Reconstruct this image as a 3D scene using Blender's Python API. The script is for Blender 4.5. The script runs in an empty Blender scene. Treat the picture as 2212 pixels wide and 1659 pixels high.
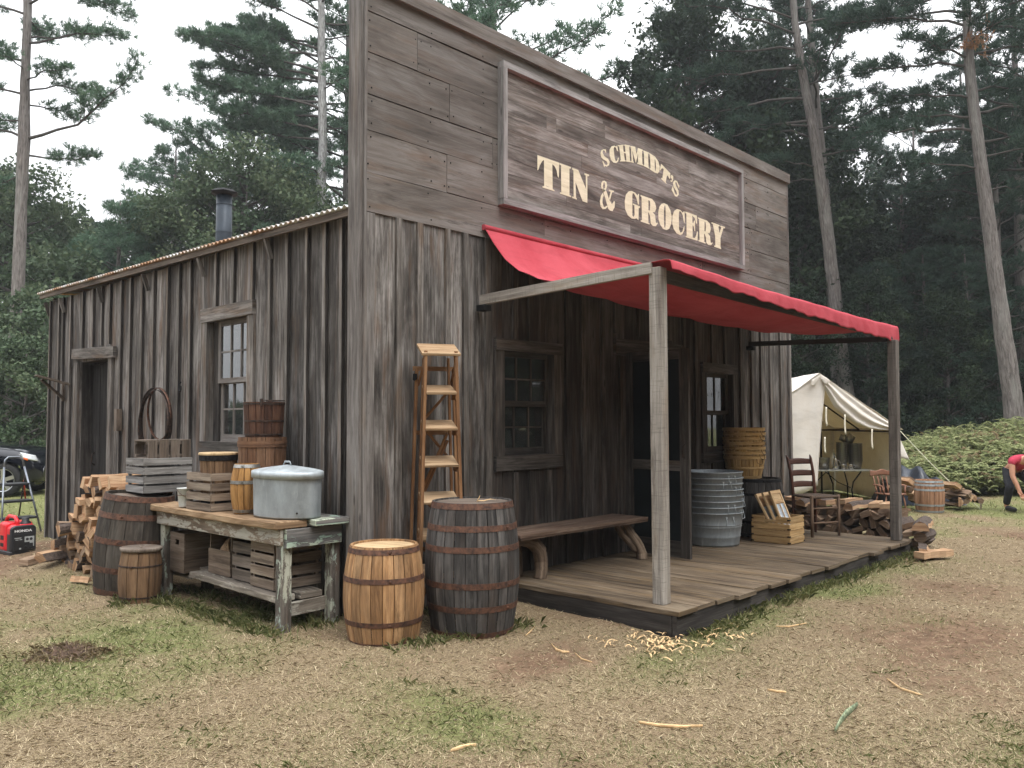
import bpy, bmesh, math, random
import numpy as np
from mathutils import Vector, Matrix, Euler
from mathutils.geometry import tessellate_polygon

random.seed(11)
RNG = np.random.default_rng(11)
PI = math.pi
scene = bpy.context.scene
COL = scene.collection

# ------------------------------------------------------------------ camera
yaw, pitch, roll = 0.817, 0.0462, -0.003
fwd = Vector((math.sin(yaw) * math.cos(pitch), math.cos(yaw) * math.cos(pitch), math.sin(pitch)))
rgt = Vector((math.cos(yaw), -math.sin(yaw), 0))
upv = rgt.cross(fwd)
r2 = rgt * math.cos(roll) + upv * math.sin(roll)
u2 = -rgt * math.sin(roll) + upv * math.cos(roll)
cam_d = bpy.data.cameras.new('camera')
cam = bpy.data.objects.new('camera', cam_d)
COL.objects.link(cam)
m = Matrix((r2, u2, -fwd)).transposed().to_4x4()
m.translation = Vector((-3.699, -5.122, 1.5))
cam.matrix_world = m
cam_d.sensor_width = 36
cam_d.lens = 36 * 1790.5 / 2212
cam_d.clip_start = 0.05
cam_d.clip_end = 600
scene.camera = cam
RX, RY = rgt.x, rgt.y            # horizontal right of the view
FX, FY = math.sin(yaw), math.cos(yaw)

# ------------------------------------------------------------------ sky and sun (overcast)
SUN_EL, SUN_AZ = math.radians(62), math.radians(190)     # azimuth measured from +Y towards +X
world = bpy.data.worlds.new('World')
scene.world = world
world.use_nodes = True
wn, wl = world.node_tree.nodes, world.node_tree.links
wn.clear()
w_out = wn.new('ShaderNodeOutputWorld')
w_bg = wn.new('ShaderNodeBackground')
w_sky = wn.new('ShaderNodeTexSky')
w_sky.sky_type = 'NISHITA'
w_sky.sun_disc = False
w_sky.sun_elevation = SUN_EL
w_sky.sun_rotation = SUN_AZ
w_sky.dust_density = 4
w_hs = wn.new('ShaderNodeHueSaturation')
w_hs.inputs['Saturation'].default_value = 0.25
w_mix = wn.new('ShaderNodeMix')
w_mix.data_type = 'RGBA'
w_mix.inputs['Factor'].default_value = 0.82
w_mix.inputs['B'].default_value = (22.2, 22.6, 23.2, 1)    # cloud cover: brightest overhead, a third of that at the horizon
w_tc = wn.new('ShaderNodeTexCoord')
w_sep = wn.new('ShaderNodeSeparateXYZ')
w_ov = wn.new('ShaderNodeMapRange')
w_ov.inputs['From Min'].default_value = 0.0
w_ov.inputs['From Max'].default_value = 1.0
w_ov.inputs['To Min'].default_value = 0.018
w_ov.inputs['To Max'].default_value = 0.1
wl.new(w_tc.outputs['Generated'], w_sep.inputs[0])
wl.new(w_sep.outputs['Z'], w_ov.inputs['Value'])
wl.new(w_ov.outputs[0], w_bg.inputs['Strength'])
w_bg.inputs['Strength'].default_value = 0.1
wl.new(w_sky.outputs[0], w_hs.inputs['Color'])
wl.new(w_hs.outputs[0], w_mix.inputs['A'])
wl.new(w_mix.outputs['Result'], w_bg.inputs['Color'])
wl.new(w_bg.outputs[0], w_out.inputs['Surface'])
sun_d = bpy.data.lights.new('sun', 'SUN')
sun_d.energy = 1.0
sun_d.angle = math.radians(25)
sun_d.color = (1.0, 0.96, 0.9)
sun = bpy.data.objects.new('sun', sun_d)
COL.objects.link(sun)
sdir = Vector((math.sin(SUN_AZ) * math.cos(SUN_EL), math.cos(SUN_AZ) * math.cos(SUN_EL), math.sin(SUN_EL)))
sun.rotation_euler = sdir.to_track_quat('Z', 'Y').to_euler()
scene.view_settings.view_transform = 'Standard'
scene.view_settings.look = 'None'
scene.view_settings.exposure = 1.0
scene.view_settings.gamma = 1
scene.cycles.max_bounces = 6
scene.cycles.diffuse_bounces = 3
scene.cycles.transparent_max_bounces = 8

# ------------------------------------------------------------------ material helpers
MATS = {}


class NT:
    def __init__(s, name):
        s.m = bpy.data.materials.new(name)
        s.m.use_nodes = True
        s.n = s.m.node_tree.nodes
        s.l = s.m.node_tree.links
        s.n.clear()
        s.out = s.n.new('ShaderNodeOutputMaterial')
        s.b = s.n.new('ShaderNodeBsdfPrincipled')
        s.l.new(s.b.outputs[0], s.out.inputs['Surface'])
        MATS[name] = s.m

    def new(s, t, **k):
        n = s.n.new(t)
        for a, v in k.items():
            setattr(n, a, v)
        return n

    def link(s, a, b):
        s.l.new(a, b)

    def coord(s, kind='UV', scale=(1, 1, 1), loc=(0, 0, 0), rot=(0, 0, 0)):
        if kind == 'UV':
            c = s.new('ShaderNodeUVMap').outputs[0]
        else:
            c = s.new('ShaderNodeTexCoord').outputs[kind]
        mp = s.new('ShaderNodeMapping')
        mp.inputs['Scale'].default_value = scale
        mp.inputs['Location'].default_value = loc
        mp.inputs['Rotation'].default_value = rot
        s.link(c, mp.inputs['Vector'])
        return mp.outputs[0]

    def noise(s, vec, scale=1, detail=4, rough=0.6, dist=0.0):
        n = s.new('ShaderNodeTexNoise')
        n.inputs['Scale'].default_value = scale
        n.inputs['Detail'].default_value = detail
        n.inputs['Roughness'].default_value = rough
        n.inputs['Distortion'].default_value = dist
        s.link(vec, n.inputs['Vector'])
        return n.outputs['Fac']

    def ramp(s, fac, stops):
        n = s.new('ShaderNodeValToRGB')
        e = n.color_ramp.elements
        while len(e) < len(stops):
            e.new(0.5)
        for i, (p, c) in enumerate(stops):
            e[i].position = p
            e[i].color = (c[0], c[1], c[2], 1) if not isinstance(c, (int, float)) else (c, c, c, 1)
        s.link(fac, n.inputs[0])
        return n.outputs[0]

    def mix(s, fac, a, b, mode='MIX'):
        n = s.new('ShaderNodeMix', data_type='RGBA', blend_type=mode)
        for key, v in (('Factor', fac), ('A', a), ('B', b)):
            i = n.inputs[key] if key != 'Factor' else n.inputs[0]
            if hasattr(v, 'is_linked') or hasattr(v, 'links'):
                s.link(v, i)
            elif isinstance(v, (int, float)):
                i.default_value = v if key == 'Factor' else (v, v, v, 1)
            else:
                i.default_value = (v[0], v[1], v[2], 1)
        return n.outputs['Result']

    def math(s, op, a, b=0.0):
        n = s.new('ShaderNodeMath', operation=op)
        for i, v in enumerate((a, b)):
            if isinstance(v, (int, float)):
                n.inputs[i].default_value = v
            else:
                s.link(v, n.inputs[i])
        return n.outputs[0]

    def attr(s, name='rnd'):
        n = s.new('ShaderNodeAttribute', attribute_name=name)
        return n.outputs['Fac']

    def bump(s, h, strength=0.4, dist=0.01):
        n = s.new('ShaderNodeBump')
        n.inputs['Strength'].default_value = strength
        n.inputs['Distance'].default_value = dist
        s.link(h, n.inputs['Height'])
        s.link(n.outputs[0], s.b.inputs['Normal'])

    def set(s, **k):
        for a, v in k.items():
            a = a.replace('_', ' ')
            i = s.b.inputs[a]
            if isinstance(v, (int, float)):
                i.default_value = v
            elif isinstance(v, (tuple, list)):
                i.default_value = tuple(v) + (1,) if len(v) == 3 else v
            else:
                s.link(v, i)
        return s


def mul(c, k):
    return tuple(x * k for x in c)


def wood(name, dark, mid, light, tint=None, tint_amt=0.35, var=0.5, streak=0.35, rough=0.85, gs=1.0, paint=None, paint_at=0.5, saw=False, bump=0.5, gw=0.55, lines=0.35):
    """weathered wood: grain runs along u of the UV map (metres), each board has its own rnd"""
    t = NT(name)
    g = t.noise(t.coord('UV', (1.6 * gs, 34 * gs, 1)), 1, 7, 0.7, 0.6)
    fine = t.noise(t.coord('UV', (5 * gs, 130 * gs, 1)), 1, 3, 0.6)
    big = t.noise(t.coord('UV', (0.9, 4.2, 1)), 1, 5, 0.62, 0.8)
    gg = t.math('ADD', t.math('MULTIPLY', g, gw), t.math('MULTIPLY', big, 1 - gw))
    c = t.ramp(gg, [(0.36, dark), (0.49, mid), (0.63, light)])
    if tint:
        tn = t.noise(t.coord('UV', (1.3, 9, 1), (7, 3, 0)), 1, 4, 0.6)
        c = t.mix(t.math('MULTIPLY', t.ramp(tn, [(0.52, 0), (0.68, 1)]), tint_amt), c, tint)
    if streak:
        sn = t.noise(t.coord('UV', (2.2, 26, 1), (3, 11, 0)), 1, 6, 0.72)
        s2 = t.noise(t.coord('UV', (0.8, 2.0, 1), (13, 1, 0)), 1, 3, 0.6)
        f = t.math('MULTIPLY', t.ramp(sn, [(0.48, 0), (0.66, 1)]), t.ramp(s2, [(0.42, 0), (0.62, 1)]))
        c = t.mix(t.math('MULTIPLY', f, streak), c, mul(light, 1.45))
        dn = t.noise(t.coord('UV', (1.5, 12, 1), (23, 5, 0)), 1, 6, 0.72)
        c = t.mix(t.math('MULTIPLY', t.ramp(dn, [(0.56, 0), (0.66, 1)]), 0.6), c, mul(dark, 0.55))
    if paint:
        pn = t.noise(t.coord('UV', (6, 16, 1), (1, 2, 0)), 1, 8, 0.75, 0.4)
        p2 = t.noise(t.coord('UV', (1.3, 3, 1), (9, 4, 0)), 1, 3, 0.5)
        pf = t.ramp(t.math('ADD', t.math('MULTIPLY', pn, 0.65), t.math('MULTIPLY', p2, 0.45)), [(paint_at, 0), (paint_at + 0.025, 1)])
        pc = t.mix(t.ramp(p2, [(0.42, 0), (0.55, 1)]), paint[0], paint[1])
        c = t.mix(pf, c, pc)
    if saw:
        sw = t.noise(t.coord('UV', (95, 5, 1)), 1, 3, 0.6)
        c = t.mix(t.math('MULTIPLY', t.ramp(sw, [(0.56, 0), (0.66, 1)]), 0.45), c, mul(dark, 0.8))
    fl = t.noise(t.coord('UV', (3.0, 90 * gs, 1), (5, 9, 0)), 1, 6, 0.75, 0.3)
    c = t.mix(t.math('MULTIPLY', t.ramp(fl, [(0.50, 0), (0.60, 1)]), lines), c, mul(dark, 0.7))
    kn = t.new('ShaderNodeTexVoronoi')
    kn.inputs['Scale'].default_value = 1.0
    t.link(t.coord('UV', (1.5, 5.5, 1), (3, 3, 0)), kn.inputs['Vector'])
    c = t.mix(t.math('MULTIPLY', t.ramp(kn.outputs['Distance'], [(0.035, 1), (0.085, 0)]), 0.75), c, mul(dark, 0.6))
    r = t.attr()
    k = t.math('ADD', t.math('MULTIPLY', r, var), 1 - var / 2)
    c = t.mix(1.0, c, k, 'MULTIPLY')
    t.set(Base_Color=c, Roughness=rough)
    t.b.inputs['Specular IOR Level'].default_value = 0.25
    t.bump(t.math('ADD', t.math('MULTIPLY', g, 0.6), t.math('MULTIPLY', fine, 0.4)), bump, 0.006)
    return t.m


def simple(name, col, rough=0.7, metal=0.0, var=0.15, ns=12, spec=0.4, bump=0.0, kind='Object', col2=None):
    t = NT(name)
    n = t.noise(t.coord(kind, (ns,) * 3), 1, 5, 0.65)
    c = t.mix(t.ramp(n, [(0.35, 0), (0.65, 1)]), mul(col, 1 - var), col2 or mul(col, 1 + var))
    t.set(Base_Color=c, Roughness=rough, Metallic=metal)
    t.b.inputs['Specular IOR Level'].default_value = spec
    if bump:
        t.bump(n, bump, 0.01)
    return t.m


wood('siding', (0.023, 0.020, 0.018), (0.094, 0.084, 0.076), (0.29, 0.272, 0.257), tint=(0.125, 0.073, 0.043), tint_amt=0.6, var=0.7, streak=0.5, gw=0.42)
wood('batten_wood', (0.035, 0.03, 0.026), (0.115, 0.102, 0.091), (0.27, 0.25, 0.232), tint=(0.14, 0.08, 0.04), tint_amt=0.5, var=0.6, streak=0.4)
wood('porch_shade_siding', (0.016, 0.013, 0.011), (0.046, 0.038, 0.033), (0.12, 0.108, 0.098), tint=(0.075, 0.043, 0.025), tint_amt=0.5, var=0.7, streak=0.3, gw=0.42)  # darker siding copy, porch shade mixed into its colour
wood('porch_shade_batten', (0.02, 0.017, 0.015), (0.055, 0.047, 0.041), (0.14, 0.125, 0.112), tint=(0.08, 0.045, 0.025), tint_amt=0.5, var=0.6, streak=0.3)  # batten copy darkened to carry the shade under the awning
wood('facade_wood', (0.082, 0.070, 0.061), (0.142, 0.124, 0.110), (0.215, 0.199, 0.187), lines=0.22, tint=(0.14, 0.094, 0.066), tint_amt=0.55, var=0.42, streak=0.22, gs=0.7, gw=0.3)
wood('sign_wood', (0.056, 0.047, 0.041), (0.142, 0.123, 0.109), (0.30, 0.278, 0.262), tint=(0.12, 0.075, 0.05), tint_amt=0.5, var=0.35, streak=0.6, gs=0.6, gw=0.3)
wood('trim_wood', (0.07, 0.06, 0.055), (0.15, 0.135, 0.125), (0.25, 0.235, 0.22), tint=(0.13, 0.08, 0.045), tint_amt=0.35, var=0.35, streak=0.2)
wood('sign_frame_wood', (0.13, 0.12, 0.115), (0.24, 0.228, 0.22), (0.36, 0.35, 0.345), var=0.25, streak=0.3)
wood('deck_wood', (0.028, 0.020, 0.014), (0.115, 0.083, 0.054), (0.23, 0.18, 0.125), tint=(0.16, 0.105, 0.05), tint_amt=0.7, var=0.4, streak=0.3)
wood('dark_beam', (0.015, 0.013, 0.012), (0.038, 0.033, 0.030), (0.08, 0.072, 0.065), var=0.4, streak=0.2)
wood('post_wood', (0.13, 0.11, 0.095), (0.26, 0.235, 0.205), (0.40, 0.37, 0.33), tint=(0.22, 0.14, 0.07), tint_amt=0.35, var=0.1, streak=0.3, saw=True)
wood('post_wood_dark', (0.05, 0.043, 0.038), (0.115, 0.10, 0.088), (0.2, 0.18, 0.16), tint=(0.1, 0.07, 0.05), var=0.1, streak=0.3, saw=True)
wood('dark_barrel', (0.014, 0.013, 0.0125), (0.040, 0.037, 0.035), (0.12, 0.112, 0.105), tint=(0.08, 0.055, 0.04), var=0.7, streak=0.45)
wood('light_barrel', (0.10, 0.05, 0.022), (0.30, 0.165, 0.075), (0.50, 0.31, 0.16), tint=(0.12, 0.08, 0.05), tint_amt=0.6, var=0.5, streak=0.3)
wood('pale_barrel', (0.16, 0.08, 0.045), (0.30, 0.165, 0.095), (0.42, 0.25, 0.16), var=0.3, streak=0.2)
wood('barrel_head', (0.25, 0.16, 0.08), (0.48, 0.34, 0.19), (0.62, 0.46, 0.28), var=0.2, streak=0.2)
wood('keg_wood', (0.06, 0.032, 0.016), (0.15, 0.088, 0.048), (0.24, 0.15, 0.085), tint=(0.06, 0.045, 0.03), var=0.35, streak=0.2)
wood('keg_orange', (0.15, 0.07, 0.022), (0.36, 0.19, 0.065), (0.48, 0.28, 0.11), tint=(0.14, 0.08, 0.04), var=0.35, streak=0.1)
wood('red_bucket', (0.025, 0.012, 0.008), (0.07, 0.032, 0.02), (0.135, 0.07, 0.042), tint=(0.05, 0.035, 0.028), var=0.45, streak=0.15)
wood('tub_wood', (0.055, 0.027, 0.015), (0.14, 0.072, 0.04), (0.25, 0.145, 0.085), tint=(0.09, 0.06, 0.04), var=0.4, streak=0.15)
wood('vat_wood', (0.018, 0.015, 0.012), (0.045, 0.038, 0.031), (0.10, 0.088, 0.074), tint=(0.055, 0.034, 0.022), var=0.35, streak=0.2)
wood('grey_crate', (0.08, 0.074, 0.07), (0.185, 0.176, 0.168), (0.36, 0.348, 0.335), var=0.5, streak=0.4)
wood('brown_crate', (0.08, 0.058, 0.042), (0.19, 0.145, 0.11), (0.33, 0.27, 0.21), tint=(0.13, 0.08, 0.045), var=0.45, streak=0.3)
wood('dull_crate', (0.05, 0.038, 0.03), (0.125, 0.10, 0.08), (0.22, 0.18, 0.15), tint=(0.12, 0.07, 0.04), var=0.45, streak=0.3)
wood('box_wood', (0.07, 0.048, 0.034), (0.155, 0.115, 0.085), (0.23, 0.18, 0.14), tint=(0.1, 0.06, 0.035), var=0.25, streak=0.1)
wood('yellow_crate', (0.16, 0.09, 0.035), (0.42, 0.27, 0.12), (0.6, 0.43, 0.23), tint=(0.2, 0.12, 0.05), tint_amt=0.5, var=0.4, streak=0.2)
wood('board_pine', (0.3, 0.17, 0.08), (0.55, 0.37, 0.2), (0.68, 0.5, 0.3), var=0.25, streak=0.1)
wood('ladder_wood', (0.10, 0.045, 0.02), (0.21, 0.105, 0.047), (0.34, 0.195, 0.10), tint=(0.2, 0.1, 0.045), var=0.35, streak=0.15)
wood('ladder_step', (0.2, 0.12, 0.06), (0.34, 0.225, 0.13), (0.48, 0.35, 0.22), var=0.2, streak=0.2)
wood('bench_wood', (0.05, 0.03, 0.022), (0.13, 0.085, 0.06), (0.24, 0.175, 0.13), tint=(0.14, 0.08, 0.045), var=0.3, streak=0.3)
wood('chair_wood', (0.045, 0.018, 0.012), (0.10, 0.042, 0.028), (0.19, 0.09, 0.06), var=0.3, streak=0.1, rough=0.55)
wood('chair_leg_wood', (0.06, 0.036, 0.024), (0.14, 0.09, 0.06), (0.23, 0.16, 0.11), var=0.3, streak=0.2)
wood('rocker_wood', (0.12, 0.05, 0.03), (0.22, 0.105, 0.066), (0.34, 0.19, 0.13), var=0.3, streak=0.1, rough=0.5)
wood('table_plank', (0.09, 0.05, 0.026), (0.24, 0.155, 0.088), (0.40, 0.29, 0.18), tint=(0.17, 0.1, 0.05), var=0.25, streak=0.3, bump=0.9)
wood('table_white', (0.09, 0.065, 0.045), (0.2, 0.15, 0.11), (0.32, 0.26, 0.2), var=0.2, streak=0.2, paint=((0.46, 0.43, 0.36), (0.40, 0.38, 0.33)), paint_at=0.545)
wood('table_teal', (0.06, 0.055, 0.05), (0.13, 0.125, 0.12), (0.24, 0.22, 0.2), var=0.2, streak=0.2, paint=((0.27, 0.42, 0.34), (0.42, 0.46, 0.36)), paint_at=0.555)
wood('table_leg', (0.045, 0.035, 0.028), (0.11, 0.095, 0.08), (0.2, 0.18, 0.155), tint=(0.14, 0.06, 0.03), var=0.2, streak=0.2, paint=((0.34, 0.42, 0.36), (0.42, 0.42, 0.34)), paint_at=0.55)
wood('shelf_wood', (0.06, 0.05, 0.04), (0.16, 0.135, 0.11), (0.28, 0.245, 0.2), var=0.3, streak=0.3, paint=((0.4, 0.38, 0.31), (0.36, 0.34, 0.29)), paint_at=0.6)
wood('basket_wood', (0.22, 0.125, 0.045), (0.42, 0.27, 0.11), (0.58, 0.41, 0.2), tint=(0.2, 0.12, 0.05), tint_amt=0.4, var=0.5, streak=0.2)
wood('split_wood', (0.16, 0.085, 0.045), (0.34, 0.205, 0.115), (0.52, 0.37, 0.235), tint=(0.3, 0.15, 0.08), tint_amt=0.5, var=0.55, streak=0.3, bump=0.9)
wood('split_wood_dull', (0.09, 0.055, 0.035), (0.2, 0.135, 0.09), (0.34, 0.25, 0.17), tint=(0.16, 0.09, 0.05), tint_amt=0.5, var=0.5, streak=0.3, bump=0.9)
wood('branch_wood', (0.045, 0.03, 0.021), (0.12, 0.082, 0.056), (0.27, 0.20, 0.14), var=0.1, streak=0.3, gs=1.6, bump=1.0)
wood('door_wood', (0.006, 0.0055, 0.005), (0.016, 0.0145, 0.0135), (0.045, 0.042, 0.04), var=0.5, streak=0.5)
simple('log_bark', (0.075, 0.055, 0.045), 0.95, var=0.5, ns=40, bump=0.8)
simple('rust_hoop', (0.075, 0.045, 0.036), 0.7, 0.35, var=0.4, ns=30, bump=0.2, col2=(0.15, 0.072, 0.045))
simple('grey_hoop', (0.33, 0.36, 0.37), 0.5, 0.5, var=0.15, ns=20)
simple('old_iron', (0.035, 0.032, 0.03), 0.6, 0.5, var=0.4, ns=30, col2=(0.08, 0.05, 0.038))
simple('black_iron', (0.012, 0.012, 0.013), 0.75, 0.0, var=0.3, spec=0.15)
simple('ribbed_plate', (0.62, 0.68, 0.74), 0.35, 0.25, var=0.05)
simple('pewter', (0.30, 0.29, 0.27), 0.38, 0.85, var=0.35, ns=9)
simple('bright_tin', (0.75, 0.75, 0.76), 0.2, 0.95, var=0.1, ns=9)
simple('flue_metal', (0.035, 0.045, 0.058), 0.5, 0.4, var=0.25, ns=6)
simple('white_enamel', (0.55, 0.57, 0.56), 0.4, 0.1, var=0.12, ns=20)
t = NT('letter_paint')
n = t.noise(t.coord('Object', (2.5, 2.5, 26)), 1, 7, 0.7)
n2 = t.noise(t.coord('Object', (9, 9, 60), (4, 2, 1)), 1, 6, 0.75)
c = t.mix(t.ramp(n, [(0.35, 0), (0.65, 1)]), (0.58, 0.53, 0.37), (0.74, 0.69, 0.52))
c = t.mix(t.math('MULTIPLY', t.ramp(n2, [(0.60, 0), (0.68, 1)]), 0.65), c, (0.20, 0.165, 0.13))
t.set(Base_Color=c, Roughness=0.85)
simple('canvas_strap', (0.7, 0.66, 0.55), 0.9, var=0.1)
simple('rope_fibre', (0.5, 0.5, 0.36), 0.9, var=0.2)
simple('dark_mesh', (0.006, 0.009, 0.010), 0.75, var=0.3, ns=3, spec=0.2)
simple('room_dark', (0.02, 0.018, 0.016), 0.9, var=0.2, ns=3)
simple('paper_blind', (0.6, 0.6, 0.57), 0.9, var=0.12, ns=6)
simple('grey_blind', (0.22, 0.25, 0.28), 0.9, var=0.3, ns=5)
simple('stained_blind', (0.22, 0.24, 0.25), 0.9, var=0.8, ns=26, col2=(0.04, 0.04, 0.035))
simple('tarp', (0.02, 0.026, 0.04), 0.35, var=0.4, ns=5, bump=0.5)
simple('wicker', (0.26, 0.17, 0.1), 0.85, var=0.4, ns=90, bump=0.8)
simple('rush_seat', (0.10, 0.07, 0.05), 0.9, var=0.5, ns=70, bump=0.8)
simple('grey_metal', (0.22, 0.24, 0.27), 0.35, 0.7, var=0.1)
simple('black_plastic', (0.022, 0.023, 0.026), 0.45, var=0.2)
simple('red_plastic', (0.62, 0.02, 0.03), 0.35, var=0.08)
simple('grey_panel', (0.35, 0.37, 0.37), 0.5, var=0.1)
simple('white_print', (0.75, 0.75, 0.75), 0.6, var=0.02)
simple('car_paint', (0.006, 0.007, 0.012), 0.08, 0.2, var=0.1, spec=0.8)
simple('car_glass', (0.01, 0.012, 0.014), 0.04, var=0.1, spec=0.8)
simple('tyre_rubber', (0.014, 0.014, 0.014), 0.8, var=0.2)
simple('wheel_alloy', (0.55, 0.56, 0.58), 0.28, 0.9, var=0.05)
simple('lamp_lens', (0.6, 0.62, 0.64), 0.08, 0.3, var=0.1, spec=0.8)
simple('amber_lens', (0.75, 0.14, 0.02), 0.2, var=0.1)
simple('orange_plastic', (0.55, 0.05, 0.01), 0.45, var=0.1)
simple('skin', (0.52, 0.27, 0.18), 0.55, var=0.08, ns=10)
simple('hair', (0.02, 0.013, 0.01), 0.6, var=0.3, ns=60, bump=0.5)
simple('red_shirt', (0.42, 0.035, 0.07), 0.85, var=0.25, ns=9, bump=0.2)
simple('dark_jeans', (0.014, 0.015, 0.02), 0.85, var=0.35, ns=9, bump=0.2)
simple('shoe', (0.012, 0.012, 0.013), 0.6)
simple('eye_dark', (0.01, 0.01, 0.01), 0.3)
simple('lips', (0.4, 0.15, 0.12), 0.5)
simple('folding_top', (0.5, 0.5, 0.47), 0.6, var=0.08)
simple('husk_green', (0.13, 0.21, 0.12), 0.8, var=0.5, ns=60, col2=(0.32, 0.36, 0.22))
simple('shavings', (0.62, 0.42, 0.22), 0.85, var=0.25, ns=30)
simple('clod_dirt', (0.09, 0.058, 0.04), 0.95, var=0.5, ns=30, bump=1.0)


def galv(name, base=(0.34, 0.38, 0.40), rough=0.5):
    t = NT(name)
    v = t.new('ShaderNodeTexVoronoi')
    v.inputs['Scale'].default_value = 26
    t.link(t.coord('Object', (1, 1, 1)), v.inputs['Vector'])
    n = t.noise(t.coord('Object', (5, 5, 1.6)), 1, 6, 0.7)
    n2 = t.noise(t.coord('Object', (16, 16, 2.0), (4, 4, 4)), 1, 5, 0.7)
    c = t.mix(t.ramp(n, [(0.3, 0), (0.7, 1)]), mul(base, 0.62), mul(base, 1.25))
    c = t.mix(t.math('MULTIPLY', v.outputs['Color'], 0.18), c, mul(base, 1.5))
    c = t.mix(t.math('MULTIPLY', t.ramp(n2, [(0.58, 0), (0.70, 1)]), 0.55), c, mul(base, 1.8))
    t.set(Base_Color=c, Metallic=0.55, Roughness=t.ramp(n, [(0.3, rough - 0.1), (0.7, rough + 0.15)]))
    t.bump(n, 0.15, 0.01)
    return t.m


galv('galvanised', (0.33, 0.365, 0.385))
galv('galvanised_pale', (0.42, 0.46, 0.48), 0.55)


def cloth(name, col, col2, transl, tcol, bump=0.5):
    t = NT(name)
    n = t.noise(t.coord('Object', (2, 2, 2)), 1, 6, 0.65, 0.5)
    f = t.noise(t.coord('Object', (160, 160, 160)), 1, 2, 0.5)
    c = t.mix(t.ramp(n, [(0.35, 0), (0.7, 1)]), col, col2)
    st_ = t.noise(t.coord('Object', (0.9, 5, 5), (2, 7, 1)), 1, 6, 0.7, 1.0)
    c = t.mix(t.math('MULTIPLY', t.ramp(st_, [(0.52, 0), (0.66, 1)]), 0.28), c, mul(col, 0.55))
    t.set(Base_Color=c, Roughness=0.9)
    t.b.inputs['Specular IOR Level'].default_value = 0.15
    t.bump(t.math('ADD', n, t.math('MULTIPLY', f, 0.12)), bump, 0.03)
    tr = t.new('ShaderNodeBsdfTranslucent')
    tr.inputs[0].default_value = tcol + (1,)
    mx = t.new('ShaderNodeMixShader')
    mx.inputs[0].default_value = transl
    t.link(t.b.outputs[0], mx.inputs[1])
    t.link(tr.outputs[0], mx.inputs[2])
    t.link(mx.outputs[0], t.out.inputs['Surface'])
    return t.m


cloth('red_canvas', (0.36, 0.045, 0.06), (0.46, 0.08, 0.10), 0.0, (0.5, 0.04, 0.05), 0.35)
cloth('tent_canvas', (0.82, 0.77, 0.71), (0.92, 0.89, 0.85), 0.30, (0.72, 0.62, 0.42), 0.5)


def glass(name, refl=0.16, tint=(0.6, 0.68, 0.7)):
    t = NT(name)
    t.n.remove(t.b)
    gl = t.new('ShaderNodeBsdfGlossy')
    gl.inputs['Roughness'].default_value = 0.03
    n = t.noise(t.coord('Object', (3, 3, 3)), 1, 2, 0.5)
    bp = t.new('ShaderNodeBump')
    bp.inputs['Strength'].default_value = 0.04
    bp.inputs['Distance'].default_value = 0.05
    t.link(n, bp.inputs['Height'])
    t.link(bp.outputs[0], gl.inputs['Normal'])
    df = t.new('ShaderNodeBsdfDiffuse')
    df.inputs[0].default_value = (0.25, 0.26, 0.26, 1)
    tr = t.new('ShaderNodeBsdfTransparent')
    tr.inputs[0].default_value = tint + (1,)
    fr = t.new('ShaderNodeFresnel')
    fr.inputs[0].default_value = 1.5
    m1 = t.new('ShaderNodeMixShader')
    dn = t.noise(t.coord('Object', (9, 9, 9)), 1, 5, 0.7)
    t.link(t.math('MULTIPLY', t.ramp(dn, [(0.4, 0.05), (0.75, 0.5)]), 0.5), m1.inputs[0])
    t.link(tr.outputs[0], m1.inputs[1])
    t.link(df.outputs[0], m1.inputs[2])
    m2 = t.new('ShaderNodeMixShader')
    t.link(t.math('ADD', fr.outputs[0], refl), m2.inputs[0])
    t.link(m1.outputs[0], m2.inputs[1])
    t.link(gl.outputs[0], m2.inputs[2])
    t.link(m2.outputs[0], t.out.inputs['Surface'])
    return t.m


glass('old_glass', 0.10)
glass('bright_glass', 0.26, (0.85, 0.9, 0.95))


def leafmat(name, a, b, c3, transl=0.25):
    t = NT(name)
    r = t.attr()
    n = t.noise(t.coord('Object', (0.7, 0.7, 0.7)), 1, 3, 0.6)
    k = t.math('ADD', t.math('MULTIPLY', r, 0.6), t.math('MULTIPLY', n, 0.4))
    c = t.ramp(k, [(0.2, a), (0.5, b), (0.8, c3)])
    t.set(Base_Color=c, Roughness=0.7)
    t.b.inputs['Specular IOR Level'].default_value = 0.25
    tr = t.new('ShaderNodeBsdfTranslucent')
    t.link(c, tr.inputs[0])
    mx = t.new('ShaderNodeMixShader')
    mx.inputs[0].default_value = transl
    t.link(t.b.outputs[0], mx.inputs[1])
    t.link(tr.outputs[0], mx.inputs[2])
    t.link(mx.outputs[0], t.out.inputs['Surface'])
    return t.m


leafmat('pine_needles', (0.055, 0.110, 0.072), (0.098, 0.172, 0.108), (0.16, 0.235, 0.15))
leafmat('pine_needles_dark', (0.026, 0.05, 0.038), (0.044, 0.080, 0.056), (0.075, 0.12, 0.08))
leafmat('oak_leaves', (0.04, 0.068, 0.036), (0.072, 0.11, 0.058), (0.13, 0.16, 0.085))
leafmat('dark_leaves', (0.012, 0.024, 0.014), (0.022, 0.042, 0.022), (0.048, 0.07, 0.030))
leafmat('dead_needles', (0.25, 0.11, 0.05), (0.35, 0.17, 0.08), (0.42, 0.24, 0.12))
leafmat('fern_leaves', (0.15, 0.18, 0.075), (0.25, 0.28, 0.12), (0.38, 0.38, 0.20), 0.3)
leafmat('fern_dry', (0.12, 0.09, 0.045), (0.20, 0.145, 0.075), (0.28, 0.21, 0.12), 0.3)
leafmat('grass_green', (0.11, 0.135, 0.05), (0.19, 0.215, 0.085), (0.36, 0.34, 0.17), 0.3)
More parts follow.
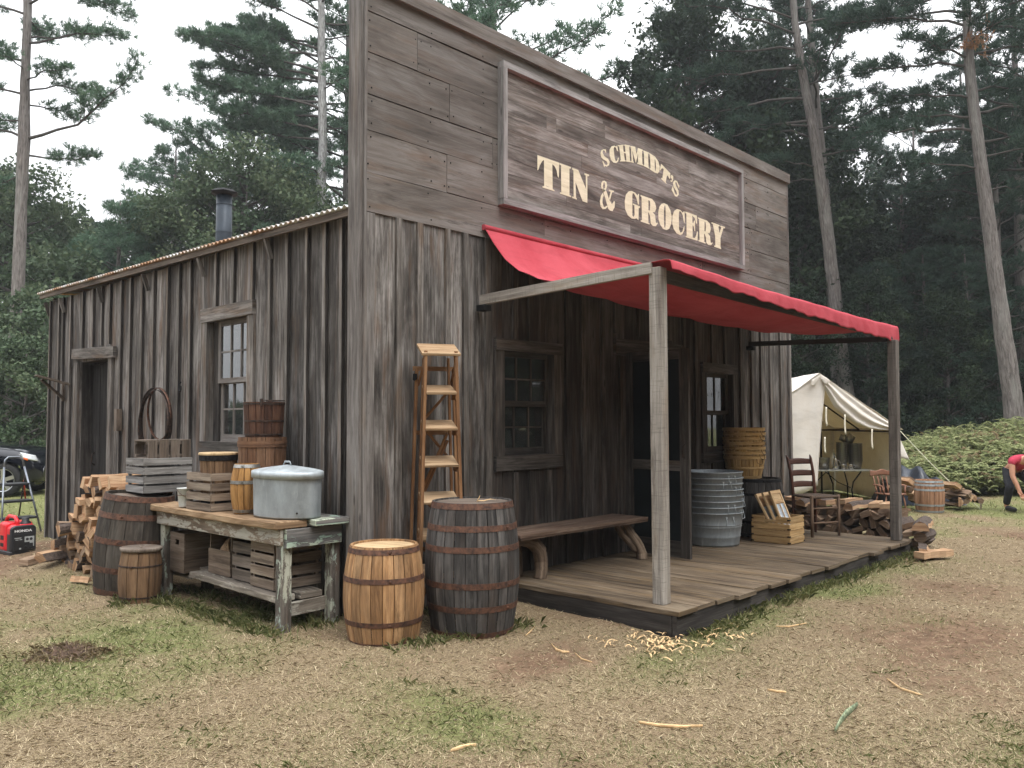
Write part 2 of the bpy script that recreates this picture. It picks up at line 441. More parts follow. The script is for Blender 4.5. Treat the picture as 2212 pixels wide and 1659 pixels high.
leafmat('litter_bits', (0.03, 0.02, 0.014), (0.07, 0.045, 0.03), (0.16, 0.10, 0.06), 0.0)
leafmat('straw_dry', (0.20, 0.145, 0.085), (0.40, 0.315, 0.19), (0.62, 0.52, 0.345), 0.15)

t = NT('pine_bark')
g1 = t.noise(t.coord('UV', (3.2, 16, 1)), 1, 6, 0.7, 0.6)
g2 = t.noise(t.coord('UV', (0.6, 1.5, 1)), 1, 3, 0.6)
c = t.ramp(g1, [(0.32, (0.05, 0.042, 0.038)), (0.5, (0.15, 0.13, 0.12)), (0.7, (0.27, 0.245, 0.23))])
c = t.mix(t.math('MULTIPLY', t.ramp(g2, [(0.5, 0), (0.65, 1)]), 0.4), c, (0.3, 0.3, 0.275))
t.set(Base_Color=c, Roughness=0.95)
t.bump(g1, 1.0, 0.03)

simple('limb_bark', (0.075, 0.066, 0.06), 0.95, var=0.3, ns=6)
t = NT('pale_bark')
g1 = t.noise(t.coord('UV', (4, 14, 1)), 1, 6, 0.7, 0.6)
t.set(Base_Color=t.ramp(g1, [(0.34, (0.12, 0.11, 0.105)), (0.5, (0.32, 0.315, 0.31)), (0.66, (0.5, 0.5, 0.49))]), Roughness=0.95)

t = NT('roof_tin')
n = t.noise(t.coord('Object', (3, 3, 3)), 1, 5, 0.7)
t.set(Base_Color=t.mix(t.ramp(n, [(0.42, 0), (0.6, 1)]), (0.34, 0.19, 0.10), (0.55, 0.56, 0.55)), Metallic=0.4, Roughness=0.5)


# ------------------------------------------------------------------ mesh builder
class MB:
    def __init__(s):
        s.v, s.f, s.uv, s.r, s.m, s.sm = [], [], [], [], [], []

    def face(s, idx, uvs, rnd, mi=0, sm=False):
        s.f.append(tuple(idx))
        s.uv.extend(uvs)
        s.r.append(rnd)
        s.m.append(mi)
        s.sm.append(sm)

    def box(s, c, size, rot=None, grain=None, rnd=None, mi=0, jit=0.0):
        """box of full size about c; grain = axis index the wood grain follows"""
        c = Vector(c)
        h = [x / 2 for x in size]
        if grain is None:
            grain = max(range(3), key=lambda i: size[i])
        rnd = random.random() if rnd is None else rnd
        ou, ov = random.uniform(0, 50), random.uniform(0, 50)
        base = len(s.v)
        loc = []
        for sx in (-1, 1):
            for sy in (-1, 1):
                for sz in (-1, 1):
                    p = Vector((sx * h[0] + random.uniform(-jit, jit), sy * h[1] + random.uniform(-jit, jit), sz * h[2] + random.uniform(-jit, jit)))
                    loc.append(p)
                    s.v.append((rot @ p if rot is not None else p) + c)
        F = [(0, 1, 3, 2, 0), (4, 6, 7, 5, 0), (0, 4, 5, 1, 1), (2, 3, 7, 6, 1), (0, 2, 6, 4, 2), (1, 5, 7, 3, 2)]
        for a, b, cc, d, ax in F:
            others = [i for i in range(3) if i != ax]
            if ax == grain:
                ua, va = others
                k = 0.25
            else:
                ua = grain
                va = [i for i in others if i != grain][0]
                k = 1
            s.face((base + a, base + b, base + cc, base + d), [(loc[q][ua] * k + ou, loc[q][va] + ov + ax * .37) for q in (a, b, cc, d)], rnd, mi)
        return s

    def beam(s, p0, p1, w, t, up=(0, 0, 1), segs=1, wj=0.0, rnd=None, mi=0, bend=0.0):
        """rectangular beam from p0 to p1; w across, t along the up direction; wj = width jitter"""
        p0, p1 = Vector(p0), Vector(p1)
        d = (p1 - p0)
        L = d.length
        d.normalize()
        up = Vector(up)
        side = d.cross(up).normalized()
        upn = side.cross(d).normalized()
        rnd = random.random() if rnd is None else rnd
        ou, ov = random.uniform(0, 50), random.uniform(0, 50)
        base = len(s.v)
        for i in range(segs + 1):
            k = i / segs
            c = p0.lerp(p1, k) + upn * (bend * math.sin(k * PI))
            for a, b in ((-1, -1), (1, -1), (1, 1), (-1, 1)):
                ww = w / 2 + random.uniform(-wj, wj)
                tt = t / 2 + random.uniform(-wj, wj) * 0.4
                s.v.append(c + side * a * ww + upn * b * tt)
        vv = [0, w, w + t, 2 * w + t, 2 * w + 2 * t]
        for i in range(segs):
            for j in range(4):
                a, b = base + i * 4 + j, base + i * 4 + (j + 1) % 4
                u0, u1 = i / segs * L + ou, (i + 1) / segs * L + ou
                s.face((a, b, b + 4, a + 4), [(u0, vv[j] + ov), (u0, vv[j + 1] + ov), (u1, vv[j + 1] + ov), (u1, vv[j] + ov)], rnd, mi)
        q = [(ou, ov), (ou + w * .2, ov), (ou + w * .2, ov + t), (ou, ov + t)]
        s.face((base + 3, base + 2, base + 1, base), q, rnd, mi)
        e = base + segs * 4
        s.face((e, e + 1, e + 2, e + 3), q, rnd, mi)
        return s

    def tube(s, pts, rad, n=8, caps=True, rnd=None, mi=0, sm=True, squash=1.0, closed=False):
        pts = [Vector(p) for p in pts]
        if isinstance(rad, (int, float)):
            rad = [rad] * len(pts)
        rnd = random.random() if rnd is None else rnd
        ou = random.uniform(0, 50)
        base = len(s.v)
        N = len(pts)
        ref = None
        L = 0
        us = []
        for i, p in enumerate(pts):
            if closed:
                d = pts[(i + 1) % N] - pts[i - 1]
            else:
                d = pts[min(i + 1, N - 1)] - pts[max(i - 1, 0)]
            if d.length < 1e-9:
                d = Vector((0, 0, 1))
            d.normalize()
            if ref is None:
                ref = Vector((0, 0, 1)) if abs(d.z) < 0.9 else Vector((1, 0, 0))
            a = (ref - d * ref.dot(d))
            if a.length < 1e-6:
                a = d.orthogonal()
            a.normalize()
            ref = a
            b = d.cross(a)
            if i:
                L += (p - pts[i - 1]).length
            us.append(L + ou)
            for j in range(n):
                th = 2 * PI * j / n
                s.v.append(p + a * math.cos(th) * rad[i] + b * math.sin(th) * rad[i] * squash)
        R = max(rad)
        M = N if closed else N - 1
        for i in range(M):
            i2 = (i + 1) % N
            for j in range(n):
                j2 = (j + 1) % n
                v0, v1 = 2 * PI * R * j / n, 2 * PI * R * (j + 1) / n
                u1 = us[i2] if i2 else us[i] + 0.05
                s.face((base + i * n + j, base + i * n + j2, base + i2 * n + j2, base + i2 * n + j), [(us[i], v0), (us[i], v1), (u1, v1), (u1, v0)], rnd, mi, sm)
        if caps and not closed:
            cc = [(ou + math.cos(2 * PI * j / n) * R * .3, math.sin(2 * PI * j / n) * R) for j in range(n)]
            s.face([base + j for j in range(n)][::-1], cc, rnd, mi)
            s.face([base + (N - 1) * n + j for j in range(n)], cc, rnd, mi)
        return s

    def lathe(s, prof, n=32, c=(0, 0, 0), rnd=None, mi=0, sm=True, sx=1, sy=1, rot=None, around=False):
        """prof = [(radius, z)...] turned about z through c"""
        c = Vector(c)
        rnd = random.random() if rnd is None else rnd
        base = len(s.v)
        N = len(prof)
        ou = random.uniform(0, 50)
        Lz = [0]
        for i in range(1, N):
            Lz.append(Lz[-1] + math.hypot(prof[i][0] - prof[i - 1][0], prof[i][1] - prof[i - 1][1]))
        for r, z in prof:
            for j in range(n):
                th = 2 * PI * j / n
                p = Vector((r * math.cos(th) * sx, r * math.sin(th) * sy, z))
                s.v.append((rot @ p if rot is not None else p) + c)
        R = max(p[0] for p in prof)
        for i in range(N - 1):
            for j in range(n):
                j2 = (j + 1) % n
                v0, v1 = 2 * PI * R * j / n, 2 * PI * R * (j + 1) / n
                q = [(Lz[i] + ou, v0), (Lz[i] + ou, v1), (Lz[i + 1] + ou, v1), (Lz[i + 1] + ou, v0)]
                if around:
                    q = [(b_, a_) for a_, b_ in q]
                s.face((base + i * n + j, base + i * n + j2, base + (i + 1) * n + j2, base + (i + 1) * n + j), q, rnd, mi, sm)
        return s

    def disc(s, r, z, n=32, c=(0, 0, 0), boards=0, mi=0, up=True, rot=None, sx=1, sy=1):
        c = Vector(c)
        base = len(s.v)
        for j in range(n):
            th = 2 * PI * j / n
            p = Vector((r * math.cos(th) * sx, r * math.sin(th) * sy, z))
            s.v.append((rot @ p if rot is not None else p) + c)
        idx = [base + j for j in range(n)]
        uv = [(math.cos(2 * PI * j / n) * r + 3, math.sin(2 * PI * j / n) * r + 3) for j in range(n)]
        s.face(idx, uv, random.random(), mi)
        return s

    def staves(s, prof, n=26, gap=0.0016, c=(0, 0, 0), mi=0, rv=1.0, thick=0.0, rot=None, sx=1, sy=1):
        """barrel wall of n separate staves following prof"""
        c = Vector(c)
        for j in range(n):
            t0, t1 = 2 * PI * (j + random.uniform(-.12, .12) * 0 + 0.0) / n, 2 * PI * (j + 1) / n
            rnd = 0.5 + (random.random() - 0.5) * rv
            ou, ov = random.uniform(0, 50), random.uniform(0, 50)
            base = len(s.v)
            L = 0
            us = []
            for i, (r, z) in enumerate(prof):
                if i:
                    L += math.hypot(r - prof[i - 1][0], z - prof[i - 1][1])
                us.append(L)
                e = gap / max(r, .01)
                for th, rr in ((t0 + e, r - 0.004), (t0 + 3 * e, r), ((t0 + t1) / 2, r * 1.002), (t1 - 3 * e, r), (t1 - e, r - 0.004)):
                    p = Vector((rr * math.cos(th) * sx, rr * math.sin(th) * sy, z))
                    s.v.append((rot @ p if rot is not None else p) + c)
            for i in range(len(prof) - 1):
                for k in range(4):
                    a = base + i * 5 + k
                    w = 2 * PI * prof[i][0] / n / 4
                    s.face((a, a + 1, a + 6, a + 5), [(us[i] + ou, ov + k * w), (us[i] + ou, ov + (k + 1) * w), (us[i + 1] + ou, ov + (k + 1) * w), (us[i + 1] + ou, ov + k * w)], rnd, mi)
        return s

    def poly(s, pts, rnd=None, mi=0, uvax=(0, 1), sm=False):
        base = len(s.v)
        s.v.extend(Vector(p) for p in pts)
        s.face(range(base, base + len(pts)), [(p[uvax[0]], p[uvax[1]]) for p in pts], random.random() if rnd is None else rnd, mi, sm)
        return s

    def grid(s, fn, nu, nv, rnd=None, mi=0, sm=True, uvs=(1, 1)):
        """surface from fn(u, v) for u, v in 0..1"""
        base = len(s.v)
        rnd = random.random() if rnd is None else rnd
        for i in range(nu + 1):
            for j in range(nv + 1):
                s.v.append(Vector(fn(i / nu, j / nv)))
        for i in range(nu):
            for j in range(nv):
                a = base + i * (nv + 1) + j
                s.face((a, a + nv + 1, a + nv + 2, a + 1), [(i / nu * uvs[0], j / nv * uvs[1]), ((i + 1) / nu * uvs[0], j / nv * uvs[1]), ((i + 1) / nu * uvs[0], (j + 1) / nv * uvs[1]), (i / nu * uvs[0], (j + 1) / nv * uvs[1])], rnd, mi, sm)
        return s

    def build(s, name, mats, parent=None, bevel=0.0, solid=0.0, off=None):
        me = bpy.data.meshes.new(name)
        me.from_pydata([tuple(p) for p in s.v], [], s.f)
        uvl = me.uv_layers.new(name='UVMap')
        uvl.data.foreach_set('uv', np.array(s.uv, dtype=np.float32).ravel())
        at = me.attributes.new('rnd', 'FLOAT', 'FACE')
        at.data.foreach_set('value', np.array(s.r, dtype=np.float32))
        me.polygons.foreach_set('material_index', np.array(s.m, dtype=np.int32))
        me.polygons.foreach_set('use_smooth', np.array(s.sm, dtype=bool))
        if isinstance(mats, str):
            mats = [mats]
        for mm in mats:
            me.materials.append(MATS[mm])
        me.update()
        o = bpy.data.objects.new(name, me)
        COL.objects.link(o)
        if parent is not None:
            o.parent = parent
        if bevel:
            b = o.modifiers.new('bevel', 'BEVEL')
            b.width = bevel
            b.segments = 1
            b.limit_method = 'ANGLE'
            b.angle_limit = math.radians(50)
        if solid:
            b = o.modifiers.new('solid', 'SOLIDIFY')
            b.thickness = solid
            b.offset = 0
        return o


def tag(o, label=None, cat=None, group=None, kind=None):
    if label:
        o['label'] = label
    if cat:
        o['category'] = cat
    if group:
        o['group'] = group
    if kind:
        o['kind'] = kind
    return o


def thing(name, label, cat, loc=(0, 0, 0), rz=0.0, group=None, rx=0.0, ry=0.0):
    o = bpy.data.objects.new(name, None)
    COL.objects.link(o)
    o.empty_display_size = 0.2
    o.location = loc
    o.rotation_euler = (rx, ry, rz)
    return tag(o, label, cat, group)


def kids(o):
    return [c for c in COL.objects if c.parent == o]


def copy_tree(o, parent=None, depth=0):
    c = o.copy()
    COL.objects.link(c)
    if parent is not None:
        c.parent = parent
    for ch in o.children:
        copy_tree(ch, c, depth + 1)
    return c


def at(px, py, s):
    """point seen at full-size photo pixel px, py at depth s (used once to measure, kept for the far things)"""
    p = Vector((-3.699, -5.122, 1.5)) + (fwd + r2 * ((px / 1.736 - 1106) / 1790.5) - u2 * ((py / 1.736 - 829.5) / 1790.5)) * s
    return p


def view_ground(px, s):
    p = at(px, 1590, s)
    return Vector((p.x, p.y, 0))


RZV = math.atan2(RY, RX)      # rotation whose local x points to the right of the view


def tri_mesh(name, V, rnd, mat, parent=None, quads=False):
    """V: (n, k, 3) array of separate faces"""
    n, k, _ = V.shape
    me = bpy.data.meshes.new(name)
    me.vertices.add(n * k)
    me.vertices.foreach_set('co', V.astype(np.float32).ravel())
    me.loops.add(n * k)
    me.loops.foreach_set('vertex_index', np.arange(n * k, dtype=np.int32))
    me.polygons.add(n)
    me.polygons.foreach_set('loop_start', np.arange(0, n * k, k, dtype=np.int32))
    at_ = me.attributes.new('rnd', 'FLOAT', 'FACE')
    at_.data.foreach_set('value', rnd.astype(np.float32))
    me.update(calc_edges=True)
    me.materials.append(MATS[mat])
    o = bpy.data.objects.new(name, me)
    COL.objects.link(o)
    if parent is not None:
        o.parent = parent
    return o
# ------------------------------------------------------------------ ground
def fbm(x, y, seed, octs=4, f=1.0):
    out = np.zeros_like(x)
    amp, tot = 1.0, 0
    rr = np.random.default_rng(seed)
    for o in range(octs):
        tab = rr.random((64, 64))
        X, Y = x * f + 31.7 * o, y * f + 17.3 * o
        xi, yi = np.floor(X).astype(int), np.floor(Y).astype(int)
        tx, ty = X - xi, Y - yi
        tx, ty = tx * tx * (3 - 2 * tx), ty * ty * (3 - 2 * ty)
        a = tab[xi % 64, yi % 64]; b = tab[(xi + 1) % 64, yi % 64]
        c = tab[xi % 64, (yi + 1) % 64]; d = tab[(xi + 1) % 64, (yi + 1) % 64]
        out += amp * ((a * (1 - tx) + b * tx) * (1 - ty) + (c * (1 - tx) + d * tx) * ty)
        tot += amp
        amp *= 0.5
        f *= 2
    return out / tot


def blob(x, y, cx, cy, rx, ry, ang=0.0):
    dx, dy = x - cx, y - cy
    c, s_ = math.cos(ang), math.sin(ang)
    u, v = (dx * c + dy * s_) / rx, (-dx * s_ + dy * c) / ry
    return np.exp(-(u * u + v * v))


def green_at(x, y):
    """0..1: how green the grass is here"""
    g = 0.16 + 0.0 * x
    g += 0.42 * blob(x, y, -1.5, 1.3, 0.9, 2.2)            # in front of the work table
    g += 0.35 * blob(x, y, -2.5, 0.5, 1.2, 1.6)
    g += 0.45 * blob(x, y, -0.9, -1.6, 0.8, 0.6)
    g += 0.18 * blob(x, y, -0.5, -3.6, 1.1, 0.7, -0.7)       # middle foreground
    g += 0.55 * blob(x, y, 2.9, -2.15, 2.2, 0.35)           # along the front of the deck
    g += 0.3 * blob(x, y, 0.9, -4.3, 0.7, 0.6)
    dist = (x + 3.7) * FX + (y + 5.1) * FY
    far = np.clip((dist - 10.5) / 3.5, 0, 1)
    g = g * (1 - far) + far * 0.85
    n = fbm(x, y, 5, 4, 1.3)
    return np.clip(g * (0.15 + 1.7 * n) + (n - 0.5) * 0.5, 0, 1)


def dirt_at(x, y):
    """0..1: bare reddish dirt"""
    d = 0.12 + 0.9 * blob(x, y, -1.6, 5.0, 1.1, 1.6) + 0.55 * blob(x, y, -3.2, -2.0, 0.9, 1.3)
    d += 0.5 * blob(x, y, -2.0, -3.4, 0.6, 0.4) + 0.45 * blob(x, y, -2.4, -2.9, 0.5, 0.5) + 0.2 * blob(x, y, 3.5, -3.4, 1.4, 0.5) + 0.28 * blob(x, y, 5.5, -4.2, 3.0, 0.9) + 0.3 * blob(x, y, 9.0, -3.0, 3, 0.8) + 0.3 * blob(x, y, 0.3, -1.6, 0.9, 0.35, 0.2)
    n = fbm(x, y, 9, 5, 1.1)
    return np.clip(d * (0.2 + 1.7 * n) + (n - 0.52) * 1.0, 0, 1)


def axis(lo, a, b, hi, fine, k):
    mid = list(np.arange(a, b, fine))
    up_, v, st = [], b, fine
    while v < hi:
        up_.append(v)
        st *= k
        v += st
    dn, v, st = [], a, fine
    while v > lo:
        st *= k
        v -= st
        dn.append(v)
    return np.array(dn[::-1] + mid + up_)


def ground_z(X, Y):
    Z = (fbm(X, Y, 3, 5, 2.3) - 0.5) * 0.035 + (fbm(X, Y, 4, 3, 0.35) - 0.5) * 0.05 - 0.012
    Z = Z + 0.085 * blob(X, Y, -0.35, 5.1, 0.35, 1.2) * fbm(X, Y, 6, 4, 4)             # earth thrown up along the back of the side wall
    Z = Z + 0.10 * blob(X, Y, -0.55, 4.3, 0.3, 0.4) * fbm(X, Y, 7, 4, 5)
    Z = Z + 0.06 * blob(X, Y, -2.15, 0.15, 0.22, 0.3) * fbm(X, Y, 8, 4, 7) * 1.6
    Z = Z - 0.04 * blob(X, Y, 1.5, -2.0, 1.3, 0.5)
    Z = Z + (fbm(X, Y, 12, 3, 5.0) - 0.5) * 0.028 * np.clip(1.2 - blob(X, Y, 0.1, -0.2, 1.4, 1.4), 0, 1)
    return Z


def make_ground():
    xs = axis(-170, -5.0, 9.0, 260, 0.07, 1.16)
    ys = axis(-170, -6.0, 8.0, 260, 0.07, 1.16)
    X, Y = np.meshgrid(xs, ys, indexing='ij')
    Z = ground_z(X, Y)
    nx, ny = X.shape
    me = bpy.data.meshes.new('ground')
    me.vertices.add(nx * ny)
    me.vertices.foreach_set('co', np.stack([X, Y, Z], -1).astype(np.float32).ravel())
    i = np.arange(nx - 1)[:, None] * ny + np.arange(ny - 1)[None, :]
    q = np.stack([i, i + ny, i + ny + 1, i + 1], -1).reshape(-1, 4)
    me.loops.add(q.size)
    me.loops.foreach_set('vertex_index', q.astype(np.int32).ravel())
    me.polygons.add(len(q))
    me.polygons.foreach_set('loop_start', np.arange(0, q.size, 4, dtype=np.int32))
    me.polygons.foreach_set('use_smooth', np.ones(len(q), dtype=bool))
    for nm, fn in (('green', green_at), ('dirt', dirt_at)):
        a = me.attributes.new(nm, 'FLOAT', 'POINT')
        a.data.foreach_set('value', fn(X, Y).astype(np.float32).ravel())
    me.update(calc_edges=True)
    t = NT('ground_soil')
    P = t.coord('Object')
    n1 = t.noise(P, 9, 8, 0.75, 0.4)
    n2 = t.noise(P, 60, 5, 0.7)
    n3 = t.noise(t.coord('Object', (70, 240, 70), rot=(0, 0, 0.5)), 1, 3, 0.6)
    n4 = t.noise(t.coord('Object', (220, 60, 70), rot=(0, 0, 0.9)), 1, 3, 0.6)
    soil = t.ramp(n1, [(0.3, (0.07, 0.040, 0.026)), (0.5, (0.165, 0.104, 0.066)), (0.72, (0.27, 0.182, 0.118))])
    straw = t.ramp(t.math('MAXIMUM', n3, n4), [(0.42, (0.075, 0.05, 0.034)), (0.56, (0.225, 0.168, 0.10)), (0.70, (0.41, 0.33, 0.21))])
    grass = t.ramp(n2, [(0.3, (0.08, 0.085, 0.035)), (0.55, (0.17, 0.18, 0.07)), (0.75, (0.29, 0.27, 0.12))])
    base = t.mix(t.ramp(t.math('ADD', t.attr('dirt'), t.math('MULTIPLY', t.math('SUBTRACT', n1, 0.5), 0.9)), [(0.25, 0), (0.6, 1)]), straw, soil)
    gr = t.ramp(t.math('ADD', t.attr('green'), t.math('MULTIPLY', t.math('SUBTRACT', n2, 0.5), 1.0)), [(0.3, 0), (0.75, 1)])
    t.set(Base_Color=t.mix(gr, base, grass), Roughness=0.95)
    t.b.inputs['Specular IOR Level'].default_value = 0.15
    t.bump(t.math('ADD', n1, t.math('MULTIPLY', n2, 0.5)), 0.9, 0.03)
    me.materials.append(t.m)
    o = bpy.data.objects.new('ground', me)
    COL.objects.link(o)
    o['kind'] = 'structure'
    return o


ground = make_ground()

# ------------------------------------------------------------------ the store building
SX = 0.14                    # the side wall stands back from the false front's edge
SY = lambda y: y * 1.038 + .194


def side(o):
    o.location = (SX, .194, -.057)
    o.scale = (1, 1.038, 1.038)
    return o


FL = 0.075                   # left edge of the false front
store = thing('store_building', 'weathered board and batten store with a tall false front and red awning', 'building')
W, D = 7.45, 6.62


def abox(mb, x0, x1, y0, y1, z0, z1, **k):
    return mb.box(((x0 + x1) / 2, (y0 + y1) / 2, (z0 + z1) / 2), (abs(x1 - x0), abs(y1 - y0), abs(z1 - z0)), **k)


def columns(edges, zt, openings):
    """vertical boards between edges, cut round openings [(a, b, z0, z1)]; yields a, b, z0, z1"""
    es = sorted(set([round(e, 4) for e in edges] + [o[0] for o in openings] + [o[1] for o in openings]))
    for a, b in zip(es[:-1], es[1:]):
        if b - a < 0.01:
            continue
        m_ = (a + b) / 2
        cuts = [(o[2], o[3]) for o in openings if o[0] < m_ < o[1]]
        z = 0.0
        for c0, c1 in cuts:
            if c0 > z:
                yield a, b, z, c0
            z = c1
        if z < zt:
            yield a, b, z, zt


# front wall (y = 0), openings of the two windows and the door
f_open = [(1.63, 2.32, 1.20, 2.14), (3.50, 4.42, 0.0, 2.20), (5.14, 5.80, 1.13, 2.09)]
f_edges = [FL, 0.18, 0.45, 0.67, 0.97, 1.19, 1.45, 1.78, 2.0, 2.24, 2.56, 2.78, 3.1, 3.35, 4.65, 4.92, 5.3, 5.62, 6.02, 6.31, 6.58, 6.85, 7.18, 7.45]
mb = MB()
for a, b, z0, z1 in columns(f_edges, 3.14, f_open):
    # boards behind the awning: darker, browner copy with the porch shade coloured in
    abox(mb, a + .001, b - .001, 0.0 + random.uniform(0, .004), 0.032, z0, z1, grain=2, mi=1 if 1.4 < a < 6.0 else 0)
mb.build('front_wall', ['siding', 'porch_shade_siding'], store)
bt = MB()
f_batt = [(.43, 0, 3.12), (.65, 0, 3.12), (.95, 0, 3.12), (1.17, 0, 3.12), (1.78, 0, 1.05), (2.0, 0, 1.05), (2.24, 0, 1.05), (1.78, 2.25, 3.12), (2.0, 2.25, 3.12), (2.53, 0, 3.12), (2.78, 0, 3.12),
          (3.1, 0, 3.12), (3.33, 2.42, 3.12), (3.75, 2.42, 3.12), (4.05, 2.42, 3.12), (4.35, 2.42, 3.12), (4.66, 0, 3.12), (4.92, 0, 3.12), (5.3, 2.21, 3.12), (5.62, 2.21, 3.12), (5.3, 0, 1.0), (5.62, 0, 1.0), (6.02, 0, 3.12), (6.31, 0, 3.12), (6.58, 0, 3.12), (6.85, 0, 3.12), (7.16, 0, 3.12)]
for x, z0, z1 in f_batt:
    w = random.uniform(.048, .062)
    x += random.uniform(-.006, .006)
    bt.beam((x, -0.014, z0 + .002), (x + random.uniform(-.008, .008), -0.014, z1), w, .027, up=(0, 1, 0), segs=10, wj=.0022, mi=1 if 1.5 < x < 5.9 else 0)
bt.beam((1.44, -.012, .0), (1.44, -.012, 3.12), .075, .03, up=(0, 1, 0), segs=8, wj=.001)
bt.build('front_battens', ['batten_wood', 'porch_shade_batten'], store)

# side wall (x = 0.03 plane, seen from -x)
s_open = [(1.55, 2.30, 1.33, 2.45), (4.63, 5.57, 0.0, 2.24)]
s_edges = [0.13, .36, .62, .92, 1.18, 1.48, 1.82, 2.14, 2.4, 2.66, 2.9, 3.16, 3.49, 3.77, 4.07, 4.3, 4.63, 4.86, 5.13, 5.46, 5.84, 6.1, 6.3, 6.62]
mb = MB()
for a, b, z0, z1 in columns(s_edges, 3.09, s_open):
    abox(mb, 0.03 + random.uniform(0, .005), 0.062, a + .001, b - .001, z0, z1, grain=2)
side(mb.build('side_wall', 'siding', store))
bt = MB()
s_batt = [(.16, 0, 3.05), (.36, 0, 3.05), (.62, 0, 3.05), (.92, 0, 3.05), (1.18, 0, 3.05), (1.48, 2.58, 3.05), (1.82, 2.58, 3.05), (2.14, 2.58, 3.05), (1.82, 0, 1.22), (2.14, 0, 1.22), (2.64, 0, 3.05), (2.9, 0, 3.05), (3.16, 0, 3.05),
          (3.48, 0, 3.05), (3.76, 0, 3.05), (4.06, 0, 3.05), (4.3, 0, 3.05), (4.63, 2.4, 3.05), (4.86, 2.4, 3.05), (5.13, 2.4, 3.05), (5.45, 2.4, 3.05), (5.84, 0, 3.05), (6.1, 0, 3.05), (6.26, 0, 3.05), (6.58, 0, 3.05)]
for y, z0, z1 in s_batt:
    w = random.uniform(.036, .046)
    y += random.uniform(-.006, .006)
    f0 = len(bt.f)
    bt.beam((0.012, y, z0 + .002), (0.012, y + random.uniform(-.01, .01), z1 + (.04 if z1 > 3 else 0)), w, .026, up=(1, 0, 0), segs=10, wj=.002)
    for q in range(40):                     # the edge faces of the battens take the darker wood
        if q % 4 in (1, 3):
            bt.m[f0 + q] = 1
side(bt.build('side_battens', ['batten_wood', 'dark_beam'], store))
# back and right walls, ceiling and floor, so that the rooms inside are dark
mb = MB()
for i in range(24):
    abox(mb, .20 + i * .3016, .20 + (i + 1) * .3016 - .003, 7.03, 7.065, 0, 3.2, grain=2)
for i in range(21):
    abox(mb, 7.40, 7.44, .04 + i * .333, .04 + (i + 1) * .333 - .003, 0, 3.6, grain=2)
mb.build('rear_walls', 'siding', store)
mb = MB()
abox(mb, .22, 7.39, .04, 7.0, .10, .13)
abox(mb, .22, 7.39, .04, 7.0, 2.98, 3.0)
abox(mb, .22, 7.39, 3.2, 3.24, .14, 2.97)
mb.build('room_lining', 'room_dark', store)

# false front: core, horizontal boards, corner boards, cap
mb = MB()
abox(mb, FL + .004, W, .034, .125, 3.0, 4.93)
abox(mb, FL + .004, .36, .034, .125, 0, 2.99)
mb.build('false_front_core', 'dark_beam', store)
rows = [3.12, 3.43, 3.76, 4.04, 4.37, 4.69, 4.95]
joints = [[2.2, 5.1], [0.95, 3.6, 6.3], [1.5, 6.35], [0.98, 6.5], [0.62, 3.3, 6.2], [2.9, 5.3]]
mb = MB()
for i, (z0, z1) in enumerate(zip(rows[:-1], rows[1:])):
    es = [FL + .03] + joints[i] + [W]
    for a, b in zip(es[:-1], es[1:]):
        dz = random.uniform(-.006, .006)
        mb.beam((a + .002, -.0 + random.uniform(-.003, .003), (z0 + z1) / 2 + dz), (b - .002, random.uniform(-.004, .002), (z0 + z1) / 2 + dz + random.uniform(-.004, .004)), z1 - z0 - .007, .03, up=(0, 1, 0), segs=6, wj=.0022)
mb.build('false_front_boards', 'facade_wood', store)
mb = MB()
for i, (z0, z1) in enumerate(zip(rows[:-1], rows[1:])):
    xs_n = [FL + .07 + .61 * k for k in range(13)] + [j_ + s_ for j_ in joints[i] for s_ in (-.03, .03)]
    for x in xs_n:
        for z in (z0 + .05, z1 - .06):
            mb.box((min(x, 7.4) + random.uniform(-.02, .02), -.0165, z + random.uniform(-.012, .012)), (.009, .006, .009))
mb.build('nails', 'black_iron', store)
mb = MB()
mb.beam((FL - .010, .055, 0), (FL - .010, .055, 4.99), .15, .026, up=(1, 0, 0), segs=14, wj=.0015)
mb.beam((.145, -.020, 0), (.145, -.020, 3.11), .078, .03, up=(0, 1, 0), segs=10, wj=.0018)
mb.beam((.092, -.023, 0), (.092, -.023, 4.9), .024, .036, up=(0, 1, 0), segs=10, wj=.0012)
mb.build('corner_boards', 'trim_wood', store)
mb = MB()
mb.beam((7.42, -.02, 0), (7.42, -.02, 3.11), .06, .03, up=(0, 1, 0), segs=8, wj=.001)
mb.beam((7.462, .055, 0), (7.462, .055, 4.97), .15, .024, up=(1, 0, 0), segs=8, wj=.001)
mb.build('corner_boards', 'trim_wood', store)
mb = MB()
mb.beam((FL - .02, .045, 4.985), (7.475, .045, 4.985), .20, .03, segs=16, wj=.002)
mb.beam((FL - .02, -.042, 4.935), (7.475, -.042, 4.935), .026, .135, segs=16, wj=.0015)
mb.build('parapet_cap', 'facade_wood', store)

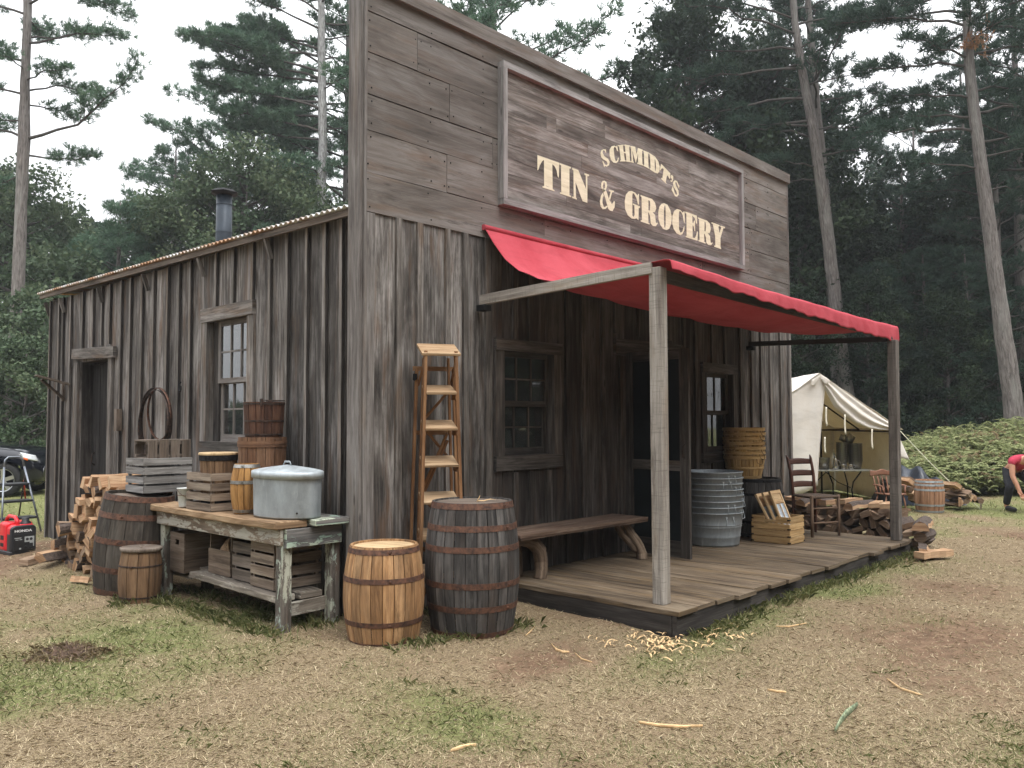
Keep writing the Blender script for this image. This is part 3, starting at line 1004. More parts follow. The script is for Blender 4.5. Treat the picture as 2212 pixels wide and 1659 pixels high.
# sign board, frame and lettering
mb = MB()
nz = 9
for i in range(nz):
    z0 = 3.47 + i * (4.71 - 3.47) / nz
    z1 = z0 + (4.71 - 3.47) / nz
    es = [1.59] + sorted(random.uniform(2.2, 5.4) for _ in range(2)) + [6.005]
    for a, b in zip(es[:-1], es[1:]):
        mb.beam((a + .001, -.0305, (z0 + z1) / 2), (b - .001, -.0305, (z0 + z1) / 2), z1 - z0 - .002, .022, up=(0, 1, 0), segs=2)
sign = mb.build('sign_board', 'sign_wood', store)
sign['label'] = 'framed plank sign lettered in cream paint'
mb = MB()
mb.beam((1.565, -.052, 4.715), (6.03, -.052, 4.715), .055, .075, up=(0, 1, 0), segs=8, wj=.001)
mb.beam((1.565, -.052, 3.470), (6.03, -.052, 3.470), .055, .075, up=(0, 1, 0), segs=8, wj=.001)
mb.beam((1.590, -.053, 3.499), (1.590, -.053, 4.686), .055, .073, up=(0, 1, 0), segs=4, wj=.001)
mb.beam((6.005, -.053, 3.499), (6.005, -.053, 4.686), .055, .073, up=(0, 1, 0), segs=4, wj=.001)
mb.build('sign_frame', 'sign_frame_wood', sign)
LETTERS=[[[(2.07,4.008),(2.388,4.007),(2.38,3.859),(2.363,3.87),(2.349,3.923),(2.318,3.959),(2.284,3.97),(2.287,3.728),(2.314,3.725),(2.314,3.713),(2.14,3.714),(2.141,3.728),(2.164,3.732),(2.163,3.984),(2.135,3.963),(2.1,3.914),(2.082,3.871),(2.068,3.863)]],[[(2.392,4.006),(2.564,4.005),(2.567,3.991),(2.543,3.985),(2.541,3.722),(2.567,3.719),(2.567,3.705),(2.396,3.707),(2.396,3.721),(2.417,3.722),(2.414,3.99),(2.392,3.989)]],[[(2.585,4.003),(2.681,4.002),(2.803,3.838),(2.801,3.973),(2.781,3.975),(2.781,3.992),(2.856,3.993),(2.856,3.977),(2.828,3.972),(2.824,3.7),(2.747,3.702),(2.638,3.871),(2.643,3.716),(2.655,3.713),(2.655,3.699),(2.582,3.702),(2.582,3.716),(2.607,3.718),(2.606,3.98),(2.585,3.985)]],[[(3.07,3.898),(3.146,3.883),(3.19,3.806),(3.239,3.765),(3.279,3.808),(3.292,3.795),(3.285,3.743),(3.247,3.693),(3.205,3.692),(3.172,3.706),(3.131,3.794)]],[[(3.083,3.853),(3.053,3.819),(3.033,3.755),(3.042,3.707),(3.08,3.682),(3.13,3.696),(3.164,3.725),(3.144,3.731),(3.114,3.709),(3.094,3.712),(3.075,3.753),(3.079,3.794),(3.099,3.828)]],[[(3.109,3.986),(3.147,3.979),(3.16,3.941),(3.136,3.896),(3.099,3.863),(3.086,3.876),(3.117,3.912),(3.124,3.944),(3.111,3.971),(3.094,3.958),(3.087,3.926),(3.097,3.888),(3.073,3.883),(3.054,3.909),(3.061,3.951),(3.081,3.975)]],[[(3.188,3.909),(3.277,3.913),(3.273,3.9),(3.246,3.894),(3.206,3.804),(3.186,3.81),(3.219,3.893),(3.188,3.894)]],[[(3.734,3.971),(3.732,3.854),(3.713,3.855),(3.687,3.914),(3.643,3.958),(3.616,3.961),(3.608,3.93),(3.605,3.714),(3.629,3.701),(3.648,3.727),(3.646,3.832),(3.617,3.832),(3.618,3.846),(3.75,3.839),(3.749,3.822),(3.726,3.818),(3.719,3.682),(3.683,3.697),(3.647,3.683),(3.593,3.678),(3.523,3.699),(3.474,3.758),(3.469,3.84),(3.491,3.917),(3.545,3.964),(3.598,3.978),(3.661,3.972),(3.706,3.949),(3.719,3.971)]],[[(3.765,3.968),(3.985,3.967),(4.042,3.94),(4.07,3.88),(4.04,3.831),(3.992,3.82),(4.043,3.799),(4.057,3.715),(4.076,3.713),(4.09,3.726),(4.095,3.711),(4.056,3.674),(3.998,3.667),(3.957,3.687),(3.944,3.77),(3.916,3.803),(3.907,3.801),(3.91,3.687),(3.933,3.685),(3.932,3.672),(3.763,3.676),(3.763,3.69),(3.786,3.694),(3.783,3.952),(3.765,3.952)],[(3.915,3.942),(3.943,3.937),(3.95,3.89),(3.941,3.829),(3.913,3.829)]],[[(4.228,3.967),(4.297,3.962),(4.356,3.912),(4.385,3.839),(4.373,3.759),(4.327,3.69),(4.271,3.668),(4.202,3.669),(4.144,3.708),(4.11,3.768),(4.108,3.844),(4.138,3.915),(4.178,3.95)],[(4.241,3.946),(4.257,3.932),(4.261,3.839),(4.256,3.728),(4.244,3.687),(4.228,3.696),(4.22,3.799),(4.225,3.909)]],[[(4.663,3.952),(4.664,3.81),(4.639,3.84),(4.624,3.899),(4.583,3.937),(4.545,3.933),(4.536,3.889),(4.536,3.72),(4.566,3.686),(4.608,3.704),(4.637,3.76),(4.654,3.78),(4.651,3.728),(4.608,3.676),(4.559,3.657),(4.483,3.666),(4.423,3.707),(4.394,3.768),(4.4,3.853),(4.438,3.916),(4.5,3.952),(4.573,3.952),(4.624,3.93),(4.646,3.95)]],[[(4.678,3.955),(4.937,3.953),(4.941,3.852),(4.917,3.86),(4.892,3.913),(4.831,3.937),(4.836,3.846),(4.862,3.856),(4.876,3.887),(4.891,3.884),(4.894,3.758),(4.877,3.76),(4.865,3.81),(4.835,3.819),(4.835,3.673),(4.886,3.675),(4.919,3.716),(4.938,3.765),(4.954,3.762),(4.944,3.652),(4.681,3.654),(4.677,3.668),(4.702,3.671),(4.703,3.936),(4.679,3.938)]],[[(4.958,3.937),(5.171,3.934),(5.239,3.91),(5.26,3.843),(5.231,3.79),(5.185,3.783),(5.239,3.756),(5.251,3.681),(5.274,3.673),(5.293,3.693),(5.297,3.676),(5.255,3.646),(5.197,3.641),(5.152,3.659),(5.138,3.728),(5.11,3.764),(5.098,3.762),(5.105,3.664),(5.132,3.661),(5.131,3.647),(4.966,3.651),(4.967,3.668),(4.993,3.669),(4.987,3.922),(4.96,3.922)],[(5.114,3.914),(5.139,3.907),(5.146,3.859),(5.136,3.798),(5.108,3.796)]],[[(5.281,3.935),(5.474,3.933),(5.473,3.915),(5.444,3.91),(5.471,3.83),(5.521,3.911),(5.497,3.913),(5.497,3.931),(5.611,3.932),(5.605,3.913),(5.569,3.909),(5.493,3.773),(5.489,3.658),(5.503,3.654),(5.503,3.637),(5.336,3.641),(5.336,3.656),(5.366,3.66),(5.365,3.777),(5.309,3.92),(5.281,3.917)]],[[(3.142,4.327),(3.148,4.281),(3.135,4.285),(3.116,4.303),(3.089,4.297),(3.085,4.273),(3.113,4.244),(3.179,4.229),(3.207,4.205),(3.195,4.167),(3.153,4.142),(3.123,4.145),(3.111,4.126),(3.079,4.186),(3.096,4.185),(3.12,4.16),(3.15,4.157),(3.17,4.174),(3.154,4.198),(3.096,4.205),(3.059,4.221),(3.049,4.259),(3.069,4.296),(3.114,4.317),(3.132,4.314)]],[[(3.339,4.411),(3.359,4.353),(3.338,4.354),(3.317,4.384),(3.288,4.383),(3.277,4.359),(3.293,4.266),(3.314,4.235),(3.34,4.251),(3.355,4.285),(3.368,4.283),(3.357,4.245),(3.323,4.219),(3.271,4.212),(3.23,4.231),(3.205,4.276),(3.206,4.332),(3.24,4.376),(3.291,4.397),(3.322,4.394)]],[[(3.351,4.416),(3.456,4.447),(3.456,4.437),(3.444,4.431),(3.455,4.371),(3.49,4.376),(3.482,4.437),(3.468,4.442),(3.474,4.454),(3.571,4.467),(3.575,4.455),(3.557,4.451),(3.572,4.299),(3.586,4.297),(3.586,4.287),(3.497,4.277),(3.497,4.287),(3.506,4.289),(3.495,4.363),(3.46,4.359),(3.476,4.286),(3.49,4.285),(3.488,4.274),(3.388,4.251),(3.389,4.261),(3.406,4.267),(3.377,4.409),(3.353,4.406)]],[[(3.58,4.466),(3.67,4.476),(3.696,4.402),(3.725,4.478),(3.817,4.479),(3.813,4.464),(3.8,4.459),(3.805,4.321),(3.819,4.316),(3.815,4.302),(3.703,4.298),(3.709,4.31),(3.722,4.318),(3.725,4.415),(3.68,4.301),(3.615,4.425),(3.631,4.308),(3.644,4.303),(3.64,4.292),(3.582,4.289),(3.586,4.301),(3.601,4.306),(3.592,4.451),(3.582,4.454)]],[[(3.826,4.476),(3.935,4.475),(3.931,4.462),(3.916,4.459),(3.924,4.31),(3.943,4.307),(3.939,4.295),(3.823,4.302),(3.827,4.313),(3.842,4.319),(3.837,4.457),(3.826,4.463)]],[[(3.942,4.474),(4.053,4.459),(4.12,4.42),(4.148,4.366),(4.137,4.309),(4.107,4.28),(4.049,4.276),(3.95,4.291),(3.954,4.306),(3.966,4.309),(3.953,4.458),(3.94,4.46)],[(4.048,4.431),(4.062,4.418),(4.074,4.35),(4.065,4.298),(4.05,4.301),(4.047,4.365)]],[[(4.178,4.406),(4.366,4.339),(4.36,4.269),(4.34,4.276),(4.321,4.296),(4.295,4.299),(4.267,4.214),(4.283,4.21),(4.279,4.198),(4.176,4.232),(4.179,4.246),(4.2,4.248),(4.23,4.357),(4.203,4.362),(4.177,4.345),(4.163,4.326),(4.147,4.331)]],[[(4.396,4.327),(4.426,4.317),(4.426,4.283),(4.4,4.244),(4.364,4.247),(4.368,4.257),(4.395,4.26),(4.395,4.282),(4.375,4.289),(4.373,4.311)]],[[(4.467,4.28),(4.508,4.278),(4.532,4.249),(4.558,4.232),(4.547,4.202),(4.527,4.214),(4.507,4.25),(4.483,4.267),(4.466,4.247),(4.486,4.217),(4.536,4.171),(4.539,4.126),(4.503,4.095),(4.458,4.093),(4.422,4.125),(4.388,4.152),(4.414,4.202),(4.427,4.182),(4.453,4.132),(4.487,4.11),(4.508,4.132),(4.484,4.16),(4.434,4.195),(4.42,4.231),(4.437,4.265)]]]
for g0, g1 in ((0, 3), (3, 7), (7, 14), (14, 23)):       # TIN, &, GROCERY, SCHMIDT'S
    mb = MB()
    for glyph in LETTERS[g0:g1]:
        polys = [[Vector((x, z, 0)) for x, z in p] for p in glyph]
        tris = tessellate_polygon(polys)
        flat = [v for p in polys for v in p]
        base = len(mb.v)
        rn = random.random()
        for v in flat:
            mb.v.append(Vector((v.x, -.0435, v.y)))
        for tr in tris:
            a, b, c = [flat[i] for i in tr]
            area = (b.x - a.x) * (c.y - a.y) - (b.y - a.y) * (c.x - a.x)
            ii = [base + i for i in (tr if area > 0 else tr[::-1])]
            mb.face(ii, [(mb.v[i].x, mb.v[i].z) for i in ii], rn)
    mb.build('lettering', 'letter_paint', sign, solid=.0015)

# roof
ROOFZ = lambda x, y: 3.175 + 0.012 * y + (x - .05) * 0.10
mb = MB()
ys = np.arange(.135, 7.24, .0125)
base = 0
xs_ = [.045, 1.5, 4.0, 7.5]
for y in ys:
    for x in xs_:
        mb.v.append(Vector((x, y, ROOFZ(x, y) + .013 * math.sin(2 * PI * y / .076))))
nx = len(xs_)
for i in range(len(ys) - 1):
    for j in range(nx - 1):
        a = i * nx + j
        mb.face((a, a + 1, a + nx + 1, a + nx), [(0, 0)] * 4, .5, 0, True)
mb.build('roof', 'roof_tin', store, solid=.004)
mb = MB()
mb.beam((.085, .135, 3.132), (.085, 7.21, 3.217), .026, .052, segs=10, wj=.0015)
abox(mb, .2, 7.44, 7.07, 7.09, 3.05, 3.2, grain=0)
mb.build('eave_board', 'dull_crate', store)
for y in (1.41, 2.67, 3.95, 5.23, 6.5, 7.05):
    mb = MB()
    mb.beam((.150, y, 2.95), (.092, y, 3.13), .04, .03, up=(0, 1, 0), segs=2, wj=.001)
    mb.build('eave_brace', 'batten_wood', store)

# stovepipe
mb = MB()
px_, py_ = 1.08, 4.06
mb.lathe([(.092, 3.2), (.092, 3.75), (.092, 3.751), (.094, 3.755), (.094, 3.77), (.092, 3.775), (.090, 4.22), (.075, 4.22)], 24, (px_, py_, 0))
for z in (4.09,):
    mb.lathe([(.093, z), (.096, z + .006), (.093, z + .012)], 24, (px_, py_, 0))
pipe = mb.build('stovepipe', 'flue_metal', store)
mb = MB()
mb.lathe([(.095, 4.205), (.17, 4.235), (.172, 4.243), (.10, 4.282), (0.001, 4.284)], 6, (px_, py_, 0), sm=False)
mb.lathe([(.13, 4.236), (.06, 4.236)], 8, (px_, py_, 0), sm=False)
mb.build('cap', 'black_iron', pipe)


# windows -------------------------------------------------------------
def window(axis_, u0, u1, z0, z1, face, casing, cols, rows, recess=.10, header=.12, sill=.12, glassm='old_glass', sgn=1, trim='batten_wood', blinds=(), sash_shrink=0.0, over=.0, far_fill=0.0):
    """axis_ 0: wall along x facing -y at y=face; axis_ 1: wall along y facing -x at x=face"""
    def B(mb, a, b, n0, n1, c, d, **k):
        # n is the distance outward from the wall face (towards the viewer); negative = recessed
        if axis_ == 0:
            abox(mb, a, b, face - n1, face - n0, c, d, **k)
        else:
            abox(mb, face - n1, face - n0, a, b, c, d, **k)
    t_ = .028
    mb = MB()
    g = 0 if axis_ == 0 else 1
    B(mb, u0 - casing, u0 + .004, 0.001, t_, z0 - .0, z1, grain=2)
    B(mb, u1 - .004, u1 + casing, 0.001, t_, z0 - .0, z1, grain=2)
    B(mb, u0 - casing - over, u1 + casing + over, 0.0, t_ + .01, z1 + .001, z1 + header, grain=g, jit=.003)
    B(mb, u0 - casing - over, u1 + casing + over, 0.0, t_ + .006, z0 - sill, z0 - .001, grain=g, jit=.002)
    # reveals
    B(mb, u0 - .02, u0, -recess - .06, -.0, z0, z1, grain=2)
    B(mb, u1, u1 + .02, -recess - .06, -.0, z0, z1, grain=2)
    B(mb, u0 - .02, u1 + .02, -recess - .06, -.0, z1, z1 + .02, grain=g)
    B(mb, u0 - .02, u1 + .02, -recess - .06, .02, z0 - .02, z0, grain=g)
    win = mb.build('window', trim, store)
    zm = (z0 + z1) / 2
    a, b = u0 + sash_shrink, u1 - sash_shrink
    if far_fill:
        b = u1 - far_fill
        mb = MB()
        B(mb, b, u1, -recess - .07, -recess - .01, z0, z1, grain=2)
        mb.build('frame', 'dark_beam', win)
    if sash_shrink:
        mb = MB()
        B(mb, u0, a, -recess - .03, -recess + .02, z0, z1, grain=2)
        B(mb, b, u1, -recess - .03, -recess + .02, z0, z1, grain=2)
        mb.build('frame', trim, win)
    for k, (c, d, rec) in enumerate(((zm - .018, z1, recess), (z0, zm + .018, recess + .034))):
        s = MB()
        st = .045
        B(s, a, a + st, -rec - .03, -rec, c, d, grain=2)
        B(s, b - st, b, -rec - .03, -rec, c, d, grain=2)
        B(s, a + st, b - st, -rec - .03, -rec, c, c + (st if k == 0 else st * 1.5), grain=g)
        B(s, a + st, b - st, -rec - .03, -rec, d - st, d, grain=g)
        ia, ib, ic, id_ = a + st, b - st, c + (st if k == 0 else st * 1.5), d - st
        for i in range(1, cols):
            x = ia + (ib - ia) * i / cols
            B(s, x - .008, x + .008, -rec - .026, -rec - .002, ic, id_, grain=2)
        for i in range(1, rows):
            z = ic + (id_ - ic) * i / rows
            B(s, ia, ib, -rec - .024, -rec - .004, z - .008, z + .008, grain=g)
        s.build('sash', 'trim_wood' if axis_ else 'porch_shade_batten', win)
        p = MB()
        B(p, ia, ib, -rec - .0165, -rec - .0135, ic, id_)
        p.build('panes', glassm, win)
    for bu0, bu1, bz0, bz1, bm in blinds:
        p = MB()
        n_ = 14
        lo, hi = u0 + (u1 - u0) * bu0, u0 + (u1 - u0) * bu1
        zz0, zz1 = z0 + (z1 - z0) * bz0, z0 + (z1 - z0) * bz1
        def fn(u, v, lo=lo, hi=hi, zz0=zz0, zz1=zz1):
            q = lo + (hi - lo) * u
            nn = face + recess + .10 + .012 * math.sin(u * 23 + v) + .006 * math.sin(v * 9)
            return (q, nn, zz0 + (zz1 - zz0) * v) if axis_ == 0 else (nn, q, zz0 + (zz1 - zz0) * v)
        p.grid(fn, 24, 6)
        p.build('blind', bm, win, solid=.001)
    return win


w1 = window(0, 1.63, 2.32, 1.20, 2.14, 0.0, .11, 3, 2, recess=.05, trim='porch_shade_batten', sill=.13, header=.11, blinds=((.02, .40, 0.0, .42, 'paper_blind'), (.66, .98, .0, .3, 'paper_blind')))
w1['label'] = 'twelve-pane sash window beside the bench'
w2 = window(0, 5.14, 5.80, 1.13, 2.09, 0.0, .10, 2, 1, recess=.05, trim='porch_shade_batten', sill=.12, header=.12, blinds=((.04, .96, .78, .98, 'paper_blind'), (.04, .96, .02, .75, 'stained_blind')))
w2['label'] = 'small window with stained paper behind the glass, beside the baskets'
w3 = window(1, 1.55, 2.30, 1.33, 2.45, 0.03, .105, 3, 2, recess=.045, far_fill=.10, sill=.12, header=.13, glassm='bright_glass', blinds=((.0, .88, .44, .99, 'paper_blind'), (.0, .88, .24, .43, 'grey_blind')))
side(w3)
w3['label'] = 'side window reflecting the bright sky'

# side door
mb = MB()
abox(mb, .0, .032, 4.53, 4.632, 0, 2.24, grain=2)
abox(mb, .0, .032, 5.568, 5.68, 0, 2.24, grain=2)
mb.beam((-.004, 4.43, 2.30), (-.004, 5.70, 2.345), .04, .125, segs=4, wj=.002)
abox(mb, .063, .26, 4.60, 4.63, 0, 2.24, grain=2, mi=1)
abox(mb, .063, .26, 5.57, 5.60, 0, 2.24, grain=2, mi=1)
abox(mb, .063, .26, 4.60, 5.60, 2.24, 2.27, grain=1, mi=1)
dr = mb.build('side_door_frame', ['batten_wood', 'dark_beam'], store)
side(dr)
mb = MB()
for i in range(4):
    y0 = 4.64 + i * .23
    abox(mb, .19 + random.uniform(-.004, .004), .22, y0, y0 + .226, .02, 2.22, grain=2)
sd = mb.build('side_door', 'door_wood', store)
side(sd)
sd['label'] = 'dark plank door, stained and flaking'
mb = MB()
mb.tube([(.185, 5.45, 1.0), (.15, 5.45, 1.03), (.15, 5.45, 1.12), (.185, 5.45, 1.15)], .008, 6)
mb.build('handle', 'old_iron', sd)
# front door opening and screen door
mb = MB()
abox(mb, 3.38, 3.50, -.03, -.001, .15, 2.20, grain=2)
abox(mb, 4.42, 4.54, -.03, -.001, .15, 2.20, grain=2)
mb.beam((3.30, -.02, 2.285), (4.60, -.02, 2.30), .04, .165, segs=4, wj=.002)
abox(mb, 3.47, 3.50, .033, .18, .15, 2.2, grain=2)
abox(mb, 4.42, 4.45, .033, .18, .15, 2.2, grain=2)
abox(mb, 3.47, 4.45, .033, .18, 2.2, 2.23, grain=0)
abox(mb, 3.50, 4.42, -.02, .18, .148, .17, grain=0)
mb.build('front_door_frame', 'porch_shade_batten', store)
dleaf = thing('screen_door', None, None, (3.475, -.03, .165), 0)
dleaf.parent = store
dleaf.rotation_euler.z = math.radians(-95.5)
mb = MB()
LW, LH = .80, 2.06
abox(mb, 0, .09, 0, .03, 0, LH, grain=2)
abox(mb, LW - .11, LW, 0, .03, 0, LH, grain=2)
abox(mb, .09, LW - .11, .001, .029, 0, .16, grain=0)
abox(mb, .09, LW - .11, .001, .029, LH - .10, LH, grain=0)
abox(mb, .09, LW - .11, .001, .029, .85, .95, grain=0)
mb.build('stiles', 'porch_shade_batten', dleaf)
mb = MB()
abox(mb, .09, LW - .11, .012, .016, .16, .85)
abox(mb, .09, LW - .11, .012, .016, .95, LH - .10)
mb.build('mesh_panel', 'dark_mesh', dleaf)
mb = MB()
mb.tube([(LW - .05, 0, .98), (LW - .05, -.035, .99), (LW - .05, -.035, 1.10), (LW - .05, 0, 1.11)], .007, 6)
mb.build('handle', 'old_iron', dleaf)

# porch deck
mb = MB()
random.seed(14)
xx = 1.449
while xx < 6.44:
    w = random.uniform(.265, .30)
    if xx + w > 6.36:
        w = 6.46 - xx
    e = -1.915 + random.uniform(-.03, .025)
    mb.beam((xx + w / 2, -.002, .129 + random.uniform(-.003, .003)), (xx + w / 2, e, .129 + random.uniform(-.003, .002)), w - .012, .036, segs=9, wj=.004)
    xx += w
mb.build('porch_deck', 'deck_wood', store, bevel=.003)
mb = MB()
mb.beam((1.46, -1.865, .035), (6.42, -1.865, .045), .04, .15, segs=14, wj=.003)
mb.beam((1.478, -.04, .035), (1.478, -1.84, .035), .04, .15, segs=6, wj=.002)
mb.beam((6.40, -.04, .052), (6.40, -1.84, .052), .04, .115, segs=6, wj=.002)
for i in range(8):
    mb.beam((1.6 + i * .65, -.04, .05), (1.6 + i * .65, -1.83, .05), .04, .10)
mb.build('deck_skirt', 'dark_beam', store)
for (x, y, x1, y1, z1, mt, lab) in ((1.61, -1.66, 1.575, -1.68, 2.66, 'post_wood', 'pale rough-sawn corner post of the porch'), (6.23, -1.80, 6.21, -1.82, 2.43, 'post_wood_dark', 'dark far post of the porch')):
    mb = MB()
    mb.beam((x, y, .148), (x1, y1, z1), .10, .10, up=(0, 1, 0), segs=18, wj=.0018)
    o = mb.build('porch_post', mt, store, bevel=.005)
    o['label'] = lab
mb = MB()
mb.beam((1.315, -.05, 2.555), (1.525, -1.66, 2.655), .04, .085, segs=8, wj=.002)
o = mb.build('awning_beam', 'post_wood', store)
mb = MB()
abox(mb, 1.28, 1.37, -.12, -.03, 2.46, 2.51)
abox(mb, 6.14, 6.22, -.12, -.03, 2.42, 2.47)
mb.build('beam_bracket', 'black_iron', store)
mb = MB()
mb.beam((1.63, -1.70, 2.60), (6.28, -1.80, 2.48), .04, .09, segs=12, wj=.002)
mb.beam((6.18, -.05, 2.50), (6.21, -1.76, 2.445), .04, .06, segs=6, wj=.001)
mb.build('awning_beam', 'dark_beam', store)

# awning canvas
prof_ = [(0.0, 3.215), (-.03, 3.19), (-.12, 3.06), (-.25, 2.90), (-.40, 2.765), (-.60, 2.665), (-.85, 2.625), (-1.15, 2.625), (-1.42, 2.655), (-1.62, 2.692), (-1.75, 2.705), (-1.79, 2.70), (-1.80, 2.67), (-1.803, 2.64)]


def awn(u, v):
    k = v * (len(prof_) - 1)
    i = min(int(k), len(prof_) - 2)
    f = k - i
    y = prof_[i][0] * (1 - f) + prof_[i + 1][0] * f
    z = prof_[i][1] * (1 - f) + prof_[i + 1][1] * f
    t_ = -y / 1.82
    x0_, x1_ = 1.37 + .17 * t_, 6.50 - .08 * t_
    x = x0_ + (x1_ - x0_) * u
    z -= (2.70 - 2.60) * t_ * u                       # the frame drops towards the far post
    z -= .10 * math.sin(PI * min(u * 1.0, 1)) * math.sin(PI * min(1, t_ * .95)) ** 1.2
    z += .012 * math.sin(u * 31 + 3 * t_) * t_ * (1 - t_) * 3 + (.002 * math.sin(u * 57 + v * 7) + .004 * math.sin(u * 13 + 1)) * (t_ > .02)
    # gathers pulled across the steep part
    z += .016 * math.sin(u * 44 - t_ * 16) * math.sin(PI * min(1, t_ * 1.8)) * (t_ < .56)
    hem = max(0.0, (v - 11 / 13) / (2 / 13))
    if hem > 0:
        drop = .008 + .115 * min(1, u * 1.05) ** .8 + .004 * math.sin(u * 41) + .005 * math.sin(u * 67 + 1) + .005 * math.sin(u * 127 + 2)
        z -= hem * drop
        y -= hem * (.004 * math.sin(u * 63) + .006 * math.sin(u * 23 + 1) + .005 * math.sin(u * 151)) + .01
    return (x, y - .012, z)


mb = MB()
mb.grid(awn, 190, 52)
mb.build('awning', 'red_canvas', store, solid=.003)
mb = MB()
mb.tube([(1.36, -.035, 3.205), (2.9, -.035, 3.2), (6.5, -.035, 3.2)], .026, 10)
mb.build('awning_roll', 'red_canvas', store)

# things fixed on the side wall
mb = MB()
mb.beam((-.36, 5.93, 2.085), (.02, 5.87, 1.985), .13, .022, segs=3, wj=.002)
mb.beam((.01, 6.0, 1.80), (-.27, 6.0, 2.04), .03, .03, up=(0, 1, 0))
mb.beam((-.0, 6.02, 1.78), (-.0, 6.02, 2.0), .03, .03, up=(0, 1, 0))
side(mb.build('wall_shelf', 'dull_crate', store))
mb = MB()
mb.beam((-.02, 4.27, 1.42), (-.02, 4.27, 1.66), .07, .06, up=(1, 0, 0), segs=4, wj=.004)
side(mb.build('wooden_latch', 'dull_crate', store))
# ------------------------------------------------------------------ barrels
def barrel_prof(rh, rb, h, n=16, flat=0.0):
    return [(rh + (rb - rh) * (math.sin(PI * i / n)) ** .85, h * i / n) for i in range(n + 1)]


def barrel_r(rh, rb, h, z):
    return rh + (rb - rh) * (math.sin(PI * min(1, max(0, z / h)))) ** .85


def barrel(name, label, cat, loc, rh, rb, h, n, wood_m, hoop_m, hoops, head_m, rz=0.0, group=None, hw=.035, tilt=0.0, tdir=0.0, head_drop=.03, rv=1.0, lid=True):
    b = thing(name, label, cat, loc, rz, group)
    if tilt:
        b.rotation_euler = (Matrix.Rotation(tilt, 3, Vector((math.cos(tdir), math.sin(tdir), 0))) @ Matrix.Rotation(rz, 3, 'Z')).to_euler()
    mb = MB()
    mb.staves(barrel_prof(rh, rb, h), n, rv=rv)
    mb.lathe([(rh - .002, h), (rh - .018, h), (rh - .02, h - head_drop - .01)], 32, sm=False)
    mb.lathe([(rh - .03, .02), (rh - .004, .0)], 32, sm=False)
    mb.build('staves', wood_m, b)
    if lid:
        m2 = MB()
        r = rh - .018
        k = 5
        for i in range(k):
            a, c = -r + 2 * r * i / k, -r + 2 * r * (i + 1) / k
            pts = []
            for j in range(9):
                x = a + (c - a) * j / 8
                pts.append((x + (.0015 if j == 0 else -.0015 if j == 8 else 0), -math.sqrt(max(0, r * r - x * x)), h - head_drop))
            for j in range(8, -1, -1):
                x = a + (c - a) * j / 8
                pts.append((x + (.0015 if j == 0 else -.0015 if j == 8 else 0), math.sqrt(max(0, r * r - x * x)), h - head_drop))
            m2.poly(pts, uvax=(1, 0))
        m2.build('head', head_m, b)
    for z in hoops:
        z0, z1 = z - hw / 2, z + hw / 2
        zz = [max(0.001, z0), min(h - .001, z1)]
        hb = MB()
        ra, rb_ = barrel_r(rh, rb, h, zz[0]) + .0035, barrel_r(rh, rb, h, zz[1]) + .0035
        hb.lathe([(ra - .004, zz[0]), (ra, zz[0]), (rb_, zz[1]), (rb_ - .004, zz[1])], 48, sm=False)
        hb.box(((ra + rb_) / 2 * math.cos(3.9), (ra + rb_) / 2 * math.sin(3.9), z), (.02, .02, .012))
        hb.build('hoop', hoop_m, b)
    return b


barrel('light_barrel', 'small light oak barrel with rusty hoops and pale head at the store corner', 'barrel', (-.042, -.454, -.02), .235, .282, .675, 22, 'light_barrel', 'rust_hoop', (.02, .165, .245 + .21, .645), 'barrel_head', rz=.3, hw=.034, head_drop=.014, group='barrels outside the store')
barrel('dark_barrel', 'big blackened oak barrel with six rusty hoops, between the light barrel and the deck', 'barrel', (.57, -.71, -.01), .292, .345, .94, 26, 'dark_barrel', 'rust_hoop', (.02, .205, .37, .62, .765, .918), 'dull_crate', rz=.9, hw=.042, head_drop=.012, group='barrels outside the store')
barrel('vat', 'large dark leaning barrel under the bleached crates, behind the small keg', 'barrel', (-.555, 2.58, -.03), .285, .335, .90, 14, 'vat_wood', 'rust_hoop', (.05, .25, .50, .72, .875), 'dull_crate', hw=.05, tilt=math.radians(5.5), tdir=math.atan2(FY, FX), rv=.9, group='barrels outside the store')
k = barrel('small_keg', 'small brown keg with a thick dark top rim, in front of the leaning barrel', 'keg', (-.675, 2.08, -.01), .150, .175, .435, 12, 'keg_wood', 'old_iron', (.05, .31), 'keg_wood', hw=.012, tilt=math.radians(1.5), tdir=1.2, rv=.5)
mb = MB()
mb.lathe([(.155, .425), (.168, .43), (.171, .455), (.16, .458), (.01, .45)], 28)
mb.build('lid', 'dull_crate', k)
barrel('black_barrel', 'dark barrel on the porch holding up the stack of bushel baskets', 'barrel', (5.585, -.43, .148), .27, .315, .68, 24, 'dark_barrel', 'black_iron', (.03, .18, .50, .655), 'red_bucket', hw=.03, group='barrels on the porch')
p = view_ground(3478, 13.85)
barrel('wine_barrel', 'pale oak barrel with grey steel hoops, on the grass beside the tent', 'barrel', (p.x, p.y, -.01), .36 * .56, .232, .535, 20, 'pale_barrel', 'grey_hoop', (.022, .125, .375, .455, .51), 'pale_barrel', hw=.032, rv=.6)

s_ = thing('straw_wisp', 'twist of dry straw lying on the dark barrel head', 'straw', (.53, -.82, .93))
mb = MB()
mb.tube([(-.02, 0, 0), (-.01, .004, .004), (.04, -.01, .002), (.09, -.03, .012), (.13, -.045, .004)], [.002, .004, .004, .003, .001], 5)
mb.tube([(-.02, 0, 0), (-.005, -.01, .03), (.0, -.012, .045)], [.004, .003, .001], 5)
mb.build('stalk', 'shavings', s_)


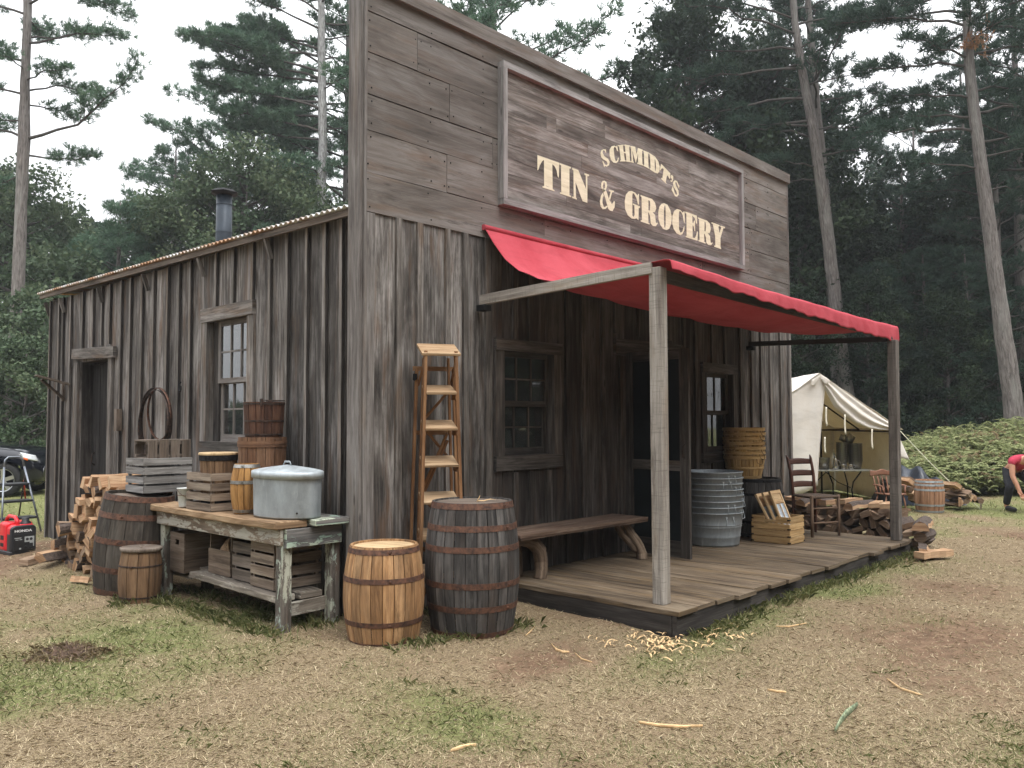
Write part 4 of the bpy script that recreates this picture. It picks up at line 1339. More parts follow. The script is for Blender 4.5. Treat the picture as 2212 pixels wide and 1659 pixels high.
# ------------------------------------------------------------------ work table
tb = thing('work_table', 'long flaking teal and white work table against the side wall', 'table', (0, 0, 0))
mb = MB()
mb.beam((-.395, .17, .765), (-.395, 2.36, .765), .27, .055, segs=26, wj=.005, bend=-.004)
mb.build('front_plank', 'table_plank', tb, bevel=.008)
mb = MB()
mb.beam((-.098, .085, .768), (-.098, 2.33, .768), .30, .05, segs=20, wj=.003)
mb.build('back_plank', 'table_teal', tb, bevel=.006)
mb = MB()
mb.beam((-.46, .19, .675), (-.46, 2.28, .675), .03, .115, segs=12, wj=.002)
mb.build('front_apron', 'table_white', tb, bevel=.004)
mb = MB()
mb.beam((-.445, .172, .665), (.035, .172, .665), .03, .135, segs=4, wj=.002)
mb.beam((-.445, 2.28, .675), (-.035, 2.28, .675), .03, .115, segs=4, wj=.001)
mb.beam((.03, .2, .675), (.03, 2.26, .675), .03, .115, segs=4, wj=.001)
mb.build('end_apron', 'table_teal', tb, bevel=.004)
for x, y in ((-.415, .235), (.01, .245), (-.40, 2.17), (.0, 2.2)):
    mb = MB()
    mb.beam((x, y, -.03), (x, y, .738 if y < 1 else .737), .085, .085, up=(0, 1, 0), segs=14, wj=.003)
    mb.build('leg', 'table_leg', tb, bevel=.006)
mb = MB()
mb.beam((-.36, .30, .215), (-.36, 1.66, .235), .16, .05, segs=16, wj=.006)
mb.beam((-.15, .28, .215), (-.15, 2.2, .225), .20, .05, segs=16, wj=.006)
mb.beam((-.30, 1.80, .175), (-.30, 2.2, .175), .1, .03, segs=3, wj=.002)
mb.build('lower_shelf', 'shelf_wood', tb, bevel=.006)
mb = MB()
mb.beam((-.42, .285, .13), (.02, .285, .14), .03, .10, segs=4, wj=.002)
mb.build('stretcher', 'shelf_wood', tb, bevel=.004)


# ------------------------------------------------------------------ crates
def slat_crate(name, label, loc, size, m, rz=0.0, rows=4, group='wooden crates', rot=None, gap=.022, floor=True, side_rows=None, seed=None):
    """open-topped slatted crate, size = (x, y, z), base centre at loc"""
    if seed is not None:
        random.seed(seed)
    c = thing(name, label, 'crate', loc, rz, group)
    if rot is not None:
        c.rotation_euler = rot
    X, Y, Z = size
    th = .013
    sh = (Z - gap * (rows - 1)) / rows
    for nm, (hx, hy) in (('side', (X, 0)), ('end', (0, Y))):
        for sg in (-1, 1):
            mb = MB()
            for i in range(rows):
                z = sh / 2 + i * (sh + gap)
                if nm == 'side':
                    mb.box((0, sg * (Y / 2 - th / 2), z), (X, th, sh), jit=.0015)
                else:
                    mb.box((sg * (X / 2 + .001), 0, z), (th, Y - .004, sh), jit=.0015)
            mb.build(nm + '_slats', m, c)
    for sx in (-1, 1):
        for sy in (-1, 1):
            mb = MB()
            mb.box((sx * (X / 2 - .022), sy * (Y / 2 - th - .012), Z / 2), (.026, .022, Z - .006))
            mb.build('corner_post', m, c)
    if floor:
        mb = MB()
        for i in range(5):
            y = -Y / 2 + th + (Y - 2 * th) * (i + .5) / 5
            mb.box((0, y, .008), (X - .03, (Y - 2 * th) / 5 - .01, .01))
        mb.build('floor_slats', m, c)
    return c


slat_crate('slatted_crate', 'bleached grey slatted crate on top of the leaning dark barrel', (-.29, 2.60, .872), (.44, .39, .31), 'grey_crate', rows=4, seed=3)
slat_crate('slatted_crate', 'dark slatted crate lying on its side on the bleached grey crate', (-.07, 2.58, 1.262), (.16, .30, .40), 'dull_crate', rows=4, rot=(0, math.radians(-90), math.radians(0)), seed=4)
slat_crate('slatted_crate', 'brown slatted crate on the work table, a round tub standing in it', (-.325, 1.40, .795), (.33, .42, .30), 'brown_crate', rows=4, seed=5)
slat_crate('slatted_crate', 'grey slatted crate under the table at the near end', (-.17, .60, .255), (.40, .34, .345), 'brown_crate', rows=4, seed=6)
slat_crate('slatted_crate', 'slatted crate set back under the table beside the near one', (-.20, .94, .262), (.30, .30, .30), 'dull_crate', rows=3, seed=7)

# plain boxes under the table
b1 = thing('wooden_box', 'plain wooden box with an oval hand hole under the far end of the table', 'box', (-.26, 1.985, .21), 0, 'wooden crates')
mb = MB()
hx, hy, hz = .27, .27, .34
# front face (towards -x) with the hand hole
for y0, y1, z0, z1 in ((-hy / 2, hy / 2, 0, .235), (-hy / 2, hy / 2, .28, hz), (-hy / 2, -.035, .235, .28), (.035, hy / 2, .235, .28)):
    abox(mb, -hx / 2, -hx / 2 + .012, y0, y1, z0, z1, grain=1, rnd=.5)
abox(mb, hx / 2 - .012, hx / 2, -hy / 2, hy / 2, 0, hz, grain=1)
abox(mb, -hx / 2 + .012, hx / 2 - .012, -hy / 2, -hy / 2 + .012, 0, hz - .002, grain=0)
abox(mb, -hx / 2 + .012, hx / 2 - .012, hy / 2 - .012, hy / 2, 0, hz - .002, grain=0)
abox(mb, -hx / 2 + .012, hx / 2 - .012, -hy / 2 + .012, hy / 2 - .012, 0, .012, grain=0)
mb.build('panels', 'box_wood', b1)
b2 = thing('wooden_box', 'open plywood box under the middle of the table with a basket in it', 'box', (-.21, 1.32, .262), 0, 'wooden crates')
mb = MB()
hx, hy = .28, .36
abox(mb, -hx / 2, -hx / 2 + .012, -hy / 2, hy / 2, 0, .20, grain=1)
abox(mb, hx / 2 - .012, hx / 2, -hy / 2, hy / 2, 0, .36, grain=1)
abox(mb, -hx / 2 + .0125, hx / 2 - .0125, -hy / 2, -hy / 2 + .012, 0, .36, grain=0)
abox(mb, -hx / 2 + .0125, hx / 2 - .0125, hy / 2 - .012, hy / 2, 0, .40, grain=0)
abox(mb, -hx / 2 + .0125, hx / 2 - .0125, -hy / 2 + .0125, hy / 2 - .0125, 0, .012, grain=0)
mb.build('panels', 'box_wood', b2)
bk = thing('wicker_basket', 'tipped wicker basket in the open box under the table', 'basket', (-.22, 1.30, .43), .3, rx=1.15)
mb = MB()
mb.lathe([(.001, -.07), (.10, -.07), (.125, .0), (.13, .07), (.122, .07), (.115, .0), (.09, -.06), (.001, -.06)], 24)
mb.tube([(.13 * math.cos(a), .13 * math.sin(a), .07) for a in np.linspace(0, 2 * PI, 24, endpoint=False)], .009, 6, closed=True)
mb.build('bowl', 'wicker', bk)

# white enamel pail
wp = thing('white_pail', 'small chalky white pail with a wire handle, on the table end', 'pail', (-.46, 1.715, .797))
mb = MB()
mb.lathe([(.001, .004), (.044, .0), (.046, .006), (.062, .15), (.066, .152), (.066, .158), (.060, .158), (.058, .15), (.042, .012), (.001, .01)], 24)
mb.build('bowl', 'white_enamel', wp)
mb = MB()
mb.tube([(.064 * math.cos(a), .064 * math.sin(a), .10 - .0 * math.cos(a)) for a in np.linspace(0, 2 * PI, 20, endpoint=False)], .0022, 5, closed=True)
mb.build('wire_band', 'rust_hoop', wp)
mb = MB()
mb.tube([(-.065, 0, .148)] + [(.068 * math.cos(a), -.07 * math.sin(a), .148 - .065 * math.sin(a)) for a in np.linspace(PI, 0, 9)], .002, 5)
mb.build('handle', 'rust_hoop', wp)


# staved buckets
def bucket(name, label, cat, loc, rb, rt, h, m, hoopm, hoops, n=16, hw=.02, ears=False, group=None, lid=None, hoop_t=.004, rz=0.0):
    b = thing(name, label, cat, loc, rz, group)
    R = lambda z: rb + (rt - rb) * z / h
    mb = MB()
    mb.staves([(R(z), z) for z in np.linspace(0, h, 5)], n, rv=.6)
    mb.lathe([(rt - .001, h), (rt - .014, h), (rb - .014, .02), (.001, .02)], 28, sm=False)
    mb.build('staves', m, b)
    for z in hoops:
        hb = MB()
        z0, z1 = max(.001, z - hw / 2), min(h - .001, z + hw / 2)
        hb.lathe([(R(z0), z0), (R(z0) + hoop_t, z0), (R(z1) + hoop_t, z1), (R(z1), z1)], 40, sm=False, around=True)
        hb.build('hoop', hoopm, b)
    if ears:
        e = MB()
        for sg in (-1, 1):
            e.box((sg * (rt + .003) * math.cos(.9), sg * (rt + .003) * math.sin(.9), h - .005), (.012, .03, .06))
        e.tube([(rt * math.cos(a), rt * math.sin(a), h + .012) for a in np.linspace(PI + .9, 2 * PI + .9, 16)], .004, 5)
        e.build('handle', 'old_iron', b)
    if lid:
        l = MB()
        l.lathe([(rt + .008, h - .004), (rt + .009, h + .010), (rt + .002, h + .016), (.01, h + .017)], 32, sm=False)
        l.build('lid', lid, b)
    return b


bucket('round_tub', 'round lidded wooden tub with a black band, standing in the brown slatted crate', 'tub', (-.33, 1.39, .808), .130, .150, .435, 'keg_wood', 'black_iron', (.415, .06), 14, hw=.06, lid='barrel_head')
bucket('staved_tub', 'tall brown staved tub with riveted wooden bands, under the dark bucket', 'tub', (-.11, 1.075, .795), .178, .192, .59, 'tub_wood', 'tub_wood', (.535, .335, .14), 16, hw=.05, hoop_t=.007)
bucket('staved_bucket', 'dark reddish staved bucket with iron ears, topmost on the tall tub', 'bucket', (-.10, 1.07, 1.387), .150, .166, .285, 'red_bucket', 'old_iron', (.27, .13, .02), 15, hw=.014, ears=True)
barrel('orange_keg', 'tall orange keg with grey iron hoops, between the tub stack and the metal tub', 'keg', (-.345, .90, .795), .092, .122, .385, 14, 'keg_orange', 'pewter', (.02, .245, .37), 'keg_orange', hw=.026, rv=.5)

# oval galvanised tub with a lid
ov = thing('oval_tub', 'big oval galvanised tub with a domed lid, on the near end of the table', 'tub', (-.245, .475, .797))
sx, sy = .215, .335
mb = MB()
mb.lathe([(.001, .003), (.96, .003), (.975, .0), (.975, .012), (1.0, .30), (1.0, .315)], 64, sx=sx, sy=sy)
mb.build('wall', 'galvanised', ov)
mb = MB()
pr = [(1.0, .290), (1.055, .290), (1.055, .337), (1.03, .341)] + [(1.03 * (1 - f), .341 + .045 * f ** .75) for f in np.linspace(.04, .999, 9)]
mb.lathe(pr, 64, sx=sx, sy=sy)
mb.build('lid', 'galvanised_pale', ov)
mb = MB()
mb.tube([(0, -.055, .378), (0, -.035, .408), (0, .035, .408), (0, .055, .378)], .008, 6, squash=.5)
mb.build('handle', 'galvanised', ov)
mb = MB()
for yy in (-.326,):
    mb.tube([(-.10, -.294, .045), (-.103, -.303, .045)], .007, 8)
mb.build('drain_hole', 'old_iron', ov)

# barrel hoops on the side wall
for r, y, x, z, w, ty, lab in ((.362, 3.30, -.055, 1.515, .042, .0, 'widest of the barrel hoops hanging on the side wall'), (.345, 3.24, -.10, 1.50, .03, .06, 'middle-sized barrel hoop hanging inside the widest one'), (.265, 3.18, -.07, 1.60, .024, -.05, 'smallest barrel hoop hanging on the side wall')):
    h = thing('barrel_hoop', lab, 'barrel hoop', (x + SX, SY(y) - .05, z), 0, 'barrel hoops hanging on the side wall')
    h.rotation_euler = (0, math.radians(90) + ty, 0)
    mb = MB()
    mb.lathe([(r, -w / 2), (r + .003, -w / 2), (r + .004, w / 2), (r, w / 2), (r, -w / 2)], 72)
    mb.build('band', 'old_iron' if w > .025 else 'rust_hoop', h)
hk = thing('iron_hook', 'black iron hook hanging on the side wall left of the window', 'hook', (SX - .0, SY(2.80), 1.87))
mb = MB()
mb.tube([(0, .0, .05), (-.01, .02, .03), (-.012, .025, -.03), (-.012, 0, -.05), (-.012, -.025, -.03), (-.012, -.02, .01)], .007, 6)
mb.build('bar', 'black_iron', hk)


# ------------------------------------------------------------------ tall wooden ladder
ld = thing('step_ladder', 'tall narrow orange wooden stepladder standing against the front wall', 'ladder', (.70, -.14, 0), math.radians(-30))
ZT = 2.05
hw = lambda z: .118 + (ZT - z) * .028


def lrail(name, x0, y0, z0, x1, y1, z1, w, t, m='ladder_wood'):
    mb = MB()
    mb.beam((x0, y0, z0), (x1, y1, z1), w, t, up=(0, 1, 0), segs=8, wj=.0006)
    return mb.build(name, m, ld)


for sg in (-1, 1):
    lrail('front_rail', sg * hw(0), -.30, 0, sg * hw(ZT), -.245, ZT, .022, .055)
    lrail('rear_rail', sg * (hw(0) + .028), .0, 0, sg * (hw(ZT) + .03), -.04, ZT - .12, .022, .04)
    lrail('inner_rail', sg * (hw(0) - .02), -.05, 0, sg * (hw(ZT) - .02), -.07, ZT - .04, .018, .03)
mb = MB()
mb.box((0, -.165, ZT + .018), (.305, .25, .022), rot=Matrix.Rotation(math.radians(22), 3, 'X'), grain=0)
mb.build('top_cap', 'ladder_step', ld, bevel=.003)
for z in (1.735, 1.46, 1.18, .90, .62, .34):
    mb = MB()
    mb.box((0, -.19, z + .02), (2 * hw(z) - .02, .22, .02), rot=Matrix.Rotation(math.radians(17), 3, 'X'), grain=0)
    mb.build('step', 'ladder_step', ld, bevel=.002)
    for sg in (-1, 1):
        mb = MB()
        mb.box((sg * (hw(z) - .008), -.20, z - .035), (.014, .16, .05), grain=2)
        mb.build('step_bracket', 'ladder_wood', ld)
for z0, z1, sg in ((1.50, 1.74, 1), (1.22, 1.47, -1), (.95, 1.42, 1), (.90, 1.36, 1), (.66, .92, -1), (.1, .60, 1)):
    lrail('brace', -sg * .11, -.03, z0, sg * .10, -.045, z1, .02, .02)
for z in (1.93, 1.42, .5):
    mb = MB()
    mb.beam((-.17, .012, z), (.17, .012, z), .018, .035)
    mb.build('cross_bar', 'ladder_wood', ld)
for sg in (-1, 1):
    lrail('side_brace', sg * (hw(1.9)), -.24, 1.98, sg * (hw(1.9) + .01), -.02, 1.80, .012, .03)
mb = MB()
mb.box((-.165, -.05, 1.86), (.03, .05, .05), jit=.006)
mb.box((.165, -.09, 1.82), (.025, .03, .08), jit=.004)
mb.build('hinge', 'black_iron', ld)

# ------------------------------------------------------------------ porch things
bn = thing('slab_bench', 'rustic slab bench with crooked branch legs on the porch', 'bench', (2.3, -.26, .148))
mb = MB()
mb.beam((-.94, -.085, .405), (.94, -.075, .40), .23, .03, segs=22, wj=.003)
mb.beam((-.93, .125, .403), (.92, .135, .402), .19, .028, segs=22, wj=.003)
mb.beam((-.92, -.07, .379), (.95, -.06, .375), .24, .018, segs=22, wj=.003)
mb.build('seat', 'bench_wood', bn, bevel=.003)
for pts, rr in (([(-.86, -.02, .345), (-.70, -.03, .34), (-.60, -.04, .31), (-.535, -.05, .24), (-.51, -.05, .15), (-.515, -.06, .07), (-.54, -.06, -.012)], [.042, .05, .058, .062, .06, .057, .054]),
                ([(-.80, .12, .36), (-.66, .12, .33), (-.60, .14, .2), (-.58, .15, .0)], [.035, .04, .04, .035]),
                ([(.80, .02, .37), (.84, -.03, .27), (.90, -.11, .12), (.91, -.13, .05), (.90, -.14, -.01)], [.046, .045, .05, .054, .054]),
                ([(.70, .04, .37), (.76, .0, .24), (.84, -.05, .14), (.88, -.09, .08)], [.03, .032, .03, .03])):
    mb = MB()
    pts = [Vector(p) for p in pts]
    dense, rad = [], []
    for i in range(len(pts) - 1):
        for k in range(5):
            f = k / 5
            dense.append(pts[i].lerp(pts[i + 1], f))
            rad.append((rr[i] * (1 - f) + rr[i + 1] * f) * random.uniform(.96, 1.05))
    dense.append(pts[-1]); rad.append(rr[-1])
    mb.tube(dense, rad, 14)
    mb.v = [p + Vector((random.uniform(-1, 1), random.uniform(-1, 1), random.uniform(-1, 1))) * .0035 for p in mb.v]
    mb.build('leg', 'branch_wood', bn)


def wash_tub(label, loc, rz, first=None):
    if first is not None:
        c = copy_tree(first)
        c.location = loc
        c.rotation_euler.z = rz
        c['label'] = label
        return c
    b = thing('wash_tub', label, 'tub', loc, rz, 'nested washtubs stacked on the porch')
    H, r0, r1 = .36, .283, .33
    R = lambda z: r0 + (r1 - r0) * z / H
    pr = [(.001, .012), (r0 - .01, .012), (r0, .0), (r0 + .001, .02)]
    for z in (.09, .10, .11):
        pr.append((R(z) + (.005 if z == .10 else 0), z))
    for z in (.20, .207, .214):
        pr.append((R(z) + (.004 if z == .207 else 0), z))
    for z in (.225, .232, .239):
        pr.append((R(z) + (.004 if z == .232 else 0), z))
    pr += [(r1 - .001, H - .012), (r1 + .007, H - .008), (r1 + .009, H - .002), (r1 + .006, H + .004), (r1, H + .004), (r1 - .003, H - .006), (r0 - .004, .02), (.001, .016)]
    mb = MB()
    mb.lathe(pr, 56)
    mb.build('wall', 'galvanised', b)
    for sg in (0, PI):
        a0 = sg + 4.05
        mb = MB()
        rr = R(.30) + .004
        pts = []
        for da, zz, out in ((-.13, .315, 0), (-.13, .29, .012), (-.17, .235, .022), (.17, .235, .022), (.13, .29, .012), (.13, .315, 0)):
            pts.append(((rr + out) * math.cos(a0 + da), (rr + out) * math.sin(a0 + da), zz))
        mb.tube(pts, .004, 6)
        for da in (-.13, .13):
            mb.box(((rr) * math.cos(a0 + da), (rr) * math.sin(a0 + da), .318), (.02, .02, .016), rot=Matrix.Rotation(a0, 3, 'Z'))
        mb.build('handle', 'galvanised_pale', b)
    return b


tub0 = wash_tub('lowest of the nested galvanised washtubs, its whole side showing', (4.59, -.395, .148), .2)
tub_pos = ['second from the bottom', 'third from the bottom', 'fourth from the bottom', 'fifth from the bottom', 'third from the top', 'second from the top']
for i in range(7):
    lab = 'galvanised washtub in the nested stack, ' + (tub_pos[i] if i < 6 else 'topmost, its open mouth showing')
    wash_tub(lab, (4.59 + random.uniform(-.004, .004), -.395 + random.uniform(-.004, .004), .148 + .063 * (i + 1)), [.9, .25, 1.0, 1.4, .6, .1, .3][i], tub0)


def bushel(label, loc, rz, first=None):
    if first is not None:
        c = copy_tree(first)
        c.location, c['label'] = loc, label
        c.rotation_euler.z = rz
        return c
    b = thing('bushel_basket', label, 'basket', loc, rz, 'nested bushel baskets stacked on the dark barrel')
    H, r0, r1 = .27, .185, .245
    R = lambda z: r0 + (r1 - r0) * (z / H) ** .8
    mb = MB()
    mb.staves([(R(z), z) for z in np.linspace(0, H, 6)], 30, gap=.002, rv=.9)
    mb.lathe([(R(H) - .006, H), (R(H / 2) - .006, H / 2), (r0 - .006, .01), (.001, .01)], 30, sm=False)
    mb.build('splints', 'basket_wood', b)
    for z, w, tt in ((H - .018, .036, .007), (.13, .026, .005), (.02, .03, .005)):
        mb = MB()
        mb.lathe([(R(z - w / 2), z - w / 2), (R(z) + tt, z - w / 2), (R(z) + tt, z + w / 2), (R(z + w / 2) - .004, z + w / 2)], 48, sm=False, around=True)
        mb.build('band', 'basket_wood', b)
    for sg in (4.3, 4.3 - PI):
        mb = MB()
        pts = [((R(.22) + .01 + o_) * math.cos(sg + d), (R(.22) + .01 + o_) * math.sin(sg + d), z) for d, z, o_ in ((-.2, .24, 0), (-.17, .19, .015), (0, .17, .02), (.17, .19, .015), (.2, .24, 0))]
        mb.tube(pts, .0025, 5)
        mb.build('handle', 'old_iron', b)
    return b


bz = .822
bas0 = bushel('lowest of the nested bushel baskets, its slatted side showing', (5.52, -.305, bz), .1)
bpos = ['second from the bottom', 'third from the bottom', 'fourth from the bottom', 'third from the top', 'second from the top']
for i in range(6):
    bushel('bushel basket in the nested stack, ' + (bpos[i] if i < 5 else 'topmost and darkest'), (5.52 + random.uniform(-.007, .007), -.305 + random.uniform(-.007, .007), bz + .056 * (i + 1)), random.uniform(0, .5) * (i % 2) + (0.3 if i != 2 else 1.9), bas0)

# crate of washboards
wc = thing('pine_crate', 'yellow pine crate full of washboards on the porch', 'crate', (5.205, -.865, .148), 0, 'wooden crates')
X, Y, Z = .36, .44, .30
for nm, sg, ax in (('front_side', -1, 0), ('rear_side', 1, 0), ('near_end', -1, 1), ('far_end', 1, 1)):
    mb = MB()
    for i in range(4):
        z = .004 + (i + .5) * (Z / 4)
        hh = Z / 4 - .006
        if ax == 0:
            if nm == 'front_side' and i == 3:      # hand hold cut in the top board
                mb.box((-X / 2, -.14, z), (.012, .15, hh)); mb.box((-X / 2, .14, z), (.012, .15, hh)); mb.box((-X / 2, 0, z - .018), (.0118, .14, hh - .034))
            else:
                mb.box((sg * X / 2, 0, z), (.012, Y + .01, hh))
        else:
            mb.box((0, sg * (Y / 2), z), (X - .013, .012, hh))
    mb.build(nm, 'yellow_crate', wc, bevel=.001)
mb = MB()
for sx_ in (-1, 1):
    for sy_ in (-1, 1):
        for z in (.02, .09, .17, .27):
            mb.box((sx_ * (X / 2 + .0065), sy_ * (Y / 2 - .006), z), (.002, .032, .014))
            mb.box((sx_ * (X / 2 - .006), sy_ * (Y / 2 + .0065), z), (.028, .002, .014))
mb.build('corner_irons', 'black_iron', wc)
mb = MB()
mb.box((0, 0, .012), (X - .02, Y - .02, .012))
mb.build('floor_board', 'yellow_crate', wc)


def washboard(label, loc, tilt, rz):
    b = thing('washboard', label, 'washboard', loc, rz, 'washboards standing in the pine crate', rx=tilt)
    w, h = .265, .56
    mb = MB()
    for sg in (-1, 1):
        mb.box((sg * (w / 2 - .014), 0, h / 2), (.028, .024, h))
    mb.box((0, 0, h - .02), (w, .026, .04)); mb.box((0, 0, h - .085), (w - .056, .010, .10)); mb.box((0, -.001, h - .142), (w - .056, .022, .022)); mb.box((0, 0, .13), (w - .056, .02, .03))
    mb.build('frame', 'board_pine', b, bevel=.002)
    mb = MB()
    for q in range(27):
        z = .15 + q * .0095
        mb.tube([(-w / 2 + .028, -.0, z), (-.006, -.0, z)], .0052, 6)
        mb.tube([(.006, -.0, z), (w / 2 - .028, -.0, z)], .0052, 6)
    mb.build('rubbing_plate', 'ribbed_plate', b)
    mb = MB()
    mb.box((0, -.002, .278), (.012, .018, .262))
    mb.build('middle_bar', 'board_pine', b)
    return b


washboard('front washboard in the pine crate with bright ribbed metal facing out', (5.215, -1.035, .20), math.radians(-22), math.radians(2))
washboard('middle washboard in the pine crate, leaning back behind the front one', (5.20, -.985, .19), math.radians(-25), math.radians(3))
washboard('rear washboard in the pine crate, leaning back farthest', (5.19, -.935, .185), math.radians(-28), math.radians(4))

# ladderback chair
ch = thing('ladderback_chair', 'worn brown ladderback chair with woven seat at the far end of the porch', 'chair', (6.07, -.92, .148), math.radians(-25))
for sg in (-1, 1):
    mb = MB()
    mb.tube([(sg * .20, -.18, -.002), (sg * .20, -.18, .25), (sg * .20, -.18, .475), (sg * .20, -.18, .485)], [.016, .02, .019, .012], 10)
    mb.build('front_leg', 'chair_leg_wood', ch)
    mb = MB()
    mb.tube([(sg * .165, .17, -.002), (sg * .165, .17, .3), (sg * .165, .175, .48), (sg * .17, .20, .72), (sg * .178, .25, .90), (sg * .182, .27, .94)], [.016, .02, .02, .018, .016, .007], 10)
    mb.build('back_post', 'chair_wood', ch)
    for z in (.13, .30):
        mb = MB()
        mb.tube([(sg * .20, -.18, z), (sg * .165, .17, z)], .010, 8)
        mb.build('rung', 'chair_leg_wood', ch)
for z in (.16, .33):
    mb = MB()
    mb.tube([(-.20, -.18, z), (.20, -.18, z)], .011, 8)
    mb.build('rung', 'chair_leg_wood', ch)
mb = MB()
mb.tube([(-.165, .17, .2), (.165, .17, .2)], .010, 8)
mb.build('rung', 'chair_leg_wood', ch)
for z, y in ((.585, .187), (.72, .207), (.86, .24)):
    mb = MB()
    mb.grid(lambda u, v, z=z, y=y: (-.165 + .33 * u, y + .022 * math.sin(PI * u) + .02 * v, z + (-.03 + .06 * v) + (.01 * math.sin(PI * u) if v > .5 else 0)), 10, 3)
    mb.build('back_slat', 'chair_wood', ch, solid=.009)
mb = MB()
mb.grid(lambda u, v: ((-1 + 2 * u) * (.215 - .04 * v), -.195 + .385 * v, .462 - .022 * math.sin(PI * u) * math.sin(PI * v) + .003 * math.sin(u * 90) * math.sin(v * 90)), 40, 40)
mb.build('seat', 'rush_seat', ch, solid=.025)


# ------------------------------------------------------------------ firewood
def split_log(mb, L, r, kind):
    """split piece of firewood along x; wedge, half-round or quartered section"""
    if kind == 0:
        sec = [(0, -.55), (.9, -.35), (.75, .45), (-.1, .75), (-.8, .2)]
    elif kind == 1:
        sec = [(-.95, -.4), (.95, -.45), (.8, .1), (.45, .5), (0, .68), (-.5, .5), (-.85, .1)]
    elif kind == 2:
        sec = [(-.8, -.6), (.75, -.55), (.15, .85)]
    elif kind == 3:
        sec = [(-.9, -.35), (.85, -.5), (.95, .3), (-.75, .5)]
    else:
        sec = [(math.cos(a) * .9, math.sin(a) * .8) for a in np.linspace(0, 2 * PI, 9, endpoint=False)]
    n = len(sec)
    base = len(mb.v)
    rows_ = 4
    off = [(random.uniform(-.008, .008), random.uniform(-.008, .008)) for _ in range(rows_ + 1)]
    tw = random.uniform(-.12, .12)
    for i in range(rows_ + 1):
        x = -L / 2 + L * i / rows_
        a = tw * i / rows_
        k = 1 + random.uniform(-.06, .06)
        for (y, z) in sec:
            y2, z2 = y * math.cos(a) - z * math.sin(a), y * math.sin(a) + z * math.cos(a)
            mb.v.append(Vector((x + random.uniform(-.008, .008) * (i in (0, rows_)), y2 * r * k + off[i][0], z2 * r * k + off[i][1])))
    ou = random.uniform(0, 40)
    bark = {0: (3, 4), 1: (2, 3, 4, 5), 2: (9,), 3: (9,), 4: tuple(range(9))}[kind]
    for i in range(rows_):
        for j in range(n):
            j2 = (j + 1) % n
            a, b = base + i * n + j, base + i * n + j2
            d = math.dist(sec[j], sec[j2]) * r
            u0, u1 = L * i / rows_ + ou, L * (i + 1) / rows_ + ou
            mb.face((a, b, b + n, a + n), [(u0, j * .2), (u0, j * .2 + d), (u1, j * .2 + d), (u1, j * .2)], random.uniform(.3, .9) if j not in bark else .5, 1 if j in bark else 0)
    mb.face([base + j for j in range(n)][::-1], [(y * r * .5 + ou, z * r * 1.5) for y, z in sec][::-1], random.random(), 0)
    mb.face([base + rows_ * n + j for j in range(n)], [(y * r * .5 + ou, z * r * 1.5) for y, z in sec], random.random(), 0)
    return mb


random.seed(21)
LOGM = {}
for matn in ('split_wood', 'split_wood_dull'):
    for kd in (0, 1, 2, 3, 0, 3, 4):
        mb = MB()
        split_log(mb, random.uniform(.42, .52), random.uniform(.064, .086), kd)
        o = mb.build('split_log', [matn, 'log_bark'])
        LOGM.setdefault(matn, []).append(o.data)
        bpy.data.objects.remove(o)


def log(loc, rz, label, group, matn='split_wood', roll=None, scale=1.0, tilt=0.0, which=None, name='split_log'):
    me = LOGM[matn][random.randrange(len(LOGM[matn])) if which is None else which]
    o = bpy.data.objects.new(name, me)
    COL.objects.link(o)
    o.location = loc
    o.rotation_mode = 'XYZ'
    M = Matrix.Rotation(rz, 3, 'Z') @ Matrix.Rotation(tilt, 3, 'Y') @ Matrix.Rotation(random.uniform(0, 2 * PI) if roll is None else roll, 3, 'X')
    o.rotation_euler = M.to_euler()
    o.scale = (scale, scale * random.uniform(.9, 1.1), scale * random.uniform(.9, 1.1))
    tag(o, label, 'firewood', group)
    return o


# left pile against the side wall
yl = lambda z: 4.70 - 1.0 * (z / .9) ** .9
rown = 9
for r_ in range(rown):
    z = .055 + r_ * .097
    y = 2.95 + random.uniform(-.03, .03)
    ymax = yl(z) - .05
    while y < ymax:
        st = random.uniform(.105, .135)
        edge = ymax - y < .16
        top = r_ >= rown - 2
        dull = (z < .22 and random.random() < .7) or random.random() < .12
        log((-.30 + random.uniform(-.05, .05) - (.0 if not edge else random.uniform(0, .10)), y, z + random.uniform(-.015, .015)), random.uniform(-.12, .12) + (.25 if edge and random.random() < .5 else 0),
            'split log in the stack by the side door', 'firewood stacked by the side door', 'split_wood_dull' if dull else 'split_wood', which=random.choice([0, 1, 2, 3, 4, 5]))
        y += st
for (x, y, z, rz, tl) in ((-.32, 3.35, .93, .05, -.05), (-.33, 3.55, .92, .0, .02), (-.30, 3.15, .93, -.1, .0), (-.35, 3.72, .90, .12, .03)):
    log((x, y, z), rz, 'pale split log laid on top of the stack by the side door', 'firewood stacked by the side door', tilt=tl, which=3)
log((-.62, 4.72, .05), .5, 'split log fallen from the low end of the stack', 'firewood stacked by the side door', 'split_wood_dull', which=3)
log((-.55, 4.25, .13), .35, 'long split log jutting from the low end of the stack', 'firewood stacked by the side door', 'split_wood', which=0, scale=1.2, roll=.4)
log((-.73, 3.25, .03), 1.9, 'short offcut in the grass in front of the stack', 'firewood stacked by the side door', which=2, scale=.5)

